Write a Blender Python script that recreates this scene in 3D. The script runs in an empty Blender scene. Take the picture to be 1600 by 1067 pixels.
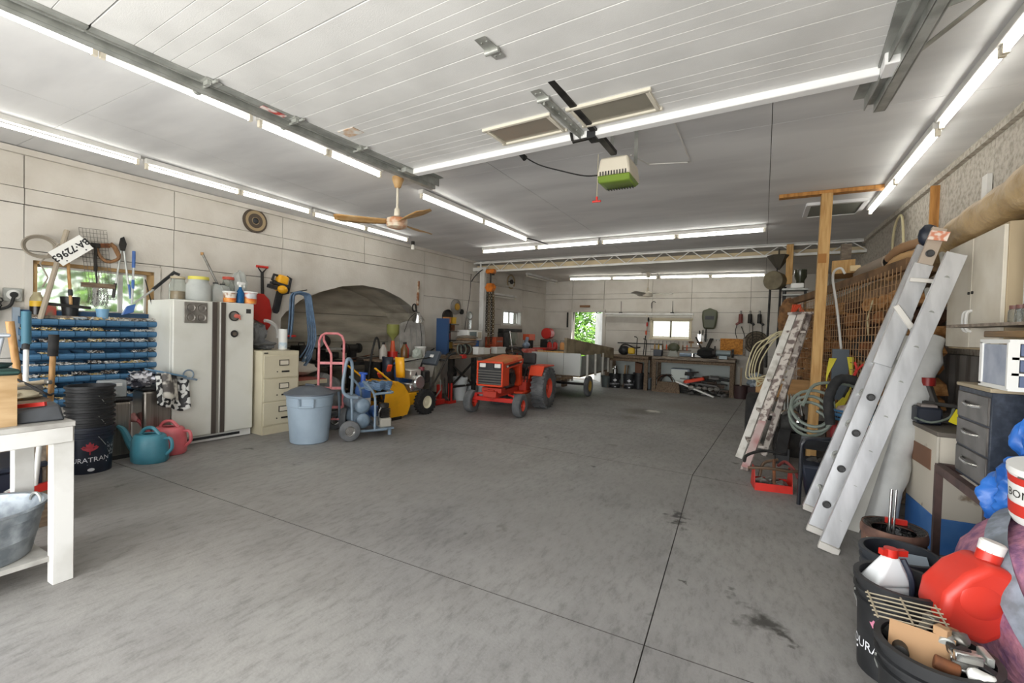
import bpy, bmesh, math, random
from mathutils import Vector, Matrix, Euler, noise
PI = math.pi
S = bpy.context.scene
COL = S.collection
rnd = random.Random(7)

# ---------------------------------------------------------------- camera, world, lights
def cam_matrix(yaw, pitch, roll, loc):
    f = Vector((math.sin(yaw)*math.cos(pitch), math.cos(yaw)*math.cos(pitch), math.sin(pitch)))
    r = Vector((math.cos(yaw), -math.sin(yaw), 0)); u = r.cross(f)
    c, s = math.cos(roll), math.sin(roll)
    r2 = c*r + s*u; u2 = -s*r + c*u
    m = Matrix((r2, u2, -f)).transposed().to_4x4(); m.translation = loc
    return m
cam = bpy.data.cameras.new('camera'); cam.sensor_width = 36; cam.lens = 720/1600*36
cam.clip_start = 0.05; cam.clip_end = 300
co = bpy.data.objects.new('camera', cam); COL.objects.link(co)
co.matrix_world = cam_matrix(math.radians(-28.6), math.radians(-1.3), math.radians(1.57), Vector((0, 0, 1.4)))
S.camera = co
S.view_settings.view_transform = 'Standard'; S.view_settings.look = 'None'
S.view_settings.gamma = 1; S.view_settings.use_curve_mapping = False
S.view_settings.exposure = 0.0
W = bpy.data.worlds.new('overcast sky'); S.world = W; W.use_nodes = True
nt = W.node_tree; nt.nodes.clear()
wo = nt.nodes.new('ShaderNodeOutputWorld'); bg = nt.nodes.new('ShaderNodeBackground')
bg.inputs['Color'].default_value = (0.93, 0.97, 1.0, 1); bg.inputs['Strength'].default_value = 4.2
nt.links.new(bg.outputs[0], wo.inputs[0])
sl = bpy.data.lights.new('sun', 'SUN'); sl.energy = 9.0; sl.angle = math.radians(2.0); sl.color = (1, .95, .86)
so = bpy.data.objects.new('sun', sl); COL.objects.link(so)
so.rotation_euler = (Vector((-0.75, -0.42, -1.0))).to_track_quat('-Z', 'Y').to_euler()
# daylight pouring in through the big open door behind the camera
al = bpy.data.lights.new('door_daylight', 'AREA'); al.shape = 'RECTANGLE'; al.size = 6.4; al.size_y = 1.8
al.energy = 215; al.color = (1.0, .985, .96)
ao = bpy.data.objects.new('door_daylight', al); COL.objects.link(ao)
ao.location = (-2.4, -1.5, 1.0); ao.rotation_euler = (math.radians(100), 0, math.radians(6))
ADDED_TUBE_GLOW = 13.0  # the tubes are really off; this glow is added to brighten the room

# ---------------------------------------------------------------- helpers
def lin(h):
    h = h.lstrip('#'); v = [int(h[i:i+2], 16)/255 for i in (0, 2, 4)]
    return tuple(c/12.92 if c <= .04045 else ((c+.055)/1.055)**2.4 for c in v) + (1,)
MATS = {}
def M(name, hexc, rough=.6, metal=0, hex2=None, scale=6, detail=5, bump=0, lo=.4, hi=.65, stretch=None, trans=0, alpha=1, emit=0, spec=.5, bscale=None):
    """procedural principled material, optional second colour mixed in by noise"""
    if name in MATS: return MATS[name]
    m = bpy.data.materials.new(name); m.use_nodes = True; n = m.node_tree; b = n.nodes['Principled BSDF']
    c = lin(hexc); b.inputs['Base Color'].default_value = c
    b.inputs['Roughness'].default_value = rough; b.inputs['Metallic'].default_value = metal
    b.inputs['Specular IOR Level'].default_value = spec
    if trans: b.inputs['Transmission Weight'].default_value = trans; b.inputs['IOR'].default_value = 1.2
    if alpha < 1: b.inputs['Alpha'].default_value = alpha
    if emit: b.inputs['Emission Color'].default_value = c; b.inputs['Emission Strength'].default_value = emit
    if hex2 or bump:
        tc = n.nodes.new('ShaderNodeTexCoord'); mp = n.nodes.new('ShaderNodeMapping')
        n.links.new(tc.outputs['Object'], mp.inputs[0])
        if stretch: mp.inputs['Scale'].default_value = stretch
        no = n.nodes.new('ShaderNodeTexNoise'); no.inputs['Scale'].default_value = scale; no.inputs['Detail'].default_value = detail
        n.links.new(mp.outputs[0], no.inputs['Vector'])
        if hex2:
            r = n.nodes.new('ShaderNodeValToRGB'); r.color_ramp.elements[0].position = lo; r.color_ramp.elements[1].position = hi
            r.color_ramp.elements[0].color = c; r.color_ramp.elements[1].color = lin(hex2)
            n.links.new(no.outputs['Fac'], r.inputs[0]); n.links.new(r.outputs[0], b.inputs['Base Color'])
        if bump:
            src = no
            if bscale:
                src = n.nodes.new('ShaderNodeTexNoise'); src.inputs['Scale'].default_value = bscale; src.inputs['Detail'].default_value = 4
                n.links.new(mp.outputs[0], src.inputs['Vector'])
            bp = n.nodes.new('ShaderNodeBump'); bp.inputs['Strength'].default_value = bump; bp.inputs['Distance'].default_value = .02
            n.links.new(src.outputs['Fac'], bp.inputs['Height']); n.links.new(bp.outputs[0], b.inputs['Normal'])
    MATS[name] = m; return m

class B:
    """collects shapes, links them as one mesh object"""
    def __init__(s): s.b = bmesh.new(); s.x = Matrix()
    def _v(s, p): return s.b.verts.new(s.x @ Vector(p))
    def face(s, pts):
        try: return s.b.faces.new([s._v(p) for p in pts])
        except ValueError: return None
    def box(s, c, d, rz=0, R=None):
        R = R or Matrix.Rotation(rz, 3, 'Z'); c = Vector(c)
        v = [s._v(c + R @ Vector((x*d[0]/2, y*d[1]/2, z*d[2]/2))) for x in (-1, 1) for y in (-1, 1) for z in (-1, 1)]
        for f in ((0, 1, 3, 2), (4, 6, 7, 5), (0, 4, 5, 1), (2, 3, 7, 6), (0, 2, 6, 4), (1, 5, 7, 3)): s.b.faces.new([v[i] for i in f])
        return s
    def hexa(s, lo, hi):
        """lo, hi: 4 corner points each (same winding)"""
        a = [s._v(p) for p in lo]; b = [s._v(p) for p in hi]
        s.b.faces.new(a[::-1]); s.b.faces.new(b)
        for i in range(4): s.b.faces.new((a[i], a[(i+1) % 4], b[(i+1) % 4], b[i]))
        return s
    def frame(s, p, q, up=(0, 0, 1)):
        p, q = Vector(p), Vector(q); d = (q-p).normalized(); up = Vector(up)
        if abs(d.dot(up)) > .98: up = Vector((1, 0, 0)) if abs(d.x) < .9 else Vector((0, 1, 0))
        a = d.cross(up).normalized(); return d, a, a.cross(d)
    def bar(s, p, q, w, h=None, up=(0, 0, 1)):
        h = h or w; d, a, c = s.frame(p, q, up); p, q = Vector(p), Vector(q)
        o = [a*(w/2)*i + c*(h/2)*j for i, j in ((-1, -1), (1, -1), (1, 1), (-1, 1))]
        return s.hexa([p+k for k in o], [q+k for k in o])
    def cyl(s, p, q, r, r2=None, n=14, caps=True):
        r2 = r if r2 is None else r2; d, a, c = s.frame(p, q); p, q = Vector(p), Vector(q)
        A = [s._v(p + (a*math.cos(t)+c*math.sin(t))*r) for t in [2*PI*i/n for i in range(n)]]
        Bv = [s._v(q + (a*math.cos(t)+c*math.sin(t))*r2) for t in [2*PI*i/n for i in range(n)]]
        for i in range(n): s.b.faces.new((A[i], A[(i+1) % n], Bv[(i+1) % n], Bv[i]))
        if caps: s.b.faces.new(A[::-1]); s.b.faces.new(Bv)
        return s
    def tube(s, pts, r, n=6, closed=False, rs=None):
        pts = [Vector(p) for p in pts]; N = len(pts); rings = []; pa = None
        for i, p in enumerate(pts):
            t = (pts[(i+1) % N]-pts[i-1]) if closed else (pts[min(i+1, N-1)]-pts[max(i-1, 0)])
            if t.length < 1e-9: t = Vector((0, 0, 1))
            t.normalize()
            if pa is None:
                a = t.cross(Vector((0, 0, 1)));
                if a.length < .05: a = t.cross(Vector((1, 0, 0)))
            else: a = pa - t*pa.dot(t)
            if a.length < 1e-6: a = t.orthogonal()
            a.normalize(); pa = a; c = a.cross(t); rr = rs[i] if rs else r
            rings.append([s._v(p + (a*math.cos(2*PI*k/n)+c*math.sin(2*PI*k/n))*rr) for k in range(n)])
        for i in range(N if closed else N-1):
            A, C = rings[i], rings[(i+1) % N]
            for k in range(n): s.b.faces.new((A[k], C[k], C[(k+1) % n], A[(k+1) % n]))
        if not closed: s.b.faces.new(rings[0]); s.b.faces.new(rings[-1][::-1])
        return s
    def lathe(s, prof, c=(0, 0, 0), n=20, axis=None, sx=1, sy=1):
        """prof: (r, z) list; closed where r == 0"""
        c = Vector(c); R = Matrix() if axis is None else Vector((0, 0, 1)).rotation_difference(Vector(axis)).to_matrix().to_4x4()
        rings = []
        for r, z in prof:
            if r < 1e-6: rings.append([s._v(c + (R @ Vector((0, 0, z))))])
            else: rings.append([s._v(c + (R @ Vector((r*sx*math.cos(2*PI*k/n), r*sy*math.sin(2*PI*k/n), z)))) for k in range(n)])
        for A, C in zip(rings, rings[1:]):
            for k in range(n):
                l = (k+1) % n
                f = [A[0], C[l], C[k]] if len(A) == 1 else [A[k], A[l], C[0]] if len(C) == 1 else [A[k], A[l], C[l], C[k]]
                if len(A) == 1 and len(C) == 1: continue
                s.b.faces.new(f)
        return s
    def prism(s, poly, d, m=None):
        """poly in local xy, extruded d along local z, placed by matrix m"""
        m = m or Matrix(); a = [s._v(m @ Vector((x, y, 0))) for x, y in poly]; b = [s._v(m @ Vector((x, y, d))) for x, y in poly]
        N = len(poly); s.b.faces.new(a[::-1]); s.b.faces.new(b)
        for i in range(N): s.b.faces.new((a[i], a[(i+1) % N], b[(i+1) % N], b[i]))
        return s
    def torus(s, c, R, r, axis=(0, 0, 1), n=20, k=8):
        d = Vector(axis).normalized(); a = d.orthogonal().normalized(); e = d.cross(a); c = Vector(c)
        return s.tube([c + (a*math.cos(2*PI*i/n)+e*math.sin(2*PI*i/n))*R for i in range(n)], r, k, True)
    def ball(s, c, r, sc=(1, 1, 1), sub=2, wob=0, seed=0, ws=3, w2=0):
        g = bmesh.ops.create_icosphere(s.b, subdivisions=sub, radius=1)
        for v in g['verts']:
            k = 1 + (wob*noise.noise(v.co*ws + Vector((seed*7.3, seed, 0))) if wob else 0)
            if w2: k += w2*(noise.noise(v.co*ws*2.7+Vector((seed, 3, seed))) + .6*abs(noise.noise(v.co*ws*5.5+Vector((2, seed, 1)))))
            v.co = s.x @ (Vector(c) + Vector((v.co.x*sc[0], v.co.y*sc[1], v.co.z*sc[2]))*r*k)
        return s
    def grid(s, f, nu, nv):
        g = [[s._v(f(i/nu, j/nv)) for j in range(nv+1)] for i in range(nu+1)]
        for i in range(nu):
            for j in range(nv): s.b.faces.new((g[i][j], g[i+1][j], g[i+1][j+1], g[i][j+1]))
        return s
    def done(s, name, m, parent=None, bevel=0, seg=1, sharp=38, solid=0, label=None):
        bmesh.ops.recalc_face_normals(s.b, faces=s.b.faces)
        me = bpy.data.meshes.new(name); s.b.to_mesh(me); s.b.free()
        me.polygons.foreach_set('use_smooth', [True]*len(me.polygons)); me.set_sharp_from_angle(angle=math.radians(sharp))
        for q in (m if isinstance(m, (list, tuple)) else [m]): me.materials.append(q)
        o = bpy.data.objects.new(name, me); COL.objects.link(o)
        if parent: o.parent = parent
        if label: o['label'] = label
        if solid:
            md = o.modifiers.new('solid', 'SOLIDIFY'); md.thickness = solid; md.offset = 0
        if bevel:
            md = o.modifiers.new('bevel', 'BEVEL'); md.width = bevel; md.segments = seg; md.limit_method = 'ANGLE'; md.angle_limit = math.radians(40)
        return o

def tag(o, label, cat, group=None, kind=None):
    o['label'] = label; o['category'] = cat
    if group: o['group'] = group
    if kind: o['kind'] = kind
    return o
def thing(name, label, cat, loc=(0, 0, 0), rz=0, group=None, rot=None):
    o = bpy.data.objects.new(name, None); COL.objects.link(o); o.location = loc
    o.rotation_euler = rot if rot else (0, 0, rz); o.empty_display_size = .05
    return tag(o, label, cat, group)
def struct(o): o['kind'] = 'structure'; return o
def copy_tree(o, loc=None, rz=None, label=None, parent=None):
    c = o.copy(); COL.objects.link(c)
    if parent: c.parent = parent
    for ch in list(o.children): copy_tree(ch, parent=c)
    if loc is not None: c.location = loc
    if rz is not None: c.rotation_euler = (0, 0, rz)
    if label: c['label'] = label
    return c
def solo(o, loc=None, rz=None, rot=None):
    if loc is not None: o.location = loc
    if rz is not None: o.rotation_euler = (0, 0, rz)
    if rot is not None: o.rotation_euler = rot
    return o
def text(body, size, m, parent, loc, rot, name='lettering', ext=.001, align='CENTER'):
    cu = bpy.data.curves.new(name, 'FONT'); cu.body = body; cu.size = size; cu.extrude = ext; cu.align_x = align; cu.align_y = 'CENTER'; cu.offset = size*.025
    cu.resolution_u = 2; t = bpy.data.objects.new(name, cu); COL.objects.link(t)
    me = bpy.data.meshes.new_from_object(t); bpy.data.objects.remove(t); me.materials.clear(); me.materials.append(m)
    o = bpy.data.objects.new(name, me); COL.objects.link(o); o.parent = parent; o.location = loc; o.rotation_euler = rot
    return o
def wrap_text(body, size, r, m, parent, z, ang, slant=0, name='lettering'):
    """lettering wrapped on a vertical cylinder of radius r round the parent's axis; one mesh"""
    cu = bpy.data.curves.new(name, 'FONT'); cu.body = body; cu.size = size; cu.align_x = 'CENTER'; cu.align_y = 'CENTER'; cu.resolution_u = 2
    t = bpy.data.objects.new(name, cu); COL.objects.link(t)
    me = bpy.data.meshes.new_from_object(t); bpy.data.objects.remove(t)
    for v in me.vertices:
        x, y = v.co.x, v.co.y; a = ang + x/r
        v.co = Vector((r*math.cos(a), r*math.sin(a), z + y + slant*x))
    me.materials.clear(); me.materials.append(m); o = bpy.data.objects.new(name, me); COL.objects.link(o); o.parent = parent
    return o
def XL(y): return -6.4 + .0694*(y-2.7)      # face of the left wall
def XR(y): return 1.53 - .035*(y-4.4)       # face of the right wall
LA = math.atan(.0694)                       # the left wall runs a few degrees off square
def ZC(y): return 3.09 - .01*y              # front ceiling
RL = -LA                                    # z rotation of things squared to the left wall
def arc(c, r, a0, a1, n, ax='xz'):
    o = []
    for i in range(n+1):
        a = a0+(a1-a0)*i/n; u, v = r*math.cos(a), r*math.sin(a)
        o.append((c[0]+u, c[1], c[2]+v) if ax == 'xz' else (c[0]+u, c[1]+v, c[2]) if ax == 'xy' else (c[0], c[1]+u, c[2]+v))
    return o
def smooth(pts, k=4):
    """Catmull-Rom through points"""
    P = [Vector(p) for p in pts]; P = [2*P[0]-P[1]] + P + [2*P[-1]-P[-2]]; o = []
    for i in range(1, len(P)-2):
        a, b, c, d = P[i-1:i+3]
        for j in range(k):
            t = j/k; o.append(.5*((2*b)+(c-a)*t+(2*a-5*b+4*c-d)*t*t+(3*b-a-3*c+d)*t**3))
    return o + [P[-2]]
# ---------------------------------------------------------------- materials
white = M('white paint', '#d9d8d4', .5, hex2='#b9b7b0', scale=4, lo=.45, hi=.8)
wallm = M('dusty white painted concrete', '#cbc6bd', .85, hex2='#b7b0a5', scale=2.2, detail=8, lo=.42, hi=.78, bump=.12, bscale=40)
wallrm = M('rough pale concrete', '#bdb7ac', .9, hex2='#968e82', scale=26, detail=6, lo=.42, hi=.7, bump=.5, bscale=60)
ceilm = M('white ceiling sheet with soot streaks', '#d9d9d9', .8, hex2='#c0c0c1', scale=1.6, detail=6, lo=.4, hi=.75, stretch=(.45, 1.6, 1))
ceilrm = M('aged white ceiling sheet', '#d6d2cb', .8, hex2='#bcb8b2', scale=1.2, detail=6, lo=.4, hi=.75)
doorm = M('white insulated door skin', '#dededc', .45, hex2='#d4d4d2', scale=3, bump=.08, bscale=160)
galv = M('galvanised steel', '#b9bbb6', .4, .45, hex2='#9a9c96', scale=9)
galvd = M('dull galvanised steel', '#a5a7a2', .5, .3, hex2='#888a85', scale=7)
black = M('black plastic', '#1d1e20', .5, hex2='#2b2c2e', scale=8)
rubber = M('black rubber', '#1b1b1c', .85, hex2='#2c2b2a', scale=12)
tirem = M('dusty grey tyre rubber', '#505254', .9, hex2='#6f7071', scale=7, lo=.35, hi=.7)
steel = M('worn steel', '#8a8883', .4, .8, hex2='#5e5a54', scale=11)
darkst = M('dark oily steel', '#3b3a38', .55, .5, hex2='#252423', scale=12)
iron = M('black iron', '#232322', .6, .4, hex2='#37332f', scale=10)
rust = M('rusty iron', '#7a4a2c', .9, .1, hex2='#4c3325', scale=14)
chrome = M('bright metal', '#c9c9c7', .22, .95)
wood = M('pale construction timber', '#c09a63', .75, hex2='#a87f49', scale=5, detail=6, stretch=(9, 9, .8), bump=.1)
woodo = M('orange timber', '#b98445', .75, hex2='#94632d', scale=4, detail=6, stretch=(8, 8, .7), bump=.1)
woodd = M('weathered brown timber', '#7d6a55', .85, hex2='#55463a', scale=5, detail=6, stretch=(8, 1, 8), bump=.2)
woodg = M('grey weathered board', '#8e8274', .85, hex2='#6b5f53', scale=5, detail=7, stretch=(1.5, 6, 6), bump=.2)
handlew = M('turned wooden handle', '#b88f5c', .6, hex2='#9a713f', scale=8, stretch=(6, 6, 1))
handled = M('dark oiled handle wood', '#8a6440', .6, hex2='#6c4c2f', scale=8, stretch=(6, 6, 1))
bluebin = M('blue bin plastic', '#436f91', .45, hex2='#345b7b', scale=9, lo=.4, hi=.8)
red = M('red paint', '#c22a20', .4, hex2='#9c2219', scale=6, lo=.5, hi=.85)
redplast = M('bright red plastic', '#cc3628', .38, hex2='#c23024', scale=4)
orange = M('orange red tractor paint', '#d8431c', .42, hex2='#b8431f', scale=5, lo=.55, hi=.85)
orangef = M('sun faded orange paint', '#c97b40', .5, hex2='#d2572a', scale=5, lo=.4, hi=.65)
yellow = M('yellow paint', '#efae1e', .4, hex2='#d6951a', scale=6, lo=.5, hi=.85)
hoisto = M('orange hoist paint', '#d97a1e', .45, hex2='#b7641a', scale=8)
clear = M('clear glass', '#eef2ef', .05, trans=.92, spec=.5)
frost = M('cloudy plastic', '#d9dcd8', .4, trans=.35, hex2='#c6cac6', scale=6)
beige = M('beige office enamel', '#c7bfa6', .5, hex2='#b7ad92', scale=4, lo=.5, hi=.9)
fridgem = M('yellowed white enamel', '#d6d5cc', .4, hex2='#c5c3b6', scale=2.5, lo=.5, hi=.85)
greyp = M('grey plastic', '#8c98a3', .5, hex2='#7d8993', scale=4)
dgrey = M('dark grey plastic', '#44474b', .55, hex2='#37393c', scale=6)
tealp = M('teal plastic', '#47899a', .4, hex2='#3d7888', scale=5)
pinkp = M('pink plastic', '#d56d72', .4, hex2='#c25d63', scale=5)
pinkt = M('pink painted tube', '#d98a8d', .5, hex2='#c76f72', scale=12)
bluet = M('grey blue painted steel', '#7d8d9b', .45, hex2='#647686', scale=9)
bluep = M('blue paint', '#3d66a8', .5, hex2='#2f5390', scale=6)
navy = M('navy plastic', '#202736', .45, hex2='#181d29', scale=5)
canvas = M('grey canvas', '#7b7c7c', .95, hex2='#5f6061', scale=7, bump=.2)
sack = M('brown sacking', '#9c8063', .95, hex2='#7c624a', scale=9, bump=.25)
card = M('cardboard', '#b08a5e', .9, hex2='#9b7649', scale=5)
osb = M('orange chip board', '#c98a3a', .8, hex2='#9a5f22', scale=22, detail=2, stretch=(1, 1, 2))
paper = M('white paper', '#e4e4e0', .8)
tarpw = M('white tarpaulin', '#d3d4d2', .55, hex2='#bfc0be', scale=5, bump=.25, bscale=7)
tarpb = M('blue tarpaulin', '#2f6fc4', .35, hex2='#2259a8', scale=6, bump=.4, bscale=9)
lampw = M('white enamel reflector', '#dedcd4', .45)
glow = M('fluorescent with added glow', '#f4f2ea', .4, emit=ADDED_TUBE_GLOW)
glowr = M('rear fluorescent with added glow', '#f4f2ea', .4, emit=ADDED_TUBE_GLOW*1.7)  # stronger added glow that lifts the dark rear
ropey = M('yellow cord', '#cfc23a', .7)
ropew = M('off white rope', '#c2b894', .85)
hoseb = M('blue air hose', '#637c98', .5, hex2='#4e6781', scale=14)
hoseg = M('grey green hose', '#6f786f', .6)
terr = M('terracotta enamel', '#b0552f', .5)
green = M('green paint', '#4d6a4a', .5)
olive = M('olive plastic', '#8d8f52', .4, trans=.2)
cream = M('cream plastic', '#ddd5c3', .45)
silver = M('aluminium paint', '#bdbfbd', .35, .6)

def floor_material():
    m = bpy.data.materials.new('trowelled grey concrete'); m.use_nodes = True; n = m.node_tree; b = n.nodes['Principled BSDF']
    tc = n.nodes.new('ShaderNodeTexCoord')
    def nz(scale, detail, st=None, rough=.6):
        t = n.nodes.new('ShaderNodeTexNoise'); t.inputs['Scale'].default_value = scale; t.inputs['Detail'].default_value = detail; t.inputs['Roughness'].default_value = rough
        if st:
            mp = n.nodes.new('ShaderNodeMapping'); mp.inputs['Scale'].default_value = st[:3]; mp.inputs['Rotation'].default_value = (0, 0, st[3]); n.links.new(tc.outputs['Object'], mp.inputs[0]); n.links.new(mp.outputs[0], t.inputs[0])
        else: n.links.new(tc.outputs['Object'], t.inputs[0])
        return t
    def ramp(src, stops):
        r = n.nodes.new('ShaderNodeValToRGB'); e = r.color_ramp.elements
        e[0].position, e[0].color = stops[0][0], lin(stops[0][1]); e[1].position, e[1].color = stops[-1][0], lin(stops[-1][1])
        for p, c in stops[1:-1]:
            q = e.new(p); q.color = lin(c)
        n.links.new(src, r.inputs[0]); return r
    def mix(a, c, f, mode='MULTIPLY'):
        x = n.nodes.new('ShaderNodeMixRGB'); x.blend_type = mode; x.inputs[0].default_value = f
        n.links.new(a, x.inputs[1]); n.links.new(c, x.inputs[2]); return x
    base = ramp(nz(.55, 8).outputs['Fac'], [(.3, '#82807f'), (.5, '#93918f'), (.72, '#a1a09d')])
    fine = ramp(nz(22, 8, (1, .35, 1, .5), .75).outputs['Fac'], [(.32, '#bebebe'), (.5, '#f0f0f0'), (.7, '#ffffff')])
    swirl = ramp(nz(2.4, 9, (1, .55, 1, .9), .7).outputs['Fac'], [(.3, '#c2c1c0'), (.5, '#f4f4f4'), (.7, '#ffffff')])
    spots = ramp(nz(3.1, 4).outputs['Fac'], [(.265, '#4b4845'), (.32, '#ffffff')])
    warm = ramp(nz(.25, 3).outputs['Fac'], [(.45, '#ffffff'), (.75, '#f4eee6')])
    x = mix(mix(mix(mix(base.outputs[0], fine.outputs[0], .8).outputs[0], swirl.outputs[0], .5).outputs[0], spots.outputs[0], .7).outputs[0], warm.outputs[0], .8)
    # oil drips, old stains and a pale painted wet reflection, fixed on the slab
    wob = n.nodes.new('ShaderNodeVectorMath'); wob.operation = 'MULTIPLY_ADD'; wob.inputs[1].default_value = (.35, .35, 0)
    n.links.new(nz(9, 5).outputs['Color'], wob.inputs[0]); n.links.new(tc.outputs['Object'], wob.inputs[2])
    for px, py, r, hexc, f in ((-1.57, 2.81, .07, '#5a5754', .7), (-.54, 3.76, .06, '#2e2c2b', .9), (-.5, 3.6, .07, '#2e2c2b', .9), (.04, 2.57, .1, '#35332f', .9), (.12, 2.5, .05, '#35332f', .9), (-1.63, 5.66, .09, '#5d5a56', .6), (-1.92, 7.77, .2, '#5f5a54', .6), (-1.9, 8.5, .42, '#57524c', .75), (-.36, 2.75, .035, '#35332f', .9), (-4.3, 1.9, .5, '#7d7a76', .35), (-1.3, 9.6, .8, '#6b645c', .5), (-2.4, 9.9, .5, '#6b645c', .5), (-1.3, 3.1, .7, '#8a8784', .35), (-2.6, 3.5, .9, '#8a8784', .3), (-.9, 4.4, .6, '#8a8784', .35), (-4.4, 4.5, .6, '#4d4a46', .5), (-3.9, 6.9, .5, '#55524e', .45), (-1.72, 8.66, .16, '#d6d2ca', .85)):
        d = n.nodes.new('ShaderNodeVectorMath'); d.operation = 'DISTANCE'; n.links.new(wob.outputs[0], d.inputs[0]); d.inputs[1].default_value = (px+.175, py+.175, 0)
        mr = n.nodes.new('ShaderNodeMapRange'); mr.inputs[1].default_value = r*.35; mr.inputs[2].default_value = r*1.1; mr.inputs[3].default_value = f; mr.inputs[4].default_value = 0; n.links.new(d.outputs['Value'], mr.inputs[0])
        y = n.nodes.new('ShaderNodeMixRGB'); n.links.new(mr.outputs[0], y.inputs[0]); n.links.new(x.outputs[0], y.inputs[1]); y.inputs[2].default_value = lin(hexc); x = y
    n.links.new(x.outputs[0], b.inputs['Base Color'])
    b.inputs['Roughness'].default_value = .62
    r2 = n.nodes.new('ShaderNodeMapRange'); r2.inputs[3].default_value = .48; r2.inputs[4].default_value = .8
    n.links.new(nz(1.3, 6).outputs['Fac'], r2.inputs[0]); n.links.new(r2.outputs[0], b.inputs['Roughness'])
    bp = n.nodes.new('ShaderNodeBump'); bp.inputs['Strength'].default_value = .12; bp.inputs['Distance'].default_value = .01
    n.links.new(nz(70, 6).outputs['Fac'], bp.inputs['Height']); n.links.new(bp.outputs[0], b.inputs['Normal'])
    return m
floorm = floor_material()
jointm = M('dark joint grit', '#4d4a47', .95)

# ---------------------------------------------------------------- setting: floor
fl = B(); fl.box((-2.6, 5.5, -.06), (10.4, 16.4, .1)); fl = struct(fl.done('floor', jointm))
def slab(poly):
    b = B(); b.prism(poly, .012, Matrix.Translation((0, 0, -.012))); o = b.done('slab', [floorm, jointm], fl)
    for p in o.data.polygons: p.material_index = 0 if p.normal.z > .5 else 1
    return o
J = .006
ys = [-1.6, 2.10, 4.93, 7.62, 13.0]           # cross joints of the pour (measured on the floor)
def xj(y): return -.41 - .055*(y-1.85) if y < 5 else -.58+.035*(y-4.9)           # the lengthwise joint
skew = {1: .0, 2: -.115, 3: .0}
for i in range(4):
    y0, y1 = ys[i]+J/2, ys[i+1]-J/2
    for side in (0, 1):
        if side == 0: xa, xb = -7.6, None
        else: xa, xb = None, 2.2
        def Y(y, x):
            k = min(range(5), key=lambda q: abs(ys[q]-y)); return y + skew.get(k, 0)*(max(x, -4)+.5)
        L0 = xa if xa is not None else xj(y0)+J/2; L1 = xa if xa is not None else xj(y1)+J/2
        R0 = xb if xb is not None else xj(y0)-J/2; R1 = xb if xb is not None else xj(y1)-J/2
        slab([(L0, Y(y0, L0)), (R0, Y(y0, R0)), (R1, Y(y1, R1)), (L1, Y(y1, L1))])

# ---------------------------------------------------------------- setting: walls
def wall_pt(y, z, off=0): return Vector((XL(y)+off, y, z))
def panel(par, ya, yb, z0, z1, off=0, m=None, th=.03, hole=None):
    g = .004
    b = B(); b.hexa([wall_pt(ya+g, z0+g, off-th), wall_pt(yb-g, z0+g, off-th), wall_pt(yb-g, z1-g, off-th), wall_pt(ya+g, z1-g, off-th)],
                    [wall_pt(ya+g, z0+g, off), wall_pt(yb-g, z0+g, off), wall_pt(yb-g, z1-g, off), wall_pt(ya+g, z1-g, off)])
    return b.done('panel', m or wallm, par)
wl = B()
WIN = (1.76, 2.78, 1.44, 1.98)                # left window
ARC = (4.36, 7.35)                            # alcove opening
RWIN = (10.25, 11.15, 1.55, 1.94)             # rear left window
backm = M('dark gap', '#6e6a63', .95)
def wallbox(y0, y1, z0, z1):
    wl.hexa([wall_pt(y0, z0, -.25), wall_pt(y1, z0, -.25), wall_pt(y1, z1, -.25), wall_pt(y0, z1, -.25)],
            [wall_pt(y0, z0, -.03), wall_pt(y1, z0, -.03), wall_pt(y1, z1, -.03), wall_pt(y0, z1, -.03)])
wallbox(-.6, WIN[0], 0, 3.2); wallbox(WIN[0], WIN[1], 0, WIN[2]); wallbox(WIN[0], WIN[1], WIN[3], 3.2); wallbox(WIN[1], ARC[0], 0, 3.2)
wallbox(ARC[0], ARC[1], 2.2, 3.2); wallbox(ARC[1], RWIN[0], 0, 3.2); wallbox(RWIN[0], RWIN[1], 0, RWIN[2]); wallbox(RWIN[0], RWIN[1], RWIN[3], 3.2); wallbox(RWIN[1], 12.6, 0, 3.2)
wl = struct(wl.done('wall_left', backm))
ZA, ZB = 2.52, 2.68                           # proud belt of the wall between the two long lines
cols = [-.6, .5, 1.7, 2.98, 4.36, 5.85, 7.35, 8.6, 9.9, 11.2, 12.52]
for a, b_ in zip(cols, cols[1:]):
    panel(wl, a, b_, ZB, 3.1); panel(wl, a, b_, ZA, ZB, .012)
zt = 2.07
for a, b_ in [(-.6, .5), (.5, 1.7), (2.98, 4.36), (7.35, 8.6), (8.6, 9.9), (11.2, 12.52)]:
    panel(wl, a, b_, 0, 1.0); panel(wl, a, b_, 1.0, zt); panel(wl, a, b_, zt, ZA)
panel(wl, 1.7, 2.98, zt, ZA); panel(wl, 1.7, 2.98, 0, WIN[2]-.06); panel(wl, 1.7, WIN[0]-.06, WIN[2]-.06, zt); panel(wl, WIN[1]+.06, 2.98, WIN[2]-.06, zt); panel(wl, WIN[0]-.06, WIN[1]+.06, WIN[3]+.06, zt)
panel(wl, 9.9, 11.2, 0, RWIN[2]); panel(wl, 9.9, 11.2, RWIN[3], ZA); panel(wl, 9.9, RWIN[0], RWIN[2], RWIN[3]); panel(wl, RWIN[1], 11.2, RWIN[2], RWIN[3])
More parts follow.
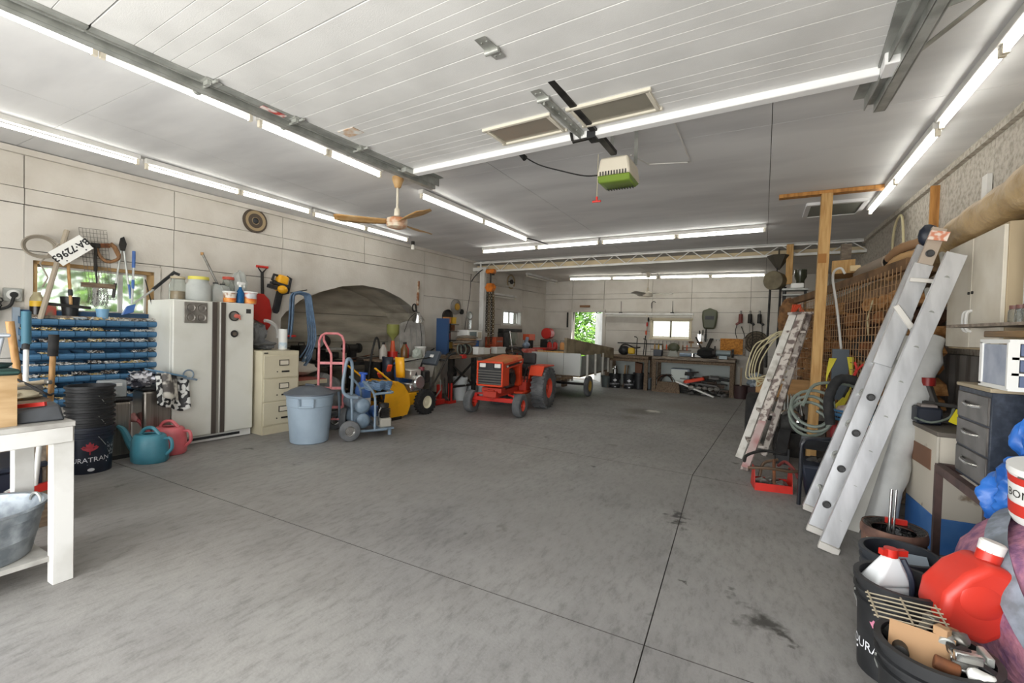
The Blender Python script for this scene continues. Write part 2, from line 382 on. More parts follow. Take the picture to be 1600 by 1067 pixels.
# arch spandrels: the wall above the alcove follows the arch
AP = [(4.36, 1.50), (4.42, 1.58), (4.67, 1.79), (5.0, 1.94), (5.41, 2.07), (5.83, 2.13), (6.31, 2.10), (6.71, 1.98), (6.97, 1.86), (7.2, 1.70), (7.35, 1.5)]
sp = B()
for (ya, za), (yb, zb) in zip(AP, AP[1:]):
    sp.hexa([wall_pt(ya, za, -.25), wall_pt(yb, zb, -.25), wall_pt(yb, ZA-.004, -.25), wall_pt(ya, ZA-.004, -.25)], [wall_pt(ya, za), wall_pt(yb, zb), wall_pt(yb, ZA-.004), wall_pt(ya, ZA-.004)])
sp.done('arch_spandrel', wallm, wl)
# the alcove behind the arch: sides, back and vault
alc = B(); D = -.88
b = B(); b.hexa([wall_pt(4.1, -.02, D-.12), wall_pt(7.6, -.02, D-.12), wall_pt(7.6, 2.3, D-.12), wall_pt(4.1, 2.3, D-.12)], [wall_pt(4.1, -.02, D-.045), wall_pt(7.6, -.02, D-.045), wall_pt(7.6, 2.3, D-.045), wall_pt(4.1, 2.3, D-.045)]); b.done('alcove_backing', backm, wl)  # added sheet that stops daylight leaking between the boards
alcm = M('sooty grey boards', '#c2baa9', .9, hex2='#877f71', scale=2.4, detail=7, stretch=(1, .5, 2.5), lo=.35, hi=.75)
for z0, z1 in ((0, .55), (.56, 1.1), (1.11, 1.62), (1.63, 2.2)):
    b = B(); b.hexa([wall_pt(4.2, z0, D-.04), wall_pt(7.5, z0, D-.04), wall_pt(7.5, z1, D-.04), wall_pt(4.2, z1, D-.04)], [wall_pt(4.2, z0, D), wall_pt(7.5, z0, D), wall_pt(7.5, z1, D), wall_pt(4.2, z1, D)]); b.done('board', alcm, wl)
for (ya, za), (yb, zb) in zip([(4.36, 0)]+AP+[(7.35, 0)], AP+[(7.35, 0)]):
    alc.hexa([wall_pt(ya, za, D), wall_pt(yb, zb, D), wall_pt(yb, zb, -.03), wall_pt(ya, za, -.03)],
             [wall_pt(ya+(-.05 if yb == ya or za < 1.5 and ya < 5 else 0), za+.05, D), wall_pt(yb, zb+.05, D), wall_pt(yb, zb+.05, -.03), wall_pt(ya, za+.05, -.03)]) if yb != ya else alc.hexa([wall_pt(ya-.05, za, D), wall_pt(ya, za, D), wall_pt(ya, za, -.03), wall_pt(ya-.05, za, -.03)], [wall_pt(ya-.05, zb, D), wall_pt(ya, zb, D), wall_pt(ya, zb, -.03), wall_pt(ya-.05, zb, -.03)])
alc.done('alcove_vault', alcm, wl)
# back wall
YB = 12.5
DR = (-4.87, -3.93, 2.0)                      # doorway x0 x1 top
BW = (-2.62, -1.64, 1.31, 1.82)               # sliding window
wb = B()
def bbox(x0, x1, z0, z1): wb.box(((x0+x1)/2, YB+.14, (z0+z1)/2), (x1-x0, .22, z1-z0))
bbox(-6.0, DR[0], 0, 3.1); bbox(DR[0], DR[1], DR[2], 3.1); bbox(DR[1], BW[0], 0, 3.1); bbox(BW[0], BW[1], 0, BW[2]); bbox(BW[0], BW[1], BW[3], 3.1); bbox(BW[1], 2.0, 0, 3.1)
wb = struct(wb.done('wall_back', backm))
def bpanel(x0, x1, z0, z1, off=0):
    g = .004; b = B(); b.box(((x0+x1)/2, YB+.015-off/2, (z0+z1)/2), (x1-x0-2*g, .03+off, z1-z0-2*g)); b.done('panel', wallm, wb)
for a, b_ in [(-5.72, -4.87), (-4.87, -3.93), (-3.93, -2.62), (-2.62, -1.64), (-1.64, -.3), (-.3, 1.4)]:
    bpanel(a, b_, 2.5, 2.95); bpanel(a, b_, 2.36, 2.5, .01); bpanel(a, b_, 2.0, 2.36)
for a, b_ in [(-5.72, -4.87), (-3.93, -2.62), (-1.64, -.3), (-.3, 1.4)]:
    bpanel(a, b_, 0, .95); bpanel(a, b_, .95, 1.5); bpanel(a, b_, 1.5, 2.0)
bpanel(-2.62, -1.64, 0, .95); bpanel(-2.62, -1.64, .95, BW[2]); bpanel(-2.62, -1.64, BW[3], 2.0)
# right wall
wr_ = B(); wr_.hexa([(XR(-.6)+.2, -.6, 0), (XR(12.6)+.2, 12.6, 0), (XR(12.6)+.2, 12.6, 3.2), (XR(-.6)+.2, -.6, 3.2)], [(XR(-.6)+.03, -.6, 0), (XR(12.6)+.03, 12.6, 0), (XR(12.6)+.03, 12.6, 3.2), (XR(-.6)+.03, -.6, 3.2)])
wr_ = struct(wr_.done('wall_right', backm))
for a, b_ in [(-.6, 1.3), (1.3, 3.1), (3.1, 4.9), (4.9, 6.7), (6.7, 8.6), (8.6, 10.5), (10.5, 12.5)]:
    for z0, z1, o in ((1.3, 2.3, 0), (2.3, 2.46, .012), (2.46, 3.1, 0)):
        g = .004; b = B(); b.hexa([(XR(a)+.03, a+g, z0+g), (XR(b_)+.03, b_-g, z0+g), (XR(b_)+.03, b_-g, z1-g), (XR(a)+.03, a+g, z1-g)], [(XR(a)-o, a+g, z0+g), (XR(b_)-o, b_-g, z0+g), (XR(b_)-o, b_-g, z1-g), (XR(a)-o, a+g, z1-g)]); b.done('panel', wallrm, wr_)
# corrugated sheet on the lower right wall
cor = B(); NC = 120
corm = M('weathered corrugated steel', '#8d8a86', .6, .3, hex2='#6d6a66', scale=6, stretch=(1, 1, .3))
cp = []
for i in range(NC+1):
    y = 2.6 + 6.4*i/NC; cp.append((XR(y)-.02 - (.025 if i % 4 in (1, 2) else 0), y))
cor.grid(lambda u, v: Vector((cp[round(u*NC)][0], cp[round(u*NC)][1], 1.3*v)), NC, 1); cor.done('corrugated_sheet', corm, wr_, sharp=20)
# front wall round the big doorway (behind the camera)
wf = B(); OX = (-5.2, 1.0, 2.62)
wf.box(((-7+OX[0])/2, -.7, 1.55), (OX[0]+7, .2, 3.1)); wf.box(((OX[1]+2.4)/2, -.7, 1.55), (2.4-OX[1], .2, 3.1)); wf.box(((OX[0]+OX[1])/2, -.7, (OX[2]+3.1)/2), (OX[1]-OX[0], .2, 3.1-OX[2]))
struct(wf.done('wall_front', wallm))
# ceiling: front sheets, header step, rear sheets
YH = 9.12
ce = B(); ce.hexa([(-7.2, -.8, ZC(-.8)+.03), (2.2, -.8, ZC(-.8)+.03), (2.2, YH, ZC(YH)+.03), (-7.2, YH, ZC(YH)+.03)], [(-7.2, -.8, ZC(-.8)+.2), (2.2, -.8, ZC(-.8)+.2), (2.2, YH, ZC(YH)+.2), (-7.2, YH, ZC(YH)+.2)])
ce.box((-2.2, 10.9, 3.0), (9, 3.6, .2))
ce = struct(ce.done('ceiling', backm))
xs = [-7.2, -4.9, -2.45, 0, 2.2]; yy = [-.8, 1.64, 4.1, 6.55, YH]
for a, b_ in zip(xs, xs[1:]):
    for c, d in zip(yy, yy[1:]):
        g = .0025; b = B(); b.hexa([(a+g, c+g, ZC(c)), (b_-g, c+g, ZC(c)), (b_-g, d-g, ZC(d)), (a+g, d-g, ZC(d))], [(a+g, c+g, ZC(c)+.03), (b_-g, c+g, ZC(c)+.03), (b_-g, d-g, ZC(d)+.03), (a+g, d-g, ZC(d)+.03)]); b.done('ceiling_sheet', ceilm, ce)
    b = B(); b.box(((a+b_)/2, 10.86, 2.9), (b_-a-.005, 3.4, .03)); b.done('ceiling_sheet', ceilrm, ce)
hd = B(); hd.box((-2.2, YH+.04, 2.9), (8.6, .08, .21)); struct(hd.done('trim_header', M('tan header board', '#cdbb98', .8, hex2='#b5a588', scale=3), None))
cv = B(); cv.bar(wall_pt(-.6, 3.05, .02), wall_pt(9.1, 2.975, .02), .05, .06); struct(cv.done('trim_cove_left', wallm))
cv = B(); cv.bar((XR(-.6)-.02, -.6, 3.06), (XR(9.1)-.02, 9.1, 2.975), .05, .06); struct(cv.done('trim_cove_right', wallrm))

# ---------------------------------------------------------------- windows and doorway
def window_left(name, w, mullion, depth=.1, glassm=None, fm=None):
    y0, y1, z0, z1 = w; fm = fm or M('tan window timber', '#ab8c5e', .7, hex2='#8d6d43', scale=6)
    e = bpy.data.objects.new(name, None); COL.objects.link(e); struct(e)
    f = B(); t = .035
    for ya, yb, za, zb in ((y0, y1, z0, z0+t), (y0, y1, z1-t, z1), (y0, y0+t, z0, z1), (y1-t, y1, z0, z1)):
        f.hexa([wall_pt(ya, za, -.14), wall_pt(yb, za, -.14), wall_pt(yb, zb, -.14), wall_pt(ya, zb, -.14)], [wall_pt(ya, za, .0), wall_pt(yb, za, .0), wall_pt(yb, zb, .0), wall_pt(ya, zb, .0)])
    f.done('window_frame', fm, e)
    f = B(); t = .06
    for ya, yb, za, zb in ((y0-t, y1+t, z0-t, z0), (y0-t, y1+t, z1, z1+t), (y0-t, y0, z0, z1), (y1, y1+t, z0, z1)):
        f.hexa([wall_pt(ya, za, -.03), wall_pt(yb, za, -.03), wall_pt(yb, zb, -.03), wall_pt(ya, zb, -.03)], [wall_pt(ya, za, .015), wall_pt(yb, za, .015), wall_pt(yb, zb, .015), wall_pt(ya, zb, .015)])
    f.done('window_casing', wallm, e)
    edges = [y0+.035] + mullion + [y1-.035]
    for a, b_ in zip(edges, edges[1:]):
        g = B(); g.hexa([wall_pt(a, z0+.035, -.115), wall_pt(b_, z0+.035, -.115), wall_pt(b_, z1-.035, -.115), wall_pt(a, z1-.035, -.115)], [wall_pt(a, z0+.035, -.11), wall_pt(b_, z0+.035, -.11), wall_pt(b_, z1-.035, -.11), wall_pt(a, z1-.035, -.11)]); g.done('pane', glassm or clear, e)
        s_ = B(); t = .02
        for ya, yb, za, zb in ((a, b_, z0+.035, z0+.035+t), (a, b_, z1-.035-t, z1-.035), (a, a+t, z0+.035, z1-.035), (b_-t, b_, z0+.035, z1-.035)):
            s_.hexa([wall_pt(ya, za, -.125), wall_pt(yb, za, -.125), wall_pt(yb, zb, -.125), wall_pt(ya, zb, -.125)], [wall_pt(ya, za, -.095), wall_pt(yb, za, -.095), wall_pt(yb, zb, -.095), wall_pt(ya, zb, -.095)])
        s_.done('sash', white, e)
    return e
dirtyg = M('dusty window glass', '#eef0e6', .14, trans=.92)
window_left('window_1', WIN, [2.5], glassm=dirtyg)
window_left('window_2', RWIN, [10.7], fm=white)
e = bpy.data.objects.new('window_3', None); COL.objects.link(e); struct(e)
cx, cz = (BW[0]+BW[1])/2, (BW[2]+BW[3])/2; w_, h_ = BW[1]-BW[0], BW[3]-BW[2]
creamw = M('cream window vinyl', '#cfc3a4', .5)
f = B()
for c, d in (((cx, YB, BW[2]-.005), (w_+.1, .07, .05)), ((cx, YB, BW[3]), (w_+.1, .07, .05)), ((BW[0], YB, cz), (.05, .07, h_)), ((BW[1], YB, cz), (.05, .07, h_))): f.box(c, d)
f.done('window_frame', creamw, e)
for x in (cx-w_/4+.01, cx+w_/4-.01):
    s_ = B(); ww = w_/2-.03
    for c, d in (((x, YB+.05, BW[2]+.04), (ww, .03, .03)), ((x, YB+.05, BW[3]-.04), (ww, .03, .03)), ((x-ww/2, YB+.05, cz), (.03, .03, h_-.06)), ((x+ww/2, YB+.05, cz), (.03, .03, h_-.06))): s_.box(c, d)
    s_.done('sash', creamw, e)
    s_ = B(); s_.box((x, YB+.05, cz), (ww, .005, h_-.08)); s_.done('pane', clear, e)
e = bpy.data.objects.new('door_1', None); COL.objects.link(e); struct(e)
f = B()
for c, d in (((DR[0]-.03, YB-.01, 1.0), (.09, .1, 2.05)), ((DR[1]+.03, YB-.01, 1.0), (.09, .1, 2.05)), (((DR[0]+DR[1])/2, YB-.01, 2.03), (1.08, .1, .07))): f.box(c, d)
f.done('door_frame', wallm, e, bevel=.004)
lf = B(); lf.box((-.43, 0, 1.0), (.86, .045, 1.97)); lf = lf.done('door_leaf', white, e, bevel=.004); lf.location = (DR[1]+.02, YB+.14, 0); lf.rotation_euler = (0, 0, math.radians(-54))
hk = B(); hk.cyl((-.8, -.06, .98), (-.8, .06, .98), .012); hk.ball((-.8, -.07, .98), .028); hk.ball((-.8, .07, .98), .028); hk.done('door_knob', chrome, lf)
# outdoors, as far as the openings show it
og = B(); og.box((-3, 23, -.1), (40, 20.6, .1)); og.box((-16, 2, -.1), (18, 60, .1)); og.box((-3, -12, -.1), (40, 22, .1)); og = struct(og.done('ground', M('sunlit pale gravel', '#c9c4b8', .9, hex2='#aaa596', scale=9)))
bl = B(); bl.box((-1.7, 15.6, 1.5), (3.2, .3, 3.0)); tag(bl.done('neighbouring_shed', M('white siding', '#e6e6e2', .7)), 'white shed wall filling the view through the sliding window', 'shed')
leafm = [M('sunlit leaf', '#7fae3e', .6, hex2='#4e7d24', scale=3), M('deep leaf', '#4d7a28', .6, hex2='#33571c', scale=3)]
def shrub(loc, r, h, label, seed, n=900):
    t = thing('shrub', label, 'shrub', loc); q = random.Random(seed)
    st = B()
    for k in range(7):
        a = q.uniform(0, 6.28); st.tube([(0, 0, 0), (.2*r*math.cos(a), .2*r*math.sin(a), h*.4), (.6*r*math.cos(a), .6*r*math.sin(a), h*.85)], .02, 5, rs=[.03, .02, .008])
    st.done('stem', woodd, t)
    for mi in (0, 1):
        b = B()
        for k in range(n):
            a = q.uniform(0, 6.28); z = q.uniform(.02, 1); rr = r*math.sqrt(q.random())*(1-.5*abs(z-.45)); p = Vector((rr*math.cos(a), rr*math.sin(a), z*h)); s_ = q.uniform(.06, .12)
            d = Vector((q.uniform(-1, 1), q.uniform(-1, 1), q.uniform(-.6, .6))).normalized()*s_; u = d.orthogonal().normalized()*s_*.45
            b.face([p-d, p+u, p+d, p-u])
        o = b.done('foliage', leafm[mi], t); o['kind'] = 'stuff'
shrub((-6.6, 16.0, 0), 1.3, 3.2, 'tall leafy green shrub beyond the open back door', 1, 3200)
shrub((-5.0, 18.6, 0), 1.3, 3.0, 'second green shrub farther off beyond the back door', 2, 3000)
shrub((-10.2, 3.9, 0), 1.6, 3.0, 'pale green bush outside the tool wall window', 3, 1400)
shrub((-9.2, .8, 0), 1.0, 2.4, 'second bush outside the tool wall window, nearer the big door', 4, 800)
# ---------------------------------------------------------------- overhead: garage door
gd = thing('garage_door', 'white sectional garage door rolled up flat below the ceiling', 'garage door', (-2.75, 3.15, 2.80), math.radians(-3.2))
DW = 3.22; SL = .545
for k in range(6):
    y1 = -k*SL; y0 = y1-SL+.004
    b = B(); cuts = [y0, y0+.17, y0+.25, y0+.33, y0+.41, y1]
    for a, c in zip(cuts, cuts[1:]): b.box((DW/2, (a+c)/2, .005), (DW, c-a-.0025, .01))
    b.box((DW/2, (y0+y1)/2, .028), (DW, SL-.006, .036))
    s_ = b.done('door_section', doorm, gd, bevel=.0015)
    b = B(); b.box((-.035, (y0+y1)/2, .02), (.07, SL-.01, .06)); b.box((DW+.035, (y0+y1)/2, .02), (.07, SL-.01, .06)); b.done('end_stile', galvd, s_)
    if k == 0:
        for x0, x1 in ((1.02, 1.50), (1.66, 2.14)):
            yb, yt = -.35, -.09
            f = B()
            for c, d in ((((x0+x1)/2, yb, -.006), (x1-x0+.05, .025, .022)), (((x0+x1)/2, yt, -.006), (x1-x0+.05, .025, .022)), ((x0, (yb+yt)/2, -.006), (.025, yt-yb, .022)), ((x1, (yb+yt)/2, -.006), (.025, yt-yb, .022))): f.box(c, d)
            f.done('window_surround', M('cream vinyl', '#d8d2c2', .5), s_, bevel=.003)
            g = B(); g.box(((x0+x1)/2, (yb+yt)/2, -.003), (x1-x0-.02, yt-yb-.02, .003)); g.done('window_pane', M('grey pane with painted reflection', '#8f8a7d', .18, spec=.6), s_)  # opaque grey paints the reflection and dim ceiling of clear glass
b = B(); b.box((DW/2, .035, .0), (DW+.02, .07, .085)); b.done('edge_strip', M('bright white rail paint', '#efefee', .4), gd, bevel=.004)
b = B(); b.box((DW+.06, -.07, -.005), (.1, .15, .12)); b.done('corner_bracket', M('bright white rail paint', '#efefee', .4), gd, bevel=.004)
b = B(); b.box((-.03, -.02, -.02), (.05, .13, .05)); b.box((-.08, -.05, -.01), (.1, .03, .02)); b.done('top_roller_bracket', galv, gd)
for yk in (-.545, -1.09, -1.635):
    b = B(); b.cyl((-.17, yk, -.015), (.05, yk, -.015), .009); b.cyl((-.19, yk, -.015), (-.16, yk, -.015), .024); b.box((-.02, yk, -.008), (.07, .09, .008)); b.box((-.02, yk-.02, -.02), (.05, .02, .03)); b.done('hinge_roller', galv, gd)
def hinge(x, yk, big):
    b = B()
    b.hexa([(x-.03, yk-.11, -.008), (x+.03, yk-.11, -.008), (x+.035, yk-.005, -.008), (x-.035, yk-.005, -.008)], [(x-.02, yk-.10, -.001), (x+.02, yk-.10, -.001), (x+.03, yk-.005, -.001), (x-.03, yk-.005, -.001)])
    b.hexa([(x-.035, yk+.005, -.008), (x+.035, yk+.005, -.008), (x+.03, yk+.08, -.008), (x-.03, yk+.08, -.008)], [(x-.03, yk+.005, -.001), (x+.03, yk+.005, -.001), (x+.02, yk+.08, -.001), (x-.02, yk+.08, -.001)])
    b.cyl((x-.04, yk, -.014), (x+.04, yk, -.014), .014)
    for dx, dy in ((-.015, -.07), (.015, -.07), (-.015, .05), (.015, .05)): b.cyl((x+dx, yk+dy, -.012), (x+dx, yk+dy, -.005), .006, n=6)
    b.done('hinge', galv, gd)
hinge(1.58, -1.09-.0, 1); hinge(1.58, -.545, 1)
b = B(); b.box((1.58, -.26, -.012), (.06, .56, .02)); b.box((1.58, -.26, -.028), (.012, .56, .03))
for i in range(12): b.cyl((1.565+.03*(i % 2), -.5+.045*i, -.03), (1.565+.03*(i % 2), -.5+.045*i, -.02), .006, n=6)
b.done('opener_strut', galv, gd)
b = B(); b.box((.14, -.78, -.004), (.16, .1, .004)); b.done('worn_sticker', M('worn orange sticker', '#c6a07a', .6, hex2='#dcdcd8', scale=14), gd)
b = B(); b.box((-.04, -1.25, -.013), (.05, .16, .003)); b.done('red_sticker', M('red and white sticker', '#b8433c', .5, hex2='#e6d8d2', scale=24, detail=1), gd)

def track(x0, y0, x1, y1, z, side, label):
    t = thing('door_track', label, 'door track', (x0, y0, z)); dx, dy = x1-x0, y1-y0
    b = B()  # angle iron
    b.bar((0, 0, .03), (dx, dy, .03), .006, .075); b.bar((side*-.025, 0, .068), (dx+side*-.025, dy, .068), .06, .006)
    b.done('angle_iron', galvd, t)
    b = B()  # channel
    for ox, oz, w, h in ((.0, -.045, .05, .005), (.025, -.02, .005, .055), (-.025, -.02, .005, .055), (.04, .005, .03, .005), (-.04, .005, .03, .005)): b.bar((side*.07+ox, 0, oz+.02), (dx+side*.07+ox, dy, oz+.02), w, h)
    b.done('track_channel', galv, t)
    b = B(); L = math.hypot(dx, dy); n = int(L/.28)
    for i in range(n):
        u = (i+.5)/n; b.cyl((dx*u-side*-.004, dy*u, .03), (dx*u+side*.01, dy*u, .03), .009, n=6)
    b.done('bolt', chrome, t)
    return t
tl = track(-2.96, -.3, -2.82, 3.6, 2.79, -1, 'left galvanised track carrying the rolled up garage door')
tr = track(.56, -.3, .47, 3.36, 2.75, 1, 'right galvanised track carrying the rolled up garage door')
for t, hx in ((tl, -.05), (tr, .08)):
    pass
t = thing('track_hanger', 'perforated steel angle hanging the right door track from the ceiling', 'track hanger', (.62, 2.72, 2.78))
b = B(); b.bar((-.05, .02, .12), (.55, -.06, .2), .05, .005, up=(0, 1, 0)); b.bar((-.05, .02, .0), (-.05, .02, .28), .04, .005); b.done('perforated_angle', galv, t)
b = B(); b.bar((-.03, .25, .03), (.3, -.05, .19), .03, .005); b.done('brace', galv, t)
b = B()
for i in range(9): b.cyl((-.02+.06*i, .012-.008*i, .13+.008*i), (-.02+.06*i, .02-.008*i, .13+.008*i), .011, n=8)
b.done('hole', M('dark hole', '#2a2a2a', .9), t)
t = thing('track_hanger', 'perforated steel strap hanging the left door track near its rear end', 'track hanger', (-2.86, 3.3, 2.8))
b = B(); b.bar((0, 0, 0), (-.03, .0, .25), .035, .005, up=(0, 1, 0)); b.bar((0, .02, 0), (.12, .02, .24), .03, .005, up=(0, 1, 0)); b.done('strap', galv, t)

# ---------------------------------------------------------------- door opener
op = thing('garage_door_opener', 'cream door opener with green lens hanging from the ceiling', 'door opener', (-1.06, 3.62, 2.64))
b = B(); b.hexa([(-.13, -.13, -.01), (.13, -.13, -.01), (.13, .2, -.01), (-.13, .2, -.01)], [(-.11, -.12, .13), (.11, -.12, .13), (.11, .2, .13), (-.11, .2, .13)]); b.done('housing', cream, op, bevel=.018, seg=2)
b = B(); b.hexa([(-.125, -.1, -.06), (.125, -.1, -.06), (.125, .1, -.06), (-.125, .1, -.06)], [(-.13, -.13, -.012), (.13, -.13, -.012), (.13, .19, -.012), (-.13, .19, -.012)]); b.done('light_lens', M('green lens', '#8aa648', .25, trans=.3), op, bevel=.008)
b = B()
for i in range(10): b.box((-.1+.022*i, -.135, .0), (.008, .006, .03)); b.box((-.1+.022*i, .09, -.062), (.008, .05, .004))
b.done('vent_slot', black, op)
b = B(); b.box((0, .19, .08), (.1, .05, .16)); b.done('rear_bracket', M('worn brown metal', '#6b6156', .6), op, bevel=.005)
b = B()
for sx in (-.1, .1): b.bar((sx, .15, .13), (sx, .15, .41), .03, .004, up=(0, 1, 0))
b.done('hanging_strap', galv, op)
b = B(); b.bar((0, -.12, .15), (-.09, -3.4, .23), .05, .035); b.done('rail', darkst, op, bevel=.004)
b = B(); b.box((-.03, -.52, .13), (.06, .1, .05)); b.done('trolley', black, op)
b = B(); b.bar((-.03, -.55, .11), (-.16, -.58, .09), .025, .012); b.bar((-.16, -.58, .1), (-.19, -.57, .22), .02, .01); b.done('drawbar', iron, op)
b = B(); b.tube([(-.09, -.22, .12), (-.092, -.22, -.22)], .002, 5); b.done('release_cord', ropew, op)
b = B(); b.cyl((-.125, -.22, -.235), (-.06, -.22, -.235), .008); b.cyl((-.092, -.22, -.235), (-.092, -.22, -.2), .008); b.done('release_handle', red, op)
b = B(); b.tube(smooth([(-.13, -.02, .03), (-.3, .05, .07), (-.5, .02, .13), (-.72, .03, .22), (-.93, .06, .36)], 5), .006, 6); b.cyl((-.86, .05, .3), (-.93, .06, .37), .025, .018); b.done('power_cord', rubber, op)
t = thing('ceiling_wire', 'thin wire stapled across the ceiling beside the door opener', 'wire', (-.66, 3.4, 3.04))
b = B(); b.tube([(0, -.2, .0), (.0, 1.2, -.01), (-.02, 1.2, -.012), (-.36, 1.1, -.012), (-.36, .45, -.15)], .006, 6); b.done('wire_run', white, t)

# ---------------------------------------------------------------- strip lights
def strip_light(p, q, label, group=None, tubes=2, lit=True, wide=.07, drop=.085):
    p, q = Vector(p), Vector(q); mid = (p+q)/2; d = (q-p); L = d.length; rz = math.atan2(d.y, d.x)
    t = thing('strip_light', label, 'ceiling light', mid, rz, group)
    b = B(); b.box((0, 0, -.025), (L, wide, .05)); b.done('housing', white, t, bevel=.004)
    for k in range(tubes):
        a = -L/2 + .02 + k*L/tubes; c = a + L/tubes - .04
        b = B(); b.cyl((a+.02, 0, -drop), (c-.02, 0, -drop), .015, n=8); b.done('tube', (glowr if mid.y > 7.4 else glow) if lit else lampw, t)
        for x in (a, c): b = B(); b.box((x, 0, -.05-drop/4), (.025, .03, drop-.02)); b.done('socket', cream, t)
    return t
def yrun(x, ya, yb, label, dz=0, **k): return strip_light((x, ya, ZC(ya)-dz), (x, yb, ZC(yb)-dz), label, **k)
yrun(-5.6, .0, 2.3, 'strip light over the window wall, nearest to the big door')
yrun(-5.6, 2.34, 4.3, 'strip light over the white refrigerator by the left wall')
yrun(-5.6, 4.34, 6.3, 'strip light above the arched alcove, last of the left wall row')
yrun(-3.56, .3, 2.2, 'strip light alongside the left door track, nearest to the big door')
yrun(-3.56, 2.24, 3.58, 'strip light alongside the left door track, just before the ceiling fan')
yrun(-3.59, 4.24, 7.0, 'strip light running on behind the tan ceiling fan')
yrun(1.08, .4, 2.4, 'strip light on the right side of the ceiling, nearest to the big door')
yrun(1.08, 2.44, 4.46, 'strip light on the right side of the ceiling above the white ladder')
yrun(1.08, 4.5, 7.0, 'strip light on the right side, ending by the timber post')
strip_light((-4.9, 7.68, ZC(7.6)), (-2.5, 7.58, ZC(7.6)), 'left strip light of the pair across the ceiling before the truss')
strip_light((-2.46, 7.58, ZC(7.6)), (-.02, 7.5, ZC(7.6)), 'right strip light of the pair across the ceiling before the truss')
strip_light((-4.55, 11.42, 2.885), (-2.32, 11.6, 2.885), 'rear strip light close to the back wall, left of the small fan')
strip_light((-2.28, 11.6, 2.885), (.0, 11.78, 2.885), 'rear strip light close to the back wall, right of the small fan')
strip_light((-5.3, 10.4, 2.885), (-5.25, 12.2, 2.885), 'short strip light in the bright rear corner', tubes=1, lit=False)
hl = strip_light((-3.85, 12.36, 1.99), (-1.56, 12.36, 1.95), 'long strip light hung on the back wall over the sliding window', tubes=2, lit=False)
for x in (-.72, .62): b = B(); b.cyl((x, .06, 0), (x, .06, .32), .006); b.box((x, .03, .01), (.08, .08, .02)); b.done('hanging_rod', iron, hl)
wl_ = strip_light((XL(9.6)+.14, 9.6, 2.33), (XL(10.6)+.14, 10.6, 2.31), 'short strip light on the left wall behind the orange hoist', tubes=1, lit=False)

# ---------------------------------------------------------------- fans
def ceiling_fan(loc, zc, zm, a0, R, label, cb, cm, cn):
    t = thing('ceiling_fan', label, 'ceiling fan', (loc[0], loc[1], zm)); H = zc-zm
    b = B(); b.lathe([(0, H), (.06, H), (.062, H-.03), (.035, H-.11), (.02, H-.12)], n=16); b.done('canopy', cn, t)
    b = B(); b.cyl((0, 0, .1), (0, 0, H-.1), .013); b.done('downrod', cream, t)
    b = B(); b.lathe([(.015, .17), (.03, .15), (.035, .07), (.03, .06)], n=14); b.done('lower_canopy', cream, t)
    b = B(); b.lathe([(0, .07), (.05, .07), (.11, .045), (.115, .02), (.11, .0), (.115, -.01), (.105, -.045), (.06, -.06), (0, -.062)], n=24); b.done('motor', cm, t)
    for k in range(3):
        a = a0 + k*2*PI/3; ca, sa = math.cos(a), math.sin(a); b = B()
        def bl(u, v, ca=ca, sa=sa):
            r = .1 + (R-.1)*u; w = (.05+.07*math.sin(min(u*1.15, 1)*PI*.62))*(1 if u < .93 else math.sqrt(max(0, 1-((u-.93)/.08)**2)))
            s_ = (v-.5)*2*w*.75; z = .015 + .035*(v-.5) + .03*u*u - .02*u
            return Vector((ca*r-sa*s_, sa*r+ca*s_, z))
        b.grid(bl, 12, 4); b.done('blade', cb, t, solid=.004)
    return t
tanm = M('yellowed fan enamel', '#b98d55', .5, hex2='#caa878', scale=8)
ceiling_fan((-3.58, 3.85), ZC(3.85), 2.55, math.radians(-22), .66, 'yellowed three bladed ceiling fan beside the garage door', tanm, M('rust stained fan motor', '#d8cbb4', .45, hex2='#b5672e', scale=9), tanm)
ceiling_fan((-2.47, 11.25), 2.885, 2.36, math.radians(8), .58, 'white ceiling fan near the back wall above the workbenches', M('greyed fan blade', '#a8a49a', .5), cream, cream)
b = B(); b.box((-2.47, 11.25, 2.872), (.32, .1, .025)); tag(b.done('fan_mounting_board', white), 'white mounting board above the small rear fan', 'board')

# ---------------------------------------------------------------- truss, column, chain hoist
YT = 9.0
tr_ = thing('roof_truss', 'white steel lattice truss spanning the garage', 'truss', (-2.2, YT, 2.8)); xa, xb = -3.85, 3.62
b = B(); b.bar((xa, 0, .14), (xb, 0, .165), .05, .03); b.bar((xa, 0, .17), (xb, 0, .195), .03, .01); b.done('top_chord', white, tr_)
b = B(); b.bar((xa+.2, 0, -.055), (xb, 0, .005), .05, .04); b.done('bottom_chord', white, tr_)
n = 15
for k in range(n):
    x0 = xa+.3+(xb-xa-.35)*k/n; x1 = x0+(xb-xa-.35)/n; zb = lambda x: -.055+.06*(x-xa)/(xb-xa); zt_ = lambda x: .14+.025*(x-xa)/(xb-xa)
    xm = (x0+x1)/2
    for p, q in (((x0, .015, zb(x0)), (xm, .015, zt_(xm))), ((xm+.03, -.015, zt_(xm)), (x1+.03, -.015, zb(x1)))):
        b = B(); b.cyl(p, q, .009, n=6); b.done('web_rod', white, tr_)
b = B(); b.box((xb-.02, 0, .085), (.03, .04, .16)); b.done('end_plate', white, tr_)
cl = thing('steel_column', 'white painted steel column carrying the left end of the truss', 'column', (-5.72, 9.02, 0))
b = B(); b.box((0, 0, 1.38), (.12, .1, 2.76)); b.done('shaft', white, cl, bevel=.004)
b = B(); b.box((-.08, 0, 2.8), (.34, .14, .08)); b.cyl((-.06, -.02, 2.84), (-.06, -.02, 2.98), .022); b.done('cap_plate', white, cl)
b = B(); b.box((0, 0, .01), (.24, .22, .02)); b.done('base_plate', white, cl)
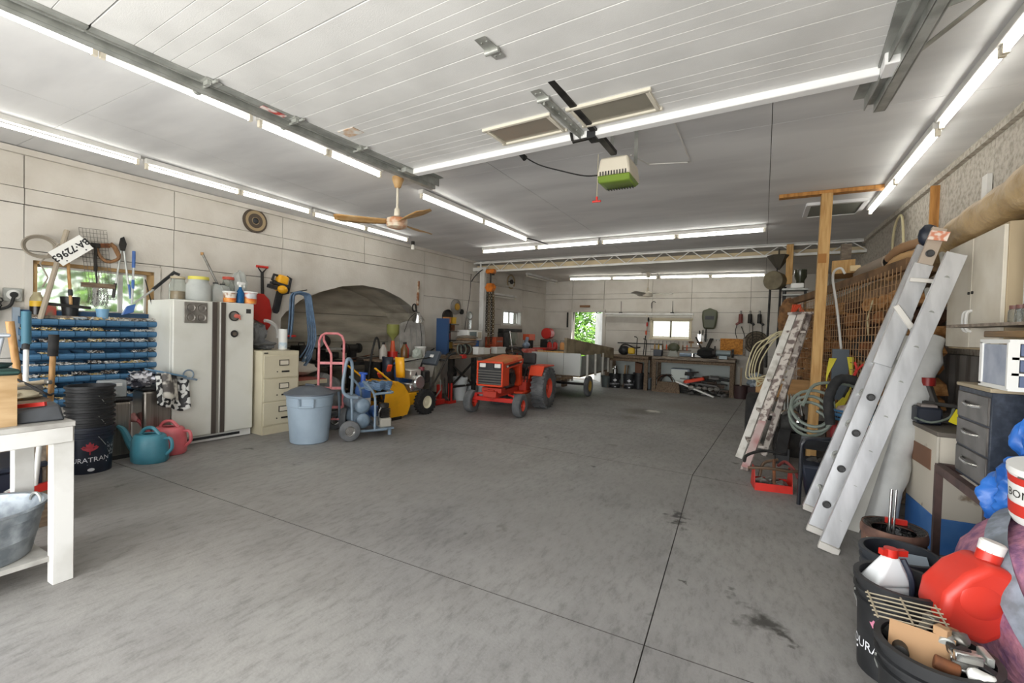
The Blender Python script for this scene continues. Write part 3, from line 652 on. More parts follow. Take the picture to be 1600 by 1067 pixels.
h = thing('chain_hoist', 'orange chain hoist with dangling chains hung from the truss', 'hoist', (-5.42, 8.86, 2.36))
b = B(); b.box((0, 0, .37), (.2, .1, .09)); b.cyl((-.06, -.06, .36), (-.06, .06, .36), .05); b.cyl((.06, -.06, .36), (.06, .06, .36), .05); b.done('trolley', hoisto, h, bevel=.01)
b = B(); b.cyl((0, 0, .1), (0, 0, .33), .018); b.box((.05, .02, .3), (.05, .04, .05)); b.done('hook', iron, h)
b = B(); b.cyl((0, -.07, 0), (0, .07, 0), .11, n=6); b.cyl((0, -.09, 0), (0, .09, 0), .08, n=18); b.box((.1, 0, .01), (.07, .06, .06)); b.done('gear_case', hoisto, h, bevel=.006)
def chain(pts, r=.008, link=.045):
    b = B(); P = smooth(pts, 6); acc = []; last = P[0]
    for p in P[1:]:
        d = (p-last).length; k = max(1, round(d/link))
        for i in range(k): acc.append(last+(p-last)*(i/k))
        last = p
    acc.append(last)
    for i, (p, q) in enumerate(zip(acc, acc[1:])):
        e = q-p; L = e.length*.62; d = e.normalized(); s_ = d.cross(Vector((1, 0, 0)) if i % 2 else Vector((0, 1, 0)))
        if s_.length < .1: s_ = d.orthogonal()
        s_ = s_.normalized()*r*1.4; m_ = (p+q)/2
        b.tube([m_-d*L, m_-d*L*.7+s_, m_+d*L*.7+s_, m_+d*L, m_+d*L*.7-s_, m_-d*L*.7-s_], r*.55, 4, True)
    return b
for i, (x0, zend) in enumerate(((-.09, -1.0), (-.03, -1.3), (.04, -1.25), (.09, -1.1))):
    o = chain([(x0*.8, 0, -.08), (x0, .01, -.5), (x0+.01, 0, zend)], .016).done('chain', M('dull brass chain', '#6b5a3c', .5, .6) if i % 2 else iron, h); o['kind'] = 'stuff'
b = B(); b.tube(smooth([(-5.66, 8.9, 2.78), (-5.72, 8.85, 2.72), (-5.82, 8.8, 2.6), (-5.88, 8.78, 2.5)], 5), .012, 6); tag(b.done('black_cable', rubber), 'short black cable drooping from the left end of the truss', 'cable')
b = B(); b.tube(smooth([(-5.84, 8.7, 2.66), (-5.86, 8.7, 2.2), (-5.9, 8.66, 1.8), (-5.92, 8.62, 1.4)], 5), .006, 5); tag(b.done('hanging_wire', rubber), 'thin dark wire hanging down the wall beside the column', 'wire')
b = B(); b.tube(smooth([(-3.6, 7.02, 2.99), (-3.55, 7.15, 2.985), (-3.48, 7.3, 2.97), (-3.45, 7.58, 2.97)], 4), .01, 6); tag(b.done('lamp_cable', rubber), 'short black cable joining the fan row of lights to the cross lights', 'cable')
bt = thing('bulb_holder', 'white bulb holder hanging at the end of the left wall lights', 'bulb holder', (-5.58, 6.42, 2.9))
b = B(); b.cyl((0, 0, .0), (0, 0, .06), .03); b.done('cap', iron, bt); b = B(); b.lathe([(0, -.1), (.03, -.09), (.035, -.06), (.02, 0), (.0, 0)], n=12); b.done('bulb', lampw, bt)

# ---------------------------------------------------------------- timber post and short post
ps = thing('timber_post', 'tall timber post wedged between floor and ceiling with plank on top', 'post', (.5, 6.06, 0))
b = B(); b.hexa([(-.045, -.05, 0), (.05, -.05, 0), (.05, .05, 0), (-.045, .05, 0)], [(.0, -.05, ZC(6)-.045), (.105, -.05, ZC(6)-.045), (.105, .05, ZC(6)-.045), (.0, .05, ZC(6)-.045)]); b.done('upright', wood, ps, bevel=.004)
b = B(); b.box((.1, .03, ZC(6)-.024), (1.0, .1, .04)); b.done('head_plank', woodo, ps, bevel=.003)
b = B()
b.box((.03, -.052, 2.28), (.075, .006, .1)); b.done('stained_patch', M('dark stain on timber', '#9c6a34', .8), ps)
sh = B(); sh.box((.335, 8.92, 2.63), (.1, .05, .66)); tag(sh.done('short_timber_upright', wood, bevel=.004), 'short pale timber upright fixed to the truss', 'timber upright')
ht = thing('ceiling_hatch', 'grey hatch panel in the ceiling behind the timber post', 'hatch', (.7, 6.88, ZC(6.9)-.012))
b = B(); b.box((0, 0, 0), (.5, .6, .02)); b.done('panel', M('greenish grey panel', '#7d8078', .6), ht)
b = B()
for c, d in (((0, .32, 0), (.6, .05, .035)), ((0, -.32, 0), (.6, .05, .035)), ((.28, 0, 0), (.05, .6, .035)), ((-.28, 0, 0), (.05, .6, .035))): b.box(c, d)
b.done('trim_frame', ceilm, ht)
def LW(y, off, z=0): return (XL(y)+off*math.cos(LA), y-off*math.sin(LA), z)
def mrot(x, z):
    x = Vector(x).normalized(); z = Vector(z); z = (z-x*z.dot(x)).normalized(); y = z.cross(x)
    return Matrix((x, y, z)).transposed().to_euler()
WN = Vector((math.cos(LA), -math.sin(LA), 0))     # into the room from the left wall
WD = Vector((math.sin(LA), math.cos(LA), 0))      # along the left wall, away from the door
# ---------------------------------------------------------------- refrigerator
fr = thing('refrigerator', 'old off-white two door refrigerator with dark handle strips', 'refrigerator', LW(3.145, .36), RL)
b = B(); b.box((-.02, 0, .87), (.6, .88, 1.56)); b.done('cabinet', fridgem, fr, bevel=.008)
for nm, y0, y1 in (('door', -.44, .015), ('door', .045, .44)):
    b = B(); b.box((.315, (y0+y1)/2, .87), (.07, y1-y0, 1.56)); d = b.done('door', fridgem, fr, bevel=.012, seg=2)
    ya = y1-.035 if y0 < -.1 else y0+.03
    b = B(); b.box((.357, ya, .87), (.014, .05, 1.55)); b.done('handle_strip', M('dark brown trim', '#4a423c', .45), d, bevel=.003)
b = B(); b.box((.3, .03, .87), (.05, .03, 1.56)); b.done('centre_trim', M('dull silver trim', '#a9a59c', .35, .5), fr)
b = B(); b.box((.27, 0, .045), (.08, .87, .075)); b.done('toe_grille', white, fr)
b = B(); b.box((.313, 0, .05), (.006, .6, .03)); b.done('grille_opening', black, fr)
b = B(); b.box((.352, .37, 1.555), (.004, .055, .055)); b.done('badge', M('dark badge', '#3b3b3b', .4), fr)
b = B()
for x in (-.28, .25):
    for y in (-.4, .4): b.cyl((x, y, 0), (x, y, .1), .02, n=8)
b.done('foot', black, fr)['kind'] = 'stuff'
def onf(y, z, off=0): # point on the fridge front
    return LW(3.145+y*math.cos(LA), .36+.351+off, z)
mt = thing('baking_tray', 'grey four cup baking tray stuck on the left refrigerator door', 'tray', LW(2.925, .722, 1.51), RL)
trm = M('dull grey tin', '#8d8880', .45, .4, hex2='#75706a', scale=8)
b = B(); b.box((0, 0, 0), (.012, .235, .235)); b.done('plate', trm, mt, bevel=.02, seg=3)
for y in (-.055, .055):
    for z in (-.055, .055):
        b = B(); b.lathe([(.046, 0), (.05, .008), (.046, .01), (.042, .004), (.03, -.004), (.024, .004), (.012, .006), (0, .006)], (.006, y, z), 18, (1, 0, 0)); b.done('cup', trm, mt)
mg = thing('round_magnet', 'grey dial magnet with pink ribbon on the right refrigerator door', 'magnet', LW(3.34, .716, 1.49), RL)
b = B(); b.cyl((0, 0, 0), (.012, 0, 0), .062, n=24); b.done('disc', trm, mg); b = B(); b.torus((.012, 0, 0), .055, .006, (1, 0, 0)); b.done('rim', darkst, mg)
b = B(); b.ball((.018, .03, 0), .03, (.2, 1.3, .8), wob=.5); b.tube([(.016, .03, 0), (.016, .07, -.04)], .008, 5); b.done('ribbon', M('coral ribbon', '#cf6a5c', .6), mg)
mg = thing('round_magnet', 'small dark ringed magnet below the dial magnet', 'magnet', LW(3.345, .716, 1.275), RL)
b = B(); b.torus((.006, 0, 0), .033, .011, (1, 0, 0)); b.done('ring', darkst, mg); b = B(); b.cyl((0, 0, 0), (.012, 0, 0), .028); b.done('face', chrome, mg)
# things on top of the refrigerator
ZF = 1.652
def jar(loc, r, h, label, lidm, lidh=.03, body=clear, neck=.8, rz=0):
    t = thing('jar', label, 'jar', loc); b = B()
    b.lathe([(0, 0), (r*.96, 0), (r, .02), (r, h*.72), (r*neck, h*.88), (r*neck, h), (r*neck-.004, h), (r*neck-.004, h*.88), (r-.005, h*.7), (r-.005, .01), (0, .01)], n=22); b.done('body', body, t)
    b = B(); b.lathe([(0, h+lidh), (r*neck+.004, h+lidh), (r*neck+.006, h-.005), (0, h-.005)], n=22); b.done('lid', lidm, t); return t
j = jar((-5.96, 2.83, ZF), .085, .25, 'large clear jar with brown dregs on the refrigerator corner', M('tan lid', '#b3a68c', .5), .02)
b = B(); b.lathe([(0, .01), (.079, .011), (.079, .1), (0, .11)], n=18); b.done('dregs', M('brown dregs', '#9a7a48', .5), j)
jar((-5.82, 2.98, ZF), .125, .25, 'big cloudy jar with yellow lid on the refrigerator', M('yellow lid', '#d8cf5a', .5), .03, frost)
def jug(loc, w, h, label, capm, m=frost, rz=0):
    t = thing('jug', label, 'jug', loc, rz); b = B()
    b.lathe([(0, 0), (w*.62, 0), (w*.66, .02), (w*.66, h*.62), (w*.5, h*.8), (w*.2, h*.92), (w*.2, h*.96), (0, h*.96)], n=4, sx=1, sy=1); b.done('body', m, t, bevel=.018, seg=2)
    b = B(); b.cyl((0, 0, h*.94), (0, 0, h), w*.22); b.done('cap', capm, t)
    b = B(); b.tube([(w*.15, 0, h*.88), (w*.5, 0, h*.82), (w*.58, 0, h*.66), (w*.45, 0, h*.55)], .012, 6); b.done('handle', m, t); return t
jug((-5.84, 3.18, ZF), .125, .235, 'plain white jug without a label on the refrigerator', black, rz=.8)
jug((-5.98, 3.34, ZF), .13, .24, 'squat white jug with blue line behind the orange tub', black, rz=.8)
jar((-6.05, 3.45, ZF), .075, .31, 'clear jar with red lid behind the blue bottle', M('red lid', '#c7513f', .5), .03)
def tub(loc, r, h, label, m1, m2):
    t = thing('food_tub', label, 'tub', loc); b = B(); b.lathe([(0, 0), (r*.86, 0), (r, h), (r-.004, h), (0, h-.01)], n=20); b.done('body', m1, t)
    b = B(); b.lathe([(0, h+.012), (r+.004, h+.012), (r+.006, h-.004), (r, h-.006)], n=20); b.done('lid', paper, t)
    b = B(); b.lathe([(r*.865+.001, .004), (r*.93+.001, h*.45)], n=20); b.done('label_band', m2, t); return t
orl = M('orange print', '#dd6a2c', .5, hex2='#e8a04a', scale=18, detail=2); whl = M('white and grey print', '#ded8cc', .5, hex2='#9a6a4a', scale=22, detail=1)
tub((-5.75, 3.3, ZF), .075, .125, 'orange and white tub left of the blue bottle', whl, orl)
tub((-5.72, 3.53, ZF), .085, .14, 'larger orange and white tub on the right end of the refrigerator', M('orange and blue print', '#cfd3d6', .5, hex2='#d8622f', scale=16, detail=1), orl)
t = thing('spray_bottle', 'bottle of blue liquid with white spray head on the refrigerator', 'bottle', (-5.72, 3.41, ZF)); b = B(); b.lathe([(0, 0), (.042, 0), (.045, .02), (.045, .13), (.018, .18), (.016, .2), (0, .2)], n=16); b.done('body', M('blue liquid', '#2c6ea8', .15, trans=.4), t)
b = B(); b.cyl((0, 0, .2), (0, 0, .23), .018); b.box((.0, .01, .245), (.03, .09, .035)); b.bar((0, .045, .235), (0, .05, .19), .012, .02); b.done('spray_head', paper, t, bevel=.004)
t = thing('caulking_tube', 'metal pole leaning on the wall behind the refrigerator jars', 'pole', (-6.1, 3.47, ZF)); b = B(); b.cyl((0, 0, .0), (-.17, -.22, .62), .014); b.done('shaft', steel, t)
b = B(); b.cyl((-.17, -.22, .6), (-.172, -.223, .635), .018); b.done('end_cap', handlew, t)
for i, (dy, an) in enumerate(((-.07, -.42), (.0, -.3), (.05, -.24))):
    t = thing('sealant_tube', 'white sealant tube leaning behind the refrigerator jars, %s of three' % ('left', 'middle', 'right')[i], 'tube', (-6.08, 3.5+dy, ZF), rot=(-an*-.9, -.16, 0)); b = B(); b.cyl((0, 0, 0), (0, 0, .36), .027); b.done('cartridge', paper, t); b = B(); b.cyl((0, 0, .36), (0, 0, .46), .008, .004); b.done('nozzle', frost, t)
t = thing('plastic_bag', 'crumpled white plastic bag slumped against the wall behind the jars', 'bag', (-6.08, 3.6, ZF)); b = B(); b.ball((0, 0, .22), .13, (.6, .8, 1.7), 3, .45, 2, 2.5); b.done('film', frost, t)
# red shovel, yellow chainsaw, disc
t = thing('snow_shovel', 'red plastic shovel with D handle hung on the wall above the filing cabinet', 'shovel', LW(4.02, .05, 1.5), RL)
b = B(); b.cyl((0, .03, .28), (0, .02, .64), .02); b.done('shaft', iron, t)
b = B(); b.prism([(-.13, -.02), (-.145, .1), (-.12, .24), (-.04, .33), (.04, .33), (.12, .25), (.155, .1), (.14, -.12), (.09, -.19), (.05, -.1)], .025, mrot((0, 1, 0), (1, 0, 0)).to_matrix().to_4x4()); b.done('blade', red, t, bevel=.006)
b = B(); b.tube([(0, .02, .62), (0, -.045, .7), (0, .085, .7), (0, .02, .62)], .013, 6); b.done('grip_yoke', iron, t); b = B(); b.cyl((0, -.06, .71), (0, .1, .71), .018); b.done('grip', red, t)
t = thing('chainsaw', 'yellow and black electric chainsaw hung bar down on the left wall', 'chainsaw', LW(4.23, .1, 1.7), RL, rot=(math.radians(-12), 0, RL))
b = B(); b.box((0, 0, .36), (.12, .16, .13)); b.box((.0, .02, .22), (.12, .15, .08)); b.ball((.03, .02, .22), .07, (1, 1.1, .9)); b.done('housing', yellow, t, bevel=.03, seg=2)
b = B(); b.tube([(0, -.06, .4), (0, -.13, .4), (0, -.14, .32), (0, -.08, .3)], .02, 7); b.tube([(0, .06, .43), (0, .13, .42), (0, .13, .2), (0, .06, .17)], .018, 7); b.bar((.0, -.14, .28), (0, .1, .29), .1, .035); b.bar((.0, -.18, .22), (0, -.02, .22), .06, .05); b.done('handle', black, t)
b = B(); b.prism([(-.045, 0), (-.045, -.3), (-.02, -.34), (.03, -.34), (.05, -.3), (.05, 0)], .035, Matrix.Translation((-.01, .0, .2)) @ mrot((0, 1, 0), (1, 0, 0)).to_matrix().to_4x4()); b.done('bar_sheath', black, t, bevel=.005)
t = thing('speaker_disc', 'round brown loudspeaker disc high on the left wall', 'speaker', LW(3.95, .0, 2.84), RL)
b = B(); b.cyl((0, 0, 0), (.03, 0, 0), .165, n=28); b.done('backing_ring', M('dark brown ring', '#4c4136', .7), t); b = B(); b.lathe([(.14, .034), (.1, .03), (.06, .015), (.05, .032), (0, .03)], (0, 0, 0), 28, (1, 0, 0)); b.done('cone', M('tan paper cone', '#9a8666', .7), t); b = B(); b.ball((.03, 0, 0), .045, (.4, 1, 1)); b.done('dust_cap', black, t)
# ---------------------------------------------------------------- filing cabinet, things on it
fc = thing('filing_cabinet', 'beige three drawer steel filing cabinet beside the refrigerator', 'filing cabinet', LW(3.87, .5), RL)
b = B(); b.box((0, 0, .53), (.68, .5, 1.06)); b.done('case', beige, fc, bevel=.005)
for i in range(3):
    zc = .86-.3*i; b = B(); b.box((.347, 0, zc), (.018, .46, .285)); d = b.done('drawer', beige, fc, bevel=.004)
    b = B(); b.box((.361, .03, zc+.05), (.008, .13, .075)); b.done('label_frame', M('dark label frame', '#57524a', .4, .5), d); b = B(); b.box((.366, .03, zc+.05), (.002, .11, .055)); b.done('label_card', M('cream card', '#cdc6b4', .8), d)
    b = B(); b.box((.363, .05, zc-.065), (.012, .1, .02)); b.cyl((.358, -.06, zc-.065), (.364, -.06, zc-.065), .008, n=8); b.done('handle', darkst, d)
b = B(); b.box((.345, 0, .05), (.012, .48, .1)); b.done('plinth', beige, fc)
b = B(); b.box((.345, -.2, 1.035), (.005, .05, .014)); b.done('maker_plate', darkst, fc)
pt = thing('paper_towel_roll', 'white paper towel roll standing on the filing cabinet', 'paper roll', (-5.75, 4.02, 1.062)); b = B(); b.lathe([(.02, 0), (.055, 0), (.055, .28), (.02, .28), (.02, 0)], n=22); b.done('roll', paper, pt); b = B(); b.lathe([(.0555, .02), (.0555, .1)], n=22); b.done('wrapper_print', M('pale blue print', '#b9cbd6', .6, hex2='#e2e4e2', scale=20, detail=1), pt)
t = thing('folded_tarp', 'grey folded tarp heaped on the filing cabinet', 'tarp', (-5.93, 3.84, 1.062)); b = B(); b.ball((0, 0, .06), .16, (1.2, .9, .42), 3, .5, 5, 2.2); b.ball((0, -.06, .2), .11, (.8, .9, 1.3), 3, .5, 8, 2.4); b.done('cloth', canvas, t)
t = thing('circular_saw_guard', 'curved white plastic guard lying behind the filing cabinet tarp', 'guard', (-6.0, 3.92, 1.25)); b = B(); b.tube(arc((0, 0, 0), .2, -.2, 1.6, 10, 'yz'), .025, 6); b.done('guard_arc', white, t)
# blue hose coil hung over the arch edge
t = thing('air_hose_coil', 'long loop of blue air hose hung by the arched alcove', 'hose', LW(4.47, .3, 1.86), RL)
for k in range(9):
    w = .11+.012*(k % 5); zb = -.78-.03*(k*7 % 5) ; yo = .012*(k % 3)-.01; x = .012*(k-4)
    L = -.62 if k % 2 else -.66
    pts = [(x, -w-.03, L), (x, -w-.01, -.4), (x, -w, -.12)] + [(x, w*math.sin(a)-.0, .0+w*(math.cos(a))*.55-.06) for a in (-1.1, -.5, 0, .5, 1.1)] + [(x, w+.02, -.2), (x, w+.07+yo, -.6), (x, w+.04, zb), (x, w-.06+yo, zb-.16)]
    b = B(); b.tube(smooth(pts, 4), .011, 6); b.done('hose_strand', hoseb, t)
b = B(); b.torus((0, -.13, -.62), .05, .016, (0, 0, 1)); b.done('red_tie', red, t); b = B(); b.cyl((0, .1, -.9), (0, .08, -1.02), .018); b.done('brass_coupling', chrome, t)
b = B(); b.cyl((-.28, .02, .02), (.06, .06, .06), .008); b.done('hook', iron, t)

# ---------------------------------------------------------------- bins on the tool wall
rk = thing('bin_rack', 'wall rack of blue plastic parts bins full of screws', 'bin rack', LW(2.19, .0, 0), RL)
b = B(); b.box((.06, 0, .98), (.02, 1.1, 1.0)); b.done('back_panel', M('dark blue panel', '#2b4c6b', .6), rk)
b = B()
b.bar((.08, -.56, .02), (.08, -.56, 1.5), .05, .04); b.done('upright', greyp, rk); b = B(); b.bar((.08, .56, .02), (.08, .56, 1.5), .05, .04); b.done('upright', greyp, rk)
binmesh = None; qr = random.Random(3)
smat = [M('brass screws', '#c9ae72', .5), M('zinc screws', '#cfccc6', .5), M('dark bolts', '#5a5046', .6)]
for r in range(8):
    zr = 1.36-.115*r
    bits = [B(), B(), B()]
    for c in range(9):
        y = -.49+.1225*c
        if binmesh is None:
            b = B(); w = .116
            prof = [(.08, .06), (.08, -.01), (.26, -.03), (.285, -.026), (.304, -.01), (.308, .01), (.299, .027), (.282, .034), (.272, .026), (.284, .012), (.279, -.005), (.25, -.02), (.085, .0), (.085, .06)]
            b.prism(prof, w, Matrix.Translation((0, w/2, 0)) @ mrot((1, 0, 0), (0, -1, 0)).to_matrix().to_4x4())
            for s_ in (-1, 1): b.prism([(.08, .06), (.08, -.01), (.26, -.03), (.285, -.026), (.304, -.01), (.308, .01), (.299, .027), (.275, .034), (.2, .035)], .003, Matrix.Translation((0, s_*w/2+.0015, 0)) @ mrot((1, 0, 0), (0, -1, 0)).to_matrix().to_4x4())
            o = b.done('bin', bluebin, rk, sharp=30); binmesh = o.data
        else:
            o = bpy.data.objects.new('bin', binmesh); COL.objects.link(o); o.parent = rk
        o.location = (0, y, zr)
        if qr.random() < (.9 if r in (1, 2, 4, 5) else .55) or r == 0 and c > 2:
            k = qr.choice((0, 1, 2)); fill = qr.choice((.03, .04, .05))
            for i in range(80):
                p = Vector((qr.uniform(.13, .28), y+qr.uniform(-.05, .05), zr+fill+qr.uniform(-.01, .014))); d = Vector((qr.uniform(-1, 1), qr.uniform(-1, 1), qr.uniform(-.4, .4))).normalized()*.013
                bits[k if qr.random() < .6 else 1].bar(p-d, p+d, .006)
    for k in range(3):
        if len(bits[k].b.verts): bits[k].done('screws', smat[k], rk)['kind'] = 'stuff'
        else: bits[k].b.free()
b = B(); b.lathe([(0, 0), (.05, 0), (.062, .005), (.05, .012), (0, .014)], n=18); o = b.done('saucer', M('white and blue print', '#c9d6de', .5), None); tag(solo(o, LW(2.06, .24, 1.405)), 'small white dish on the top row of blue bins', 'dish')
t = thing('plastic_cup', 'light blue plastic cup standing on the top row of blue bins', 'cup', LW(2.25, .2, 1.375)); b = B(); b.lathe([(0, 0), (.042, 0), (.056, .13), (.06, .13), (.06, .14), (.052, .14), (.04, .01), (0, .01)], n=18); b.done('body', M('light blue plastic', '#76a3c4', .5), t)
# window sill group
sb_ = B(); sb_.bar(wall_pt(1.72, 1.415, .1), wall_pt(2.82, 1.415, .1), .2, .03); struct(sb_.done('trim_sill', woodg))
t = thing('bottle', 'dark syrup bottle with yellow label on the window sill', 'bottle', LW(1.78, .06, 1.43)); b = B(); b.lathe([(0, 0), (.05, 0), (.053, .02), (.053, .15), (.05, .17), (.03, .21), (.03, .23), (0, .23)], n=16); b.done('body', M('amber glass', '#c9bf9c', .2, trans=.5), t)
b = B(); b.lathe([(0, .004), (.0535, .004), (.0535, .085), (0, .085)], n=16); b.done('dark_syrup', M('dark syrup', '#1c1510', .3), t); b = B(); b.lathe([(.054, .085), (.054, .14)], n=16); b.done('label', M('yellow label', '#cfa62a', .5), t)
t = thing('pail', 'small black pail on the sill behind the squeegee', 'pail', LW(2.02, .09, 1.43)); b = B(); b.lathe([(0, 0), (.06, 0), (.075, .14), (.08, .2), (.07, .2), (.055, .01), (0, .01)], n=18); b.done('body', black, t)
t = thing('picture_box', 'small red edged box on the sill left of the squeegee', 'box', LW(1.86, .05, 1.43), RL); b = B(); b.box((0, 0, .065), (.05, .12, .13)); b.done('carton', M('brown print', '#8a7a66', .7, hex2='#b8483c', scale=12, detail=1), t)
t = thing('garden_hoe', 'worn wooden tool handle leaning across the left window', 'tool handle', LW(1.76, .27, 1.385), RL); b = B(); b.tube([(0, 0, 0), (-.08, .1, .4), (-.19, .235, .93)], .023, 8); b.done('shaft', M('bleached wood', '#a39887', .8), t)
t = thing('floor_squeegee', 'dark squeegee head on a tan pole standing on the sill', 'squeegee', LW(2.0, .2, 1.42), RL); b = B(); b.cyl((0, 0, .12), (-.1, .0, .56), .014); b.done('pole', handlew, t); b = B(); b.bar((0, -.17, .125), (.01, .15, .1), .035, .03); b.done('head', iron, t); b = B(); b.cyl((-.015, 0, .22), (-.03, 0, .28), .02); b.done('ferrule', black, t)
pl_ = thing('licence_plate', 'white licence plate hung upside down across the window head', 'licence plate', LW(1.995, .22, 2.1), rot=mrot(-WD*.78+Vector((0, 0, -.72)), WN+Vector((0, 0, .05))))
b = B(); b.box((0, 0, 0), (.32, .165, .003)); b.done('plate', M('plate white', '#e6e5e0', .4), pl_, bevel=.001)
text('BA\u00b772963', .09, M('black ink', '#1b1b1d', .5), pl_, (0, -.005, .002), (0, 0, 0))
b = B()
for x in (-.1, .1): b.cyl((x, .06, .001), (x, .06, .004), .007, n=8)
b.done('bolt_hole', black, pl_)['kind'] = 'stuff'
t = thing('hose_coil', 'thin pale hose coil hung left of the window', 'hose', LW(1.79, .08, 2.11), RL); b = B()
pts = []
for i in range(90): a = i/90*6.2*PI; r = .105+.012*(i//29); pts.append((.02+.012*(i/30), r*math.cos(a), r*.86*math.sin(a)))
pts += [(.03, .0, -.16), (.02, .06, -.3), (.02, .02, -.4)]
b.tube(pts, .008, 6); b.done('hose_loop', M('tan rubber hose', '#938a7c', .7), t); b = B(); b.cyl((0.02, .0, .09), (-.05, .0, .1), .006); b.done('nail', iron, t)
t = thing('wire_grid', 'wire mesh panel hanging over the window head', 'wire mesh', LW(2.25, .04, 1.62), RL)
gm = M('grey wire', '#77746d', .5, .4)
for i in range(9): b = B(); b.cyl((0, -.07+.014*i*1.9-.0, 0), (0, -.155+.029*i, .75), .0022, n=4); b.done('wire', gm, t)
for i in range(18): f_ = i/17; b = B(); b.cyl((0, -.07-.085*f_, .75*f_), (0, .143-.066*f_, .75*f_+.012), .0022, n=4); b.done('wire', gm, t)
t = thing('hand_shears', 'dark cast iron shears hung before the window', 'shears', LW(2.235, .07, 1.66), RL); b = B(); b.bar((0, .01, 0), (0, -.005, .3), .012, .02); b.bar((0, -.01, .26), (0, -.01, .53), .02, .045); b.box((0, -.012, .54), (.03, .08, .05)); b.done('blade', iron, t, bevel=.004); b = B(); b.bar((0, .0, .05), (0, .02, .22), .012, .025); b.done('handle', M('pale grip', '#9a948a', .6), t)
t = thing('bow_saw', 'old hand saw with rounded brown wooden grip hung by the window', 'saw', LW(2.33, .06, 2.04), RL); b = B(); b.tube(smooth([(0, -.1, .16), (0, -.07, .06), (0, 0, .0), (0, .09, .04), (0, .1, .1)], 4), .018, 7); b.tube([(0, .1, .08), (0, .06, .17), (0, .02, .2)], .024, 7); b.done('handle', handled, t); b = B(); b.bar((0, .02, .18), (0, -.1, .16), .004, .05); b.done('blade', rust, t)
t = thing('brush_board', 'brown board hung across the window with chains under it', 'board', LW(2.25, .07, 1.77), RL); b = B(); b.box((0, 0, 0), (.03, .28, .05)); b.done('plank', woodd, t); 
for k in range(6): o = chain([(.0, -.08+.028*k, -.02), (.005, -.07+.03*k, -.1), (0, -.085+.03*k, -.19-.02*(k % 3))], .006, .03).done('chain', steel, t); o['kind'] = 'stuff'
b = B(); b.box((0, -.02, -.12), (.012, .05, .2)); b.done('metal_strap', galv, t)
t = thing('loppers', 'long handled loppers hung open over the window', 'loppers', LW(2.46, .06, 1.66), RL)
for s_ in (-1, 1):
    b = B(); b.cyl((0, .072*s_, 0), (0, .01*s_, .55), .011, n=8); b.done('arm', galv, t); b = B(); b.cyl((.0, .08*s_, -.01), (0, .06*s_, .15), .016, n=8); b.done('grip', M('dark grip', '#3c3a38', .7) if s_ < 0 else bluep, t)
b = B(); b.prism([(-.02, .52), (.02, .52), (.035, .6), (.01, .68), (-.02, .66), (-.035, .58)], .015, mrot((0, 1, 0), (1, 0, 0)).to_matrix().to_4x4()); b.done('jaw', iron, t)
t = thing('window_brush', 'telescopic pole with blue grip and blue brush head beside the loppers', 'brush', LW(2.52, .13, 1.56), RL)
b = B(); b.cyl((.02, 0, .03), (-.03, .03, .46), .012, n=8); b.done('pole', silver, t); b = B(); b.cyl((-.03, .03, .44), (-.04, .035, .63), .017, n=8); b.cyl((.0, .015, .2), (-.01, .02, .3), .015, n=8); b.done('grip', bluep, t); b = B(); b.hexa([(.02, -.1, -.1), (.08, -.1, -.1), (.08, -.0, -.07), (.02, -.0, -.07)], [(.02, -.05, .0), (.05, -.05, .0), (.05, .03, .03), (.02, .03, .03)]); b.done('brush_head', bluep, t, bevel=.006)
t = thing('litter_grabber', 'black and grey reaching grabber leaning over the window corner', 'grabber', LW(2.53, .2, 1.6), RL); b = B(); b.cyl((0, 0, 0), (-.03, .19, .17), .012, n=8); b.done('shaft', silver, t); b = B(); b.bar((-.03, .18, .165), (-.06, .41, .4), .025, .03); b.bar((-.06, .4, .39), (-.06, .46, .37), .02, .03); b.done('trigger_grip', black, t)
t = thing('lawn_edger', 'thin forked wire tool leaning between window and refrigerator', 'tool', LW(2.74, .2, 1.38), RL); b = B(); b.tube([(0, 0, 0), (-.08, -.04, .3), (-.1, -.08, .5)], .006, 5); b.tube([(0, .0, 0), (-.02, .05, .02), (-.04, -.02, .28)], .006, 5); b.done('prong', darkst, t)
t = thing('power_outlet', 'round white outlet box with black cord left of the window', 'outlet', LW(1.62, .0, 1.62), RL); b = B(); b.box((.02, 0, 0), (.04, .13, .13)); b.done('box', galv, t, bevel=.004); b = B(); b.cyl((.04, 0, 0), (.06, 0, 0), .048, n=20); b.done('receptacle', white, t); b = B(); b.cyl((.06, 0, 0), (.085, 0, 0), .028); b.done('plug', rubber, t); b = B(); b.tube(smooth([(.07, 0, -.02), (.08, -.03, -.11), (.06, -.12, -.15), (.05, -.3, -.16), (.06, -.5, -.2)], 4), .014, 7); b.done('cord', rubber, t)
t = thing('chain_bundle', 'tangle of grey chains and cords hanging at the left edge of the tool wall', 'chains', LW(1.46, .06, 1.45), RL)
for k in range(5): o = chain([(.0, -.02*k, .28), (.03, -.05+.03*k, .1), (.02, .03-.02*k, -.05), (.0, -.03, -.1)], .011, .05).done('chain', steel if k % 2 else darkst, t); o['kind'] = 'stuff'
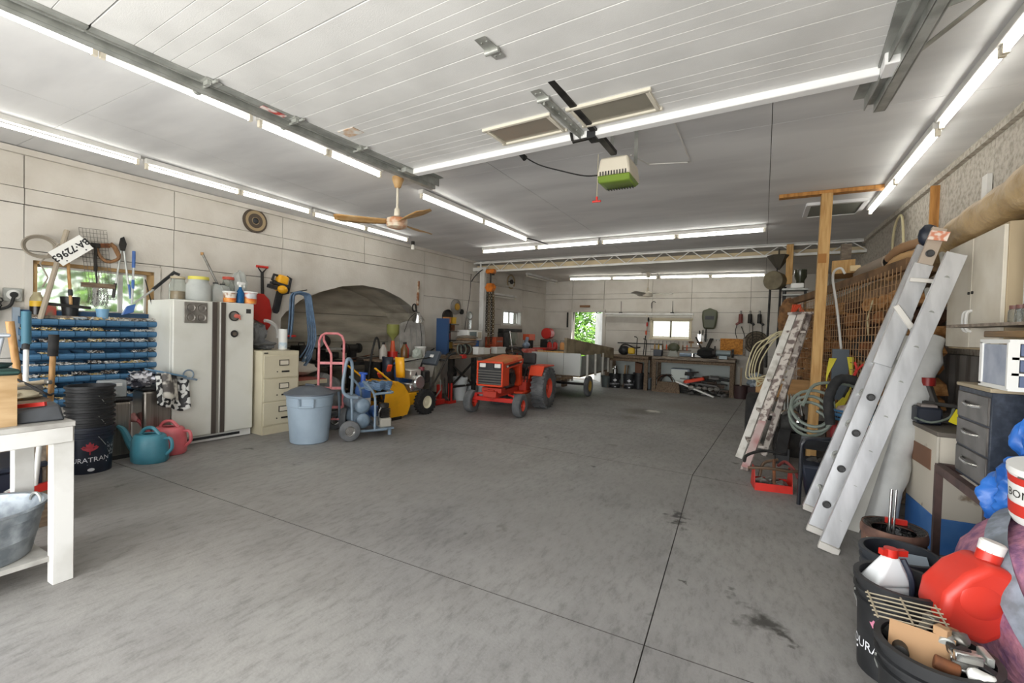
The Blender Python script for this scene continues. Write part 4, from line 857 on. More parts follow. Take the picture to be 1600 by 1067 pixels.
# ---------------------------------------------------------------- white work table and what is on and under it
tb = thing('work_table', 'white painted wooden work table at the left edge', 'table', (-3.53, .42, 0))
b = B(); b.box((0, 0, .845), (.66, 1.24, .03)); b.done('tabletop', M('scuffed white tabletop', '#b9b7b1', .6, hex2='#8f8c86', scale=5), tb, bevel=.003)
b = B(); b.box((.315, 0, .8), (.025, 1.22, .1)); b.done('apron', white, tb, bevel=.002); b = B(); b.box((-.315, 0, .8), (.025, 1.22, .1)); b.done('apron', white, tb, bevel=.002); b = B(); b.box((0, .6, .8), (.6, .025, .1)); b.done('apron', white, tb, bevel=.002)
for x in (-.29, .27):
    for y in (-.57, .58): b = B(); b.bar((x, y, 0), (x, y, .83), .085, .07); b.done('leg', white, tb, bevel=.003)
b = B(); b.box((-.02, 0, .13), (.56, 1.1, .025)); b.done('shelf', M('scuffed white tabletop', '#b9b7b1'), tb)
t = thing('wash_tub', 'galvanised oval wash tub on the lower shelf of the white table', 'tub', (-3.5, .72, .145), .2)
b = B(); b.lathe([(0, 0), (.2, 0), (.205, .01), (.222, .1), (.226, .105), (.226, .115), (.24, .2), (.244, .205), (.244, .215), (.25, .25), (.26, .255), (.258, .268), (.244, .262), (.2, .02), (0, .015)], n=32, sy=1.15); b.done('body', M('spangled zinc', '#a3aab0', .42, .55, hex2='#7e868d', scale=16), t)
for s_ in (-1, 1): b = B(); b.tube(arc((.0, s_*.27, .23), .045, 0, PI, 8, 'xz'), .008, 6); b.done('handle', galv, t)
t = thing('wooden_crate', 'plywood box marked with faded black script on the white table', 'crate', (-3.41, .62, .861)); 
for nm, c, d in (('side', (.16, 0, .13), (.015, .42, .26)), ('side', (-.16, 0, .13), (.015, .42, .26)), ('end', (0, .2, .13), (.31, .015, .26)), ('end', (0, -.2, .13), (.31, .015, .26)), ('bottom', (0, 0, .008), (.31, .4, .015))): b = B(); b.box(c, d); b.done(nm, M('pale plywood', '#c2a47c', .75, hex2='#a98a60', scale=4, stretch=(1, 1, 5)), t)
text('7', .07, M('faded black paint', '#2e2a26', .8), t, (.169, .09, .12), (PI/2, 0, PI/2)); 
t = thing('green_cloth', 'dark green cloth folded over the plywood box', 'cloth', (-3.4, .62, 1.12)); b = B(); b.box((0, 0, .01), (.36, .44, .03)); b.ball((.0, .05, .03), .15, (1, 1.2, .25), 2, .4, 3); b.done('fabric', M('dark green cloth', '#2f4d46', .9, hex2='#223a3c', scale=8), t, bevel=.01)
t = thing('storage_box', 'translucent white plastic box on top of the plywood box', 'box', (-3.44, .58, 1.165)); b = B(); b.hexa([(-.14, -.2, 0), (.14, -.2, 0), (.14, .2, 0), (-.14, .2, 0)], [(-.16, -.22, .14), (.16, -.22, .14), (.16, .22, .14), (-.16, .22, .14)]); b.done('body', M('milky plastic', '#cfd6de', .35, trans=.15), t, bevel=.012, seg=2); b = B(); b.box((0, 0, .145), (.35, .47, .02)); b.done('lid', M('milky plastic', '#cfd6de'), t, bevel=.006)
t = thing('tool_case', 'slate grey plastic tool case on the near corner of the white table', 'case', (-3.37, .9, .861), -.15); b = B(); b.hexa([(-.1, -.13, 0), (.1, -.13, 0), (.1, .13, 0), (-.1, .13, 0)], [(-.08, -.12, .05), (.085, -.12, .05), (.085, .11, .085), (-.08, .11, .085)]); b.done('shell', dgrey, t, bevel=.01, seg=2); b = B(); b.bar((-.05, -.1, .07), (.06, .06, .09), .02); b.done('red_handle', red, t)
# dark bench behind the white table
t = thing('low_bench', 'dark cluttered bench between the white table and the bin rack', 'bench', (-4.75, .78, 0)); b = B(); b.box((0, 0, .82), (.8, 1.0, .04)); b.done('top', woodd, t)
for x in (-.36, .36):
    for y in (-.45, .45): b = B(); b.bar((x, y, 0), (x, y, .8), .06); b.done('leg', woodg, t)
ZB_ = .842
t = thing('sledge_hammer', 'grey headed sledge hammer with upright wooden handle on the dark bench', 'hammer', (-4.52, 1.14, ZB_)); b = B(); b.cyl((.0, .03, .06), (.0, -.02, .53), .019, .023); b.done('handle', handlew, t); b = B(); b.box((0, 0, .045), (.1, .28, .085)); b.done('head', M('dull grey iron', '#82807c', .6, .3), t, bevel=.02, seg=2)
t = thing('snow_brush', 'long pole with teal grip and white shaft standing behind the dark bench', 'pole', (-5.1, 1.35, .55)); b = B(); b.cyl((0, 0, 0), (-.02, .01, .66), .017); b.done('shaft', paper, t); b = B(); b.cyl((-.02, .01, .64), (-.03, .012, .9), .03); b.done('grip', M('teal grip', '#3d6c7e', .6), t); b = B(); b.cyl((0, 0, .6), (-.02, .01, .66), .024); b.done('collar', black, t)
t = thing('garden_mallet', 'wooden mallet shaft with black rubber grip leaning on the blue bins', 'mallet', (-4.6, 1.32, .72)); b = B(); b.cyl((0, .0, -.718), (-.02, .05, .45), .018); b.done('shaft', handlew, t); b = B(); b.cyl((-.018, .047, .4), (-.025, .055, .56), .03); b.done('grip', rubber, t)
t = thing('lumber_offcut', 'short yellow board lying on the dark bench', 'board', (-4.42, 1.0, ZB_+.016), .3); b = B(); b.box((0, 0, 0), (.12, .3, .03)); b.done('plank', wood, t)
t = thing('rag', 'cream rag heaped on the dark bench', 'rag', (-4.45, 1.08, ZB_)); b = B(); b.ball((0, 0, .03), .1, (1, 1.5, .4), 3, .5, 11, 2); b.done('cloth', M('cream rag', '#c3b89e', .95), t)
t = thing('ring_binder', 'dark blue grey flat tray on the dark bench', 'tray', (-4.75, .9, ZB_+.03), -.2); b = B(); b.box((0, .1, 0), (.3, .34, .025)); b.done('panel', dgrey, t)
t = thing('claw_hammer', 'claw hammer lying across the front of the dark bench', 'hammer', (-4.42, 1.06, ZB_+.09), .1); b = B(); b.cyl((0, -.08, 0), (0, .22, .02), .015); b.done('handle', M('whitish handle', '#b9aa92', .6), t); b = B(); b.bar((-.05, .22, .02), (.06, .22, .02), .03); b.done('head', steel, t, bevel=.006)
t = thing('cable', 'black cable looping over the dark bench', 'cable', (-4.5, 1.2, ZB_)); b = B(); b.tube(smooth([(-.3, -.2, .25), (-.1, -.08, .16), (.1, -.02, .1), (.16, .06, .03), (.05, .12, .02)], 5), .008, 6); b.done('lead', rubber, t)
t = thing('wall_valve', 'small rusty valve on a bent pipe at the left edge', 'valve', (-4.6, 1.0, 1.25)); b = B(); b.ball((0, 0, 0), .045, (.8, 1.1, .7), 2, .2); b.done('knob', rust, t); b = B(); b.tube([(0, .03, 0), (.02, .06, -.1), (.02, .07, -.48)], .008, 6); b.done('rod', iron, t)
# under the benches
t = thing('push_broom', 'wide push broom with brown bristles on the floor under the dark bench', 'broom', (-5.25, 1.3, 0), math.radians(60)); b = B(); b.box((0, 0, .11), (.5, .07, .05)); b.done('block', handlew, t, bevel=.006); b = B(); b.box((0, 0, .045), (.48, .06, .09)); b.done('bristles', M('brown bristle', '#6b4a32', .95, hex2='#49321f', scale=40, stretch=(3, 3, .3)), t); b = B(); b.cyl((0, 0, .13), (-.2, .02, .72), .017); b.done('handle', handlew, t)
t = thing('plastic_crate', 'dark navy plastic box with white mark under the bench', 'box', (-4.6, 1.0, 0)); b = B(); b.box((0, 0, .2), (.5, .5, .36)); b.done('body', navy, t, bevel=.02); b = B(); b.box((0, 0, .39), (.53, .53, .04)); b.done('lid', navy, t, bevel=.01)
b = B(); b.prism([(-.07, .03), (-.03, .0), (-.06, -.05), (0, -.02), (.06, -.05), (.04, 0), (.07, .05), (.01, .03), (-.01, .06)], .002, Matrix.Translation((.251, .12, .22)) @ mrot((0, 1, 0), (1, 0, 0)).to_matrix().to_4x4()); b.done('white_mark', paper, t)
t = thing('dust_pan', 'red edged snow pusher blade leaning under the bench', 'scoop', (-4.2, 1.22, 0)); b = B(); b.bar((-.05, -.35, .22), (-.05, .1, .27), .03, .05); b.done('red_edge', red, t); b = B(); b.hexa([(-.1, -.36, 0), (.0, -.36, 0), (.0, .1, 0), (-.1, .1, 0)], [(-.06, -.36, .22), (-.04, -.36, .22), (-.04, .1, .25), (-.06, .1, .25)]); b.done('blade', woodd, t); b = B(); b.cyl((-.05, -.05, .25), (-.05, -.02, .62), .015); b.done('pole', white, t)
t = thing('blue_tote', 'light blue plastic tub pushed far back under the benches', 'tub', (-5.5, 1.45, 0)); b = B(); b.hexa([(-.15, -.15, 0), (.15, -.15, 0), (.15, .15, 0), (-.15, .15, 0)], [(-.18, -.18, .32), (.18, -.18, .32), (.18, .18, .32), (-.18, .18, .32)]); b.done('body', M('light blue plastic', '#76a3c4'), t, bevel=.015)
# ---------------------------------------------------------------- black pails
leafpoly = [(0, .5), (.1, .3), (.22, .36), (.2, .14), (.36, .22), (.42, .12), (.5, .1), (.38, -.06), (.1, -.2), (.03, -.2), (.03, -.45), (-.03, -.45), (-.03, -.2), (-.1, -.2), (-.38, -.06), (-.5, .1), (-.42, .12), (-.36, .22), (-.2, .14), (-.22, .36), (-.1, .3)]
def on_cyl(poly, r, z0, ang, sc, m, parent, name):
    b = B(); P = [Vector(((r+.0012)*math.cos(ang+sc*x/r), (r+.0012)*math.sin(ang+sc*x/r), z0+sc*y)) for x, y in poly]
    c = Vector(((r+.0012)*math.cos(ang), (r+.0012)*math.sin(ang), z0))
    for i in range(len(P)): b.face([c, P[i], P[(i+1) % len(P)]])
    return b.done(name, m, parent)
redleaf = M('faded red print', '#a5343f', .6); pinkleaf = M('pink print', '#c77a92', .6); inkw = M('white print', '#dfe0e4', .6)
def pail(loc, label, r=.17, h=.42, print_ang=None, leaf=None, tilt=None, bail=True, mouth=None, tm=None, m=navy, cat='pail', group=None, words=True):
    t = thing('black_pail', label, cat, loc, 0, group, rot=tilt)
    rb = r*.92
    def rz_(z): return rb+(r-rb)*z/h
    b = B(); b.lathe([(0, 0), (rb, 0), (rz_(h*.74), h*.74), (rz_(h*.74)+.012, h*.75), (rz_(h*.74)+.012, h*.77), (rz_(h*.78), h*.78), (rz_(h*.84), h*.84), (r+.012, h*.85), (r+.012, h*.87), (r, h*.88), (r, h*.94), (r+.014, h*.95), (r+.014, h), (r-.006, h), (rb-.006, .012), (0, .012)], n=32); b.done('bucket', m, t)
    if bail:
        b = B(); b.tube(arc((0, 0, h*.8), r+.02, math.radians(200), math.radians(340), 14, 'xz') if bail == 2 else [(r*1.04*math.cos(a), -.0+.12*math.sin(a), h*.8-.17*math.sin(a)) for a in [PI*i/14 for i in range(15)]], .003, 5); b.done('bail', galv, t)
    if print_ang is not None:
        a = print_ang
        if words: wrap_text('DURATRAN', r*.36, rz_(h*.3)+.002, inkw, t, h*.3, a, .05); on_cyl([(-1, -.05), (1, .05), (1, .12), (-1, .02)], rz_(h*.2)+.001, h*.2, a, r*.85, inkw, t, 'underline')
        on_cyl(leafpoly, rz_(h*.55)+.001, h*.55, a+.1, h*.3, leaf or redleaf, t, 'leaf_print')
        on_cyl([(.5*math.cos(q), .3*math.sin(q)) for q in [i*.5236 for i in range(12)]], rz_(h*.09)+.001, h*.09, a+.15, r*.3, inkw, t, 'oval_print')
        on_cyl([(-.3, -.5), (.3, -.5), (.3, .5), (-.3, .5)], rz_(h*.5)+.001, h*.5, a+1.15, h*.3, M('small print panel', '#8d8f93', .6, hex2='#23262c', scale=60, detail=0, lo=.48, hi=.52), t, 'print_panel')
    return t
CX, CY = -5.46, 1.875; ca = math.atan2(-CY, -CX)
names = ['bottom printed pail of the black stack by the white table', 'second black pail from the bottom of the stack by the white table', 'middle black pail of the stack by the white table', 'fourth black pail from the bottom, below the topmost of the stack', 'topmost black pail of the stack by the white table']
for i in range(5):
    pail((CX, CY, .093*i), names[i], .168, .42, ca-.1 if i == 0 else None, bail=(i in (0, 2, 4)), m=navy if i == 0 else black)
# stainless bins behind
def steel_bin(loc, w, d, h, label, rz):
    t = thing('trash_bin', label, 'bin', loc, rz); b = B(); b.box((0, 0, h/2), (d, w, h)); b.done('body', M('brushed stainless', '#a9a29a', .28, .85, hex2='#8c867f', scale=3, stretch=(1, 40, .5)), t, bevel=.03, seg=3)
    b = B(); b.box((0, 0, h+.02), (d+.02, w+.02, .04)); b.done('lid', black, t, bevel=.015); b = B(); b.box((0, 0, .02), (d+.01, w+.01, .04)); b.done('base', black, t); return t
steel_bin((-5.82, 2.16, 0), .26, .3, .58, 'brushed stainless bin right behind the stack of black pails', RL); steel_bin((-5.84, 2.53, 0), .26, .3, .66, 'brushed stainless bin between the watering cans and the refrigerator', RL)
t = thing('cash_box', 'pale grey metal box with label standing on the stainless bin', 'box', (-5.77, 2.15, .622), RL); b = B(); b.box((0, 0, .085), (.16, .2, .17)); b.done('body', M('pale grey steel', '#9ea3a4', .5), t, bevel=.008); b = B(); b.box((.082, 0, .13), (.003, .12, .03)); b.done('label', paper, t)
t = thing('pet_bag', 'black and white printed bag hanging over the stainless bin', 'bag', (-5.66, 2.62, .42)); 
b = B(); b.grid(lambda u, v: Vector((.03*math.sin(u*7)+.05*v, -.14+.32*u, .42-.1*u-.36*v*(1-.3*abs(u-.5))+.02*math.sin(u*9+v*4))), 14, 12); b.done('film', M('black and white print', '#1e1e20', .5, hex2='#d9d9d4', scale=26, detail=0, lo=.47, hi=.53), t, solid=.004)
b = B(); b.grid(lambda u, v: Vector((.035+.03*math.sin(u*5)+.05*v, -.1+.16*u, .44-.05*u-.27*v)), 8, 8); b.done('animal_print', M('brown and white animal print', '#cdc8bd', .6, hex2='#5a5552', scale=9, detail=2, lo=.45, hi=.55), t, solid=.004)
t = thing('crumpled_film', 'crumpled clear plastic heap on the right stainless bin', 'plastic film', (-5.78, 2.42, .705)); b = B(); b.ball((0, 0, .07), .12, (.9, 1.1, .7), 3, .9, 4, 3.5); b.done('film', M('crumpled film', '#c9c8cc', .2, .3, hex2='#3c3c44', scale=14, detail=2, lo=.45, hi=.55), t)
t = thing('dust_cover', 'flat blue grey lid resting slanted against the refrigerator side', 'lid', (-5.7, 2.6, .84), rot=(math.radians(-16), 0, RL)); b = B(); b.box((0, 0, 0), (.2, .34, .02)); b.done('panel', M('blue grey plastic', '#5f7f98', .5), t, bevel=.006); b = B(); b.cyl((.04, .16, -.01), (.04, .3, -.01), .012); b.torus((0.04, .2, .03), .05, .008, (1, 0, 0)); b.done('handle', bluet, t)
# watering cans
def watering_can(loc, m, label, rz, rose=None, s=1):
    t = thing('watering_can', label, 'watering can', loc, rz); b = B()
    b.lathe([(0, 0), (.135*s, 0), (.15*s, .02), (.155*s, .08), (.145*s, .2*s), (.13*s, .26*s), (.115*s, .275*s), (.06*s, .28*s), (.06*s, .27*s)], n=26, sx=1.12, sy=.86); b.done('body', m, t)
    b = B(); b.tube(smooth([(-.13*s, 0, .1), (-.19*s, 0, .16), (-.27*s, 0, .3*s), (-.33*s, 0, .34*s)], 4), .02, 8, rs=[.05]+[.045-.03*i/12 for i in range(12)]); b.done('spout', m, t)
    b = B(); b.tube(smooth([(-.1*s, 0, .26*s), (-.05*s, 0, .325*s), (.03*s, 0, .335*s), (.1*s, 0, .27*s)], 4), .017, 8); b.done('top_handle', m, t)
    b = B(); b.tube(smooth([(.13*s, 0, .23*s), (.21*s, 0, .235*s), (.225*s, 0, .14*s), (.16*s, 0, .07*s)], 4), .016, 8); b.done('rear_handle', m, t)
    if rose: b = B(); b.lathe([(.018, 0), (.05, .07), (.055, .08), (0, .09)], (-.32*s, 0, .33*s), 16, (-1, 0, .55)); b.done('rose', rose, t)
    return t
wa = math.atan2(.5, .8)
watering_can((-5.34, 2.3, 0), tealp, 'teal plastic watering can in front of the stainless bins', math.radians(27)); watering_can((-5.52, 2.55, 0), pinkp, 'pink plastic watering can behind the teal one', math.radians(30), M('pale pink rose', '#d99a97', .5), 1.02)
# ---------------------------------------------------------------- grey trash can with lid
t = thing('trash_can', 'round grey plastic trash can with darker domed lid', 'trash can', (-4.79, 3.72, 0)); tcm = M('pale blue grey plastic', '#98a8b6', .5, hex2='#8a9aa8', scale=3)
b = B(); b.lathe([(0, 0), (.2, 0), (.215, .012), (.252, .44), (.258, .445), (.262, .55), (.27, .555), (.272, .585), (.255, .585), (.21, .02), (0, .02)], n=36); b.done('body', tcm, t)
b = B(); b.lathe([(0, .68), (.05, .675), (.12, .665), (.22, .63), (.265, .6), (.29, .595), (.292, .578), (.27, .575)], n=36); b.done('lid', M('dark grey plastic lid', '#565d66', .5, hex2='#4b5159', scale=5), t)
b = B(); b.box((0, 0, .685), (.16, .03, .02)); b.done('lid_handle', M('dark grey plastic lid', '#565d66'), t, bevel=.006)
av = math.atan2(-3.72, 4.79)
for k in (0, 1):
    a = av + (-.15 if k == 0 else PI); h_ = bpy.data.objects.new('handle', None)
    b = B()
    for da in (-.28, .28): b.bar((.262*math.cos(a+da), .262*math.sin(a+da), .44), (.278*math.cos(a+da), .278*math.sin(a+da), .545), .02, .03)
    b.tube([(.275*math.cos(a+da), .275*math.sin(a+da), .45) for da in (-.28, -.1, .1, .28)], .012, 6); b.done('handle', tcm, t)
# ---------------------------------------------------------------- pink hand truck
t = thing('hand_truck', 'pink tubular hand truck with two tyred wheels', 'hand truck', (-5.12, 4.3, 0), math.radians(38))
pk = lambda pts, r=.016: B().tube(pts, r, 8)
W2 = .16
pk([(-W2, 0, .12), (-W2, .0, 1.2), (-W2+.03, 0, 1.27), (-W2+.08, 0, 1.3), (W2-.08, 0, 1.3), (W2-.03, 0, 1.27), (W2, 0, 1.2), (W2, 0, .12)]).done('frame_tube', pinkt, t)
pk([(-W2+.05, .02, 1.29), (-W2+.05, .05, 1.2), (-.01, .03, 1.02), (.0, 0, .95), (0, 0, .15)]).done('centre_tube', pinkt, t)
for z in (.9, .56, .3): b = B(); b.bar((-W2, 0, z), (W2, 0, z), .012, .035); b.done('crossbar', pinkt, t)
b = B(); b.box((0, .12, .02), (.4, .22, .012)); b.box((0, .02, .07), (.36, .012, .1)); b.done('toe_plate', pinkt, t)
def wheel(name, c, r, w, parent, hub, tyre=tirem, ax=(1, 0, 0), hr=.5, tread=0, n=28):
    b = B(); ax = Vector(ax).normalized(); b.lathe([(r*hr, -w*.42), (r*.8, -w*.5), (r*.95, -w*.42), (r, -w*.25), (r, w*.25), (r*.95, w*.42), (r*.8, w*.5), (r*hr, w*.42), (r*hr, -w*.42)], c, n, ax); o = b.done(name, tyre, parent)
    b = B(); b.lathe([(0, w*.3), (r*.12, w*.3), (r*.14, w*.2), (r*hr*.8, w*.15), (r*hr*.95, w*.36), (r*hr+.004, w*.38), (r*hr+.004, -w*.38), (r*hr*.95, -w*.36), (r*hr*.8, -w*.15), (r*.14, -w*.2), (0, -w*.2)], c, n, ax); b.done('hub', hub, o)
    if tread:
        b = B(); u = ax.orthogonal().normalized(); v = ax.cross(u); cc = Vector(c)
        for k in range(tread):
            a = 2*PI*k/tread; d = u*math.cos(a)+v*math.sin(a); tg = -u*math.sin(a)+v*math.cos(a)
            for s_ in (-1, 1): p = cc + d*r*1.0; q = p + ax*s_*w*.44 + tg*r*.12*s_*s_; b.bar(p+ax*s_*w*.02, q, r*.09, r*.07, up=d)
        b.done('tread', tyre, o)['kind'] = 'stuff'
    return o
for s_ in (-1, 1): wheel('wheel', (s_*.2, -.1, .155), .155, .085, t, chrome, hr=.42)
b = B(); b.cyl((-.22, -.1, .155), (.22, -.1, .155), .012); b.bar((-W2, 0, .15), (-W2, -.1, .155), .03); b.bar((W2, 0, .15), (W2, -.1, .155), .03); b.done('axle', pinkt, t)
# ---------------------------------------------------------------- blue wheelbarrow air compressor
t = thing('air_compressor', 'blue grey portable air compressor with twin tanks and coiled hose', 'air compressor', (-4.52, 4.26, 0), math.radians(63))
# local x: towards the motor end (to the right), local y: away
for z in (.21, .40): b = B(); b.cyl((0, -.12, z), (0, .5, z), .095, n=22); b.ball((0, -.12, z), .095, (1, .45, 1)); b.ball((0, .5, z), .095, (1, .45, 1)); b.done('tank', bluet, t)
bt_ = lambda pts, nm='frame_tube', r=.016: B().tube(smooth(pts, 3), r, 8).done(nm, bluet, t)
for y in (-.17, .45):
    bt_([(.3, y, .09), (.1, y, .09), (-.1, y, .1), (-.17, y, .16)]); bt_([(.14, y, .1), (.14, y, .45), (.12, y, .56), (.05, y, .66), (-.02, y, .72)]); bt_([(-.14, y, .12), (-.15, y, .4), (-.16, y, .52)])
    bt_([(.34, y, .56), (.15, y, .55), (.12, y, .52)])
bt_([(-.08, -.17, .52), (-.2, -.17, .54), (-.26, -.15, .64), (-.22, -.14, .95), (-.19, -.14, 1.0), (-.15, -.13, .95), (-.14, -.13, .75), (-.14, -.1, .55)], 'push_handle', .02)
bt_([(.34, -.17, .56), (.38, -.1, .56), (.38, .38, .56), (.34, .45, .56)])
wheel('wheel', (-.19, -.24, .125), .125, .07, t, chrome, ax=(0, 1, 0), hr=.5); wheel('wheel', (-.19, .52, .125), .125, .07, t, chrome, ax=(0, 1, 0), hr=.5)
b = B(); b.box((.3, .1, .09), (.2, .5, .02)); b.cyl((.36, -.1, 0), (.36, -.1, .09), .025); b.cyl((.36, .35, 0), (.36, .35, .09), .025); b.done('skid_plate', bluet, t)
b = B(); b.box((.3, -.02, .16), (.16, .2, .12)); b.done('pump_base', M('cast aluminium', '#b9b5aa', .5, .4), t, bevel=.015)
b = B()
for k in range(6): b.box((.3, -.02, .235+.02*k), (.13, .17, .009))
b.box((.3, -.02, .28), (.1, .13, .13)); b.done('cylinder_fins', darkst, t)['kind'] = 'stuff'
b = B(); b.cyl((.3, -.02, .35), (.3, -.02, .4), .07); b.done('air_filter', iron, t); b = B(); b.tube(smooth([(.24, -.1, .36), (.2, -.14, .3), (.2, -.14, .2), (.22, -.1, .14)], 3), .01, 6); b.done('outlet_pipe', chrome, t)
b = B(); b.cyl((.3, .16, .24), (.3, .36, .24), .085); b.done('motor', bluep, t)
hc = B(); pts = []
for i in range(110): a = i/110*10*PI; r = .15+.025*math.sin(i*1.7); pts.append((.24+r*math.cos(a)*1.05, .05+r*math.sin(a), .585+.1*i/110+.012*math.sin(i*2.3)))
hc.tube(pts, .012, 5).done('coiled_hose', hoseb, t)
# blue bottle and sprayer behind the compressor
t = thing('pressure_sprayer', 'blue pump sprayer bottle standing behind the compressor', 'sprayer', (-4.98, 4.74, 0)); b = B(); b.lathe([(0, 0), (.1, 0), (.11, .03), (.11, .5), (.09, .58), (.05, .62), (0, .63)], n=20); b.done('tank', M('blue jug plastic', '#4f78b8', .4, hex2='#3a62a6', scale=4), t); b = B(); b.cyl((0, 0, .62), (0, 0, .74), .035); b.bar((-.07, 0, .74), (.07, 0, .74), .03); b.done('pump_handle', M('blue cap', '#3b63c0', .4), t); b = B(); b.lathe([(.111, .3), (.111, .4)], n=20); b.done('white_label', paper, t)
# ---------------------------------------------------------------- in the alcove
t = thing('alcove_bench', 'dark steel bench standing inside the arched alcove', 'bench', LW(5.75, -.48), RL)
b = B(); b.box((0, 0, .74), (.6, 2.4, .05)); b.done('top', darkst, t)
for x in (-.26, .26):
    for y in (-1.1, 0, 1.1): b = B(); b.bar((x, y, 0), (x, y, .72), .06); b.done('leg', iron, t)
for z in (.3,): b = B(); b.box((0, 0, z), (.56, 2.3, .03)); b.done('shelf', woodd, t)
def motor(loc, rz, label, s=1, m=iron, m2=galvd):
    t = thing('electric_motor', label, 'motor', loc, rz); b = B(); b.cyl((0, -.14*s, .11*s), (0, .14*s, .11*s), .1*s, n=20); b.done('casing', m, t, bevel=.01)
    b = B(); b.cyl((0, -.17*s, .11*s), (0, -.14*s, .11*s), .085*s); b.cyl((0, .14*s, .11*s), (0, .23*s, .11*s), .015*s); b.done('end_bell', m2, t); b = B(); b.box((0, 0, .01*s), (.2*s, .22*s, .02*s)); b.done('foot', darkst, t); return t
motor(LW(5.35, -.45, 1.0), .6, 'black cylindrical motor raised at the back of the alcove', 1.15)
t = thing('drill_stand', 'dark machine frame with grey table in the alcove', 'machine', LW(5.45, -.48, .766), RL)
b = B(); b.box((0, 0, .02), (.3, .5, .04)); b.box((-.05, -.05, .18), (.12, .12, .36)); b.done('frame', iron, t, bevel=.01); b = B(); b.box((.08, .05, .24), (.22, .36, .03)); b.done('table', galvd, t); b = B(); b.box((.05, .1, .12), (.14, .2, .12)); b.cyl((.12, .1, .12), (.16, .1, .12), .04); b.done('gearbox', darkst, t, bevel=.012)
t = thing('bench_grinder', 'black bench grinder at the right end of the alcove bench', 'grinder', LW(5.98, -.45, .766), RL)
b = B(); b.cyl((0, -.1, .24), (0, .1, .24), .075, n=18); b.bar((0, 0, 0), (0, 0, .2), .12); b.done('body', iron, t)
for y in (-.15, .15): b = B(); b.cyl((0, y-.02, .24), (0, y+.02, .24), .09, n=20); b.done('wheel_guard', darkst, t)
for i, (y, c, w, hh, lab) in enumerate(((4.75, darkst, .25, .22, 'dark tool case at the left end of the alcove bench'), (5.0, iron, .22, .3, 'black plastic crate behind the blue hose in the alcove'))):
    t = thing('tool_case', lab, 'case', LW(y, -.48, .766), RL); b = B(); b.box((0, 0, hh/2), (.3, w, hh)); b.done('body', c, t, bevel=.015); b = B(); b.tube([(.0, -.05, hh), (.0, -.05, hh+.04), (0, .05, hh+.04), (0, .05, hh)], .01, 6); b.done('handle', iron, t)
q6 = random.Random(11)
for i in range(6):
    y = 5.6+.2*i; t = thing('steel_bar', 'rusty steel bar laid across the alcove bench, number %d counting from the left' % (i+1) if 0 else ['reddish steel bar nearest the hand truck on the alcove bench', 'thin steel bar leaning low in the alcove', 'rusty strip lying flat on the alcove bench', 'dark flat bar sloping across the alcove bench', 'bent brown rod at the right of the alcove bench', 'short rusty rod at the far right of the alcove bench'][i], 'bar', LW(y, -.42+.05*(i % 3), .79+.02*(i % 2)), RL+q6.uniform(-.6, .6)); b = B(); b.bar((-.2, -.3, 0), (.2, .3, .05*(i % 3)), .03, .012); b.done('stock', [rust, darkst][i % 2], t)
t = thing('canvas_bundle', 'grey canvas bundle slumped behind the pink hand truck', 'bundle', LW(5.0, .16, 0), RL); b = B(); b.ball((0, 0, .33), .33, (.8, .9, 1.0), 3, .35, 21, 2); b.done('cover', M('grey canvas', '#7b7c7c'), t)
t = thing('white_sack', 'white sack lying on a beige plank by the alcove', 'sack', LW(4.74, -.12, .62), RL); b = B(); b.ball((0, 0, .1), .22, (.8, 1.2, .5), 3, .25, 23, 2); b.done('bag', M('soft white', '#cfc9bd', .8), t)
t = thing('beige_plank', 'beige shelf board sticking out beside the filing cabinet', 'plank', LW(4.62, .1, .56), RL); b = B(); b.box((0, 0, 0), (.6, .5, .06)); b.done('board', beige, t); b = B(); b.box((.0, 0, .033), (.58, .48, .01)); b.done('red_edge', M('faded red edge', '#9a5247', .8), t)
for s_ in (-.2, .2): b = B(); b.box((0, s_, -.3), (.5, .04, .52)); b.done('support', beige, t)
# ---------------------------------------------------------------- snow blower
t = thing('snow_blower', 'yellow two stage snow blower with chrome engine and cream wheels', 'snow blower', (-5.12, 5.98, 0), math.radians(-5))
for s_ in (-1, 1): wheel('wheel', (s_*.3-.02, 0, .2), .2, .13, t, M('cream wheel', '#ddd7bd', .45), rubber, hr=.52, tread=22)
side = [(-.86, .03), (-.9, .2), (-.86, .42), (-.76, .54), (-.62, .58), (-.5, .52), (-.38, .36), (-.36, .18), (-.42, .05)]
for s_ in (-1, 1): b = B(); b.prism(side, .012, Matrix.Translation((s_*.3, 0, 0)) @ mrot((0, 1, 0), (1, 0, 0)).to_matrix().to_4x4()); b.done('side_plate', yellow, t, bevel=.003)
b = B(); hp = [(-.76, .54), (-.62, .58), (-.5, .52), (-.4, .38), (-.37, .2), (-.42, .06), (-.5, .035)]
b.grid(lambda u, v: Vector((-.3+.6*v, hp[round(u*6)][0], hp[round(u*6)][1])), 6, 1); b.done('auger_housing', yellow, t, solid=.008)
for s_ in (-1, 1): b = B(); b.bar((s_*.315-.0, -.66, .52), (s_*.315-.09, -1.0, .8), .05, .022); b.done('drift_bar', yellow, t, bevel=.004)
b = B(); b.cyl((-.29, -.68, .26), (.29, -.68, .26), .025)
for i in range(40):
    u, a = i/40, i/40*4*PI; p = Vector((-.28+.56*u, -.68, .26)); d = Vector((0, math.cos(a), math.sin(a))); b.bar(p+d*.16, p+d*.22, .04, .02, up=(1, 0, 0))
b.done('auger', iron, t)['kind'] = 'stuff'
for s_ in (-1, 1): b = B(); b.bar((s_*.315, -.8, .02), (s_*.315, -.55, .02), .02, .05); b.done('skid_shoe', iron, t)
b = B(); b.box((0, -.2, .26), (.36, .42, .2)); b.box((0, -.38, .24), (.3, .1, .3)); b.done('chassis', yellow, t, bevel=.01)
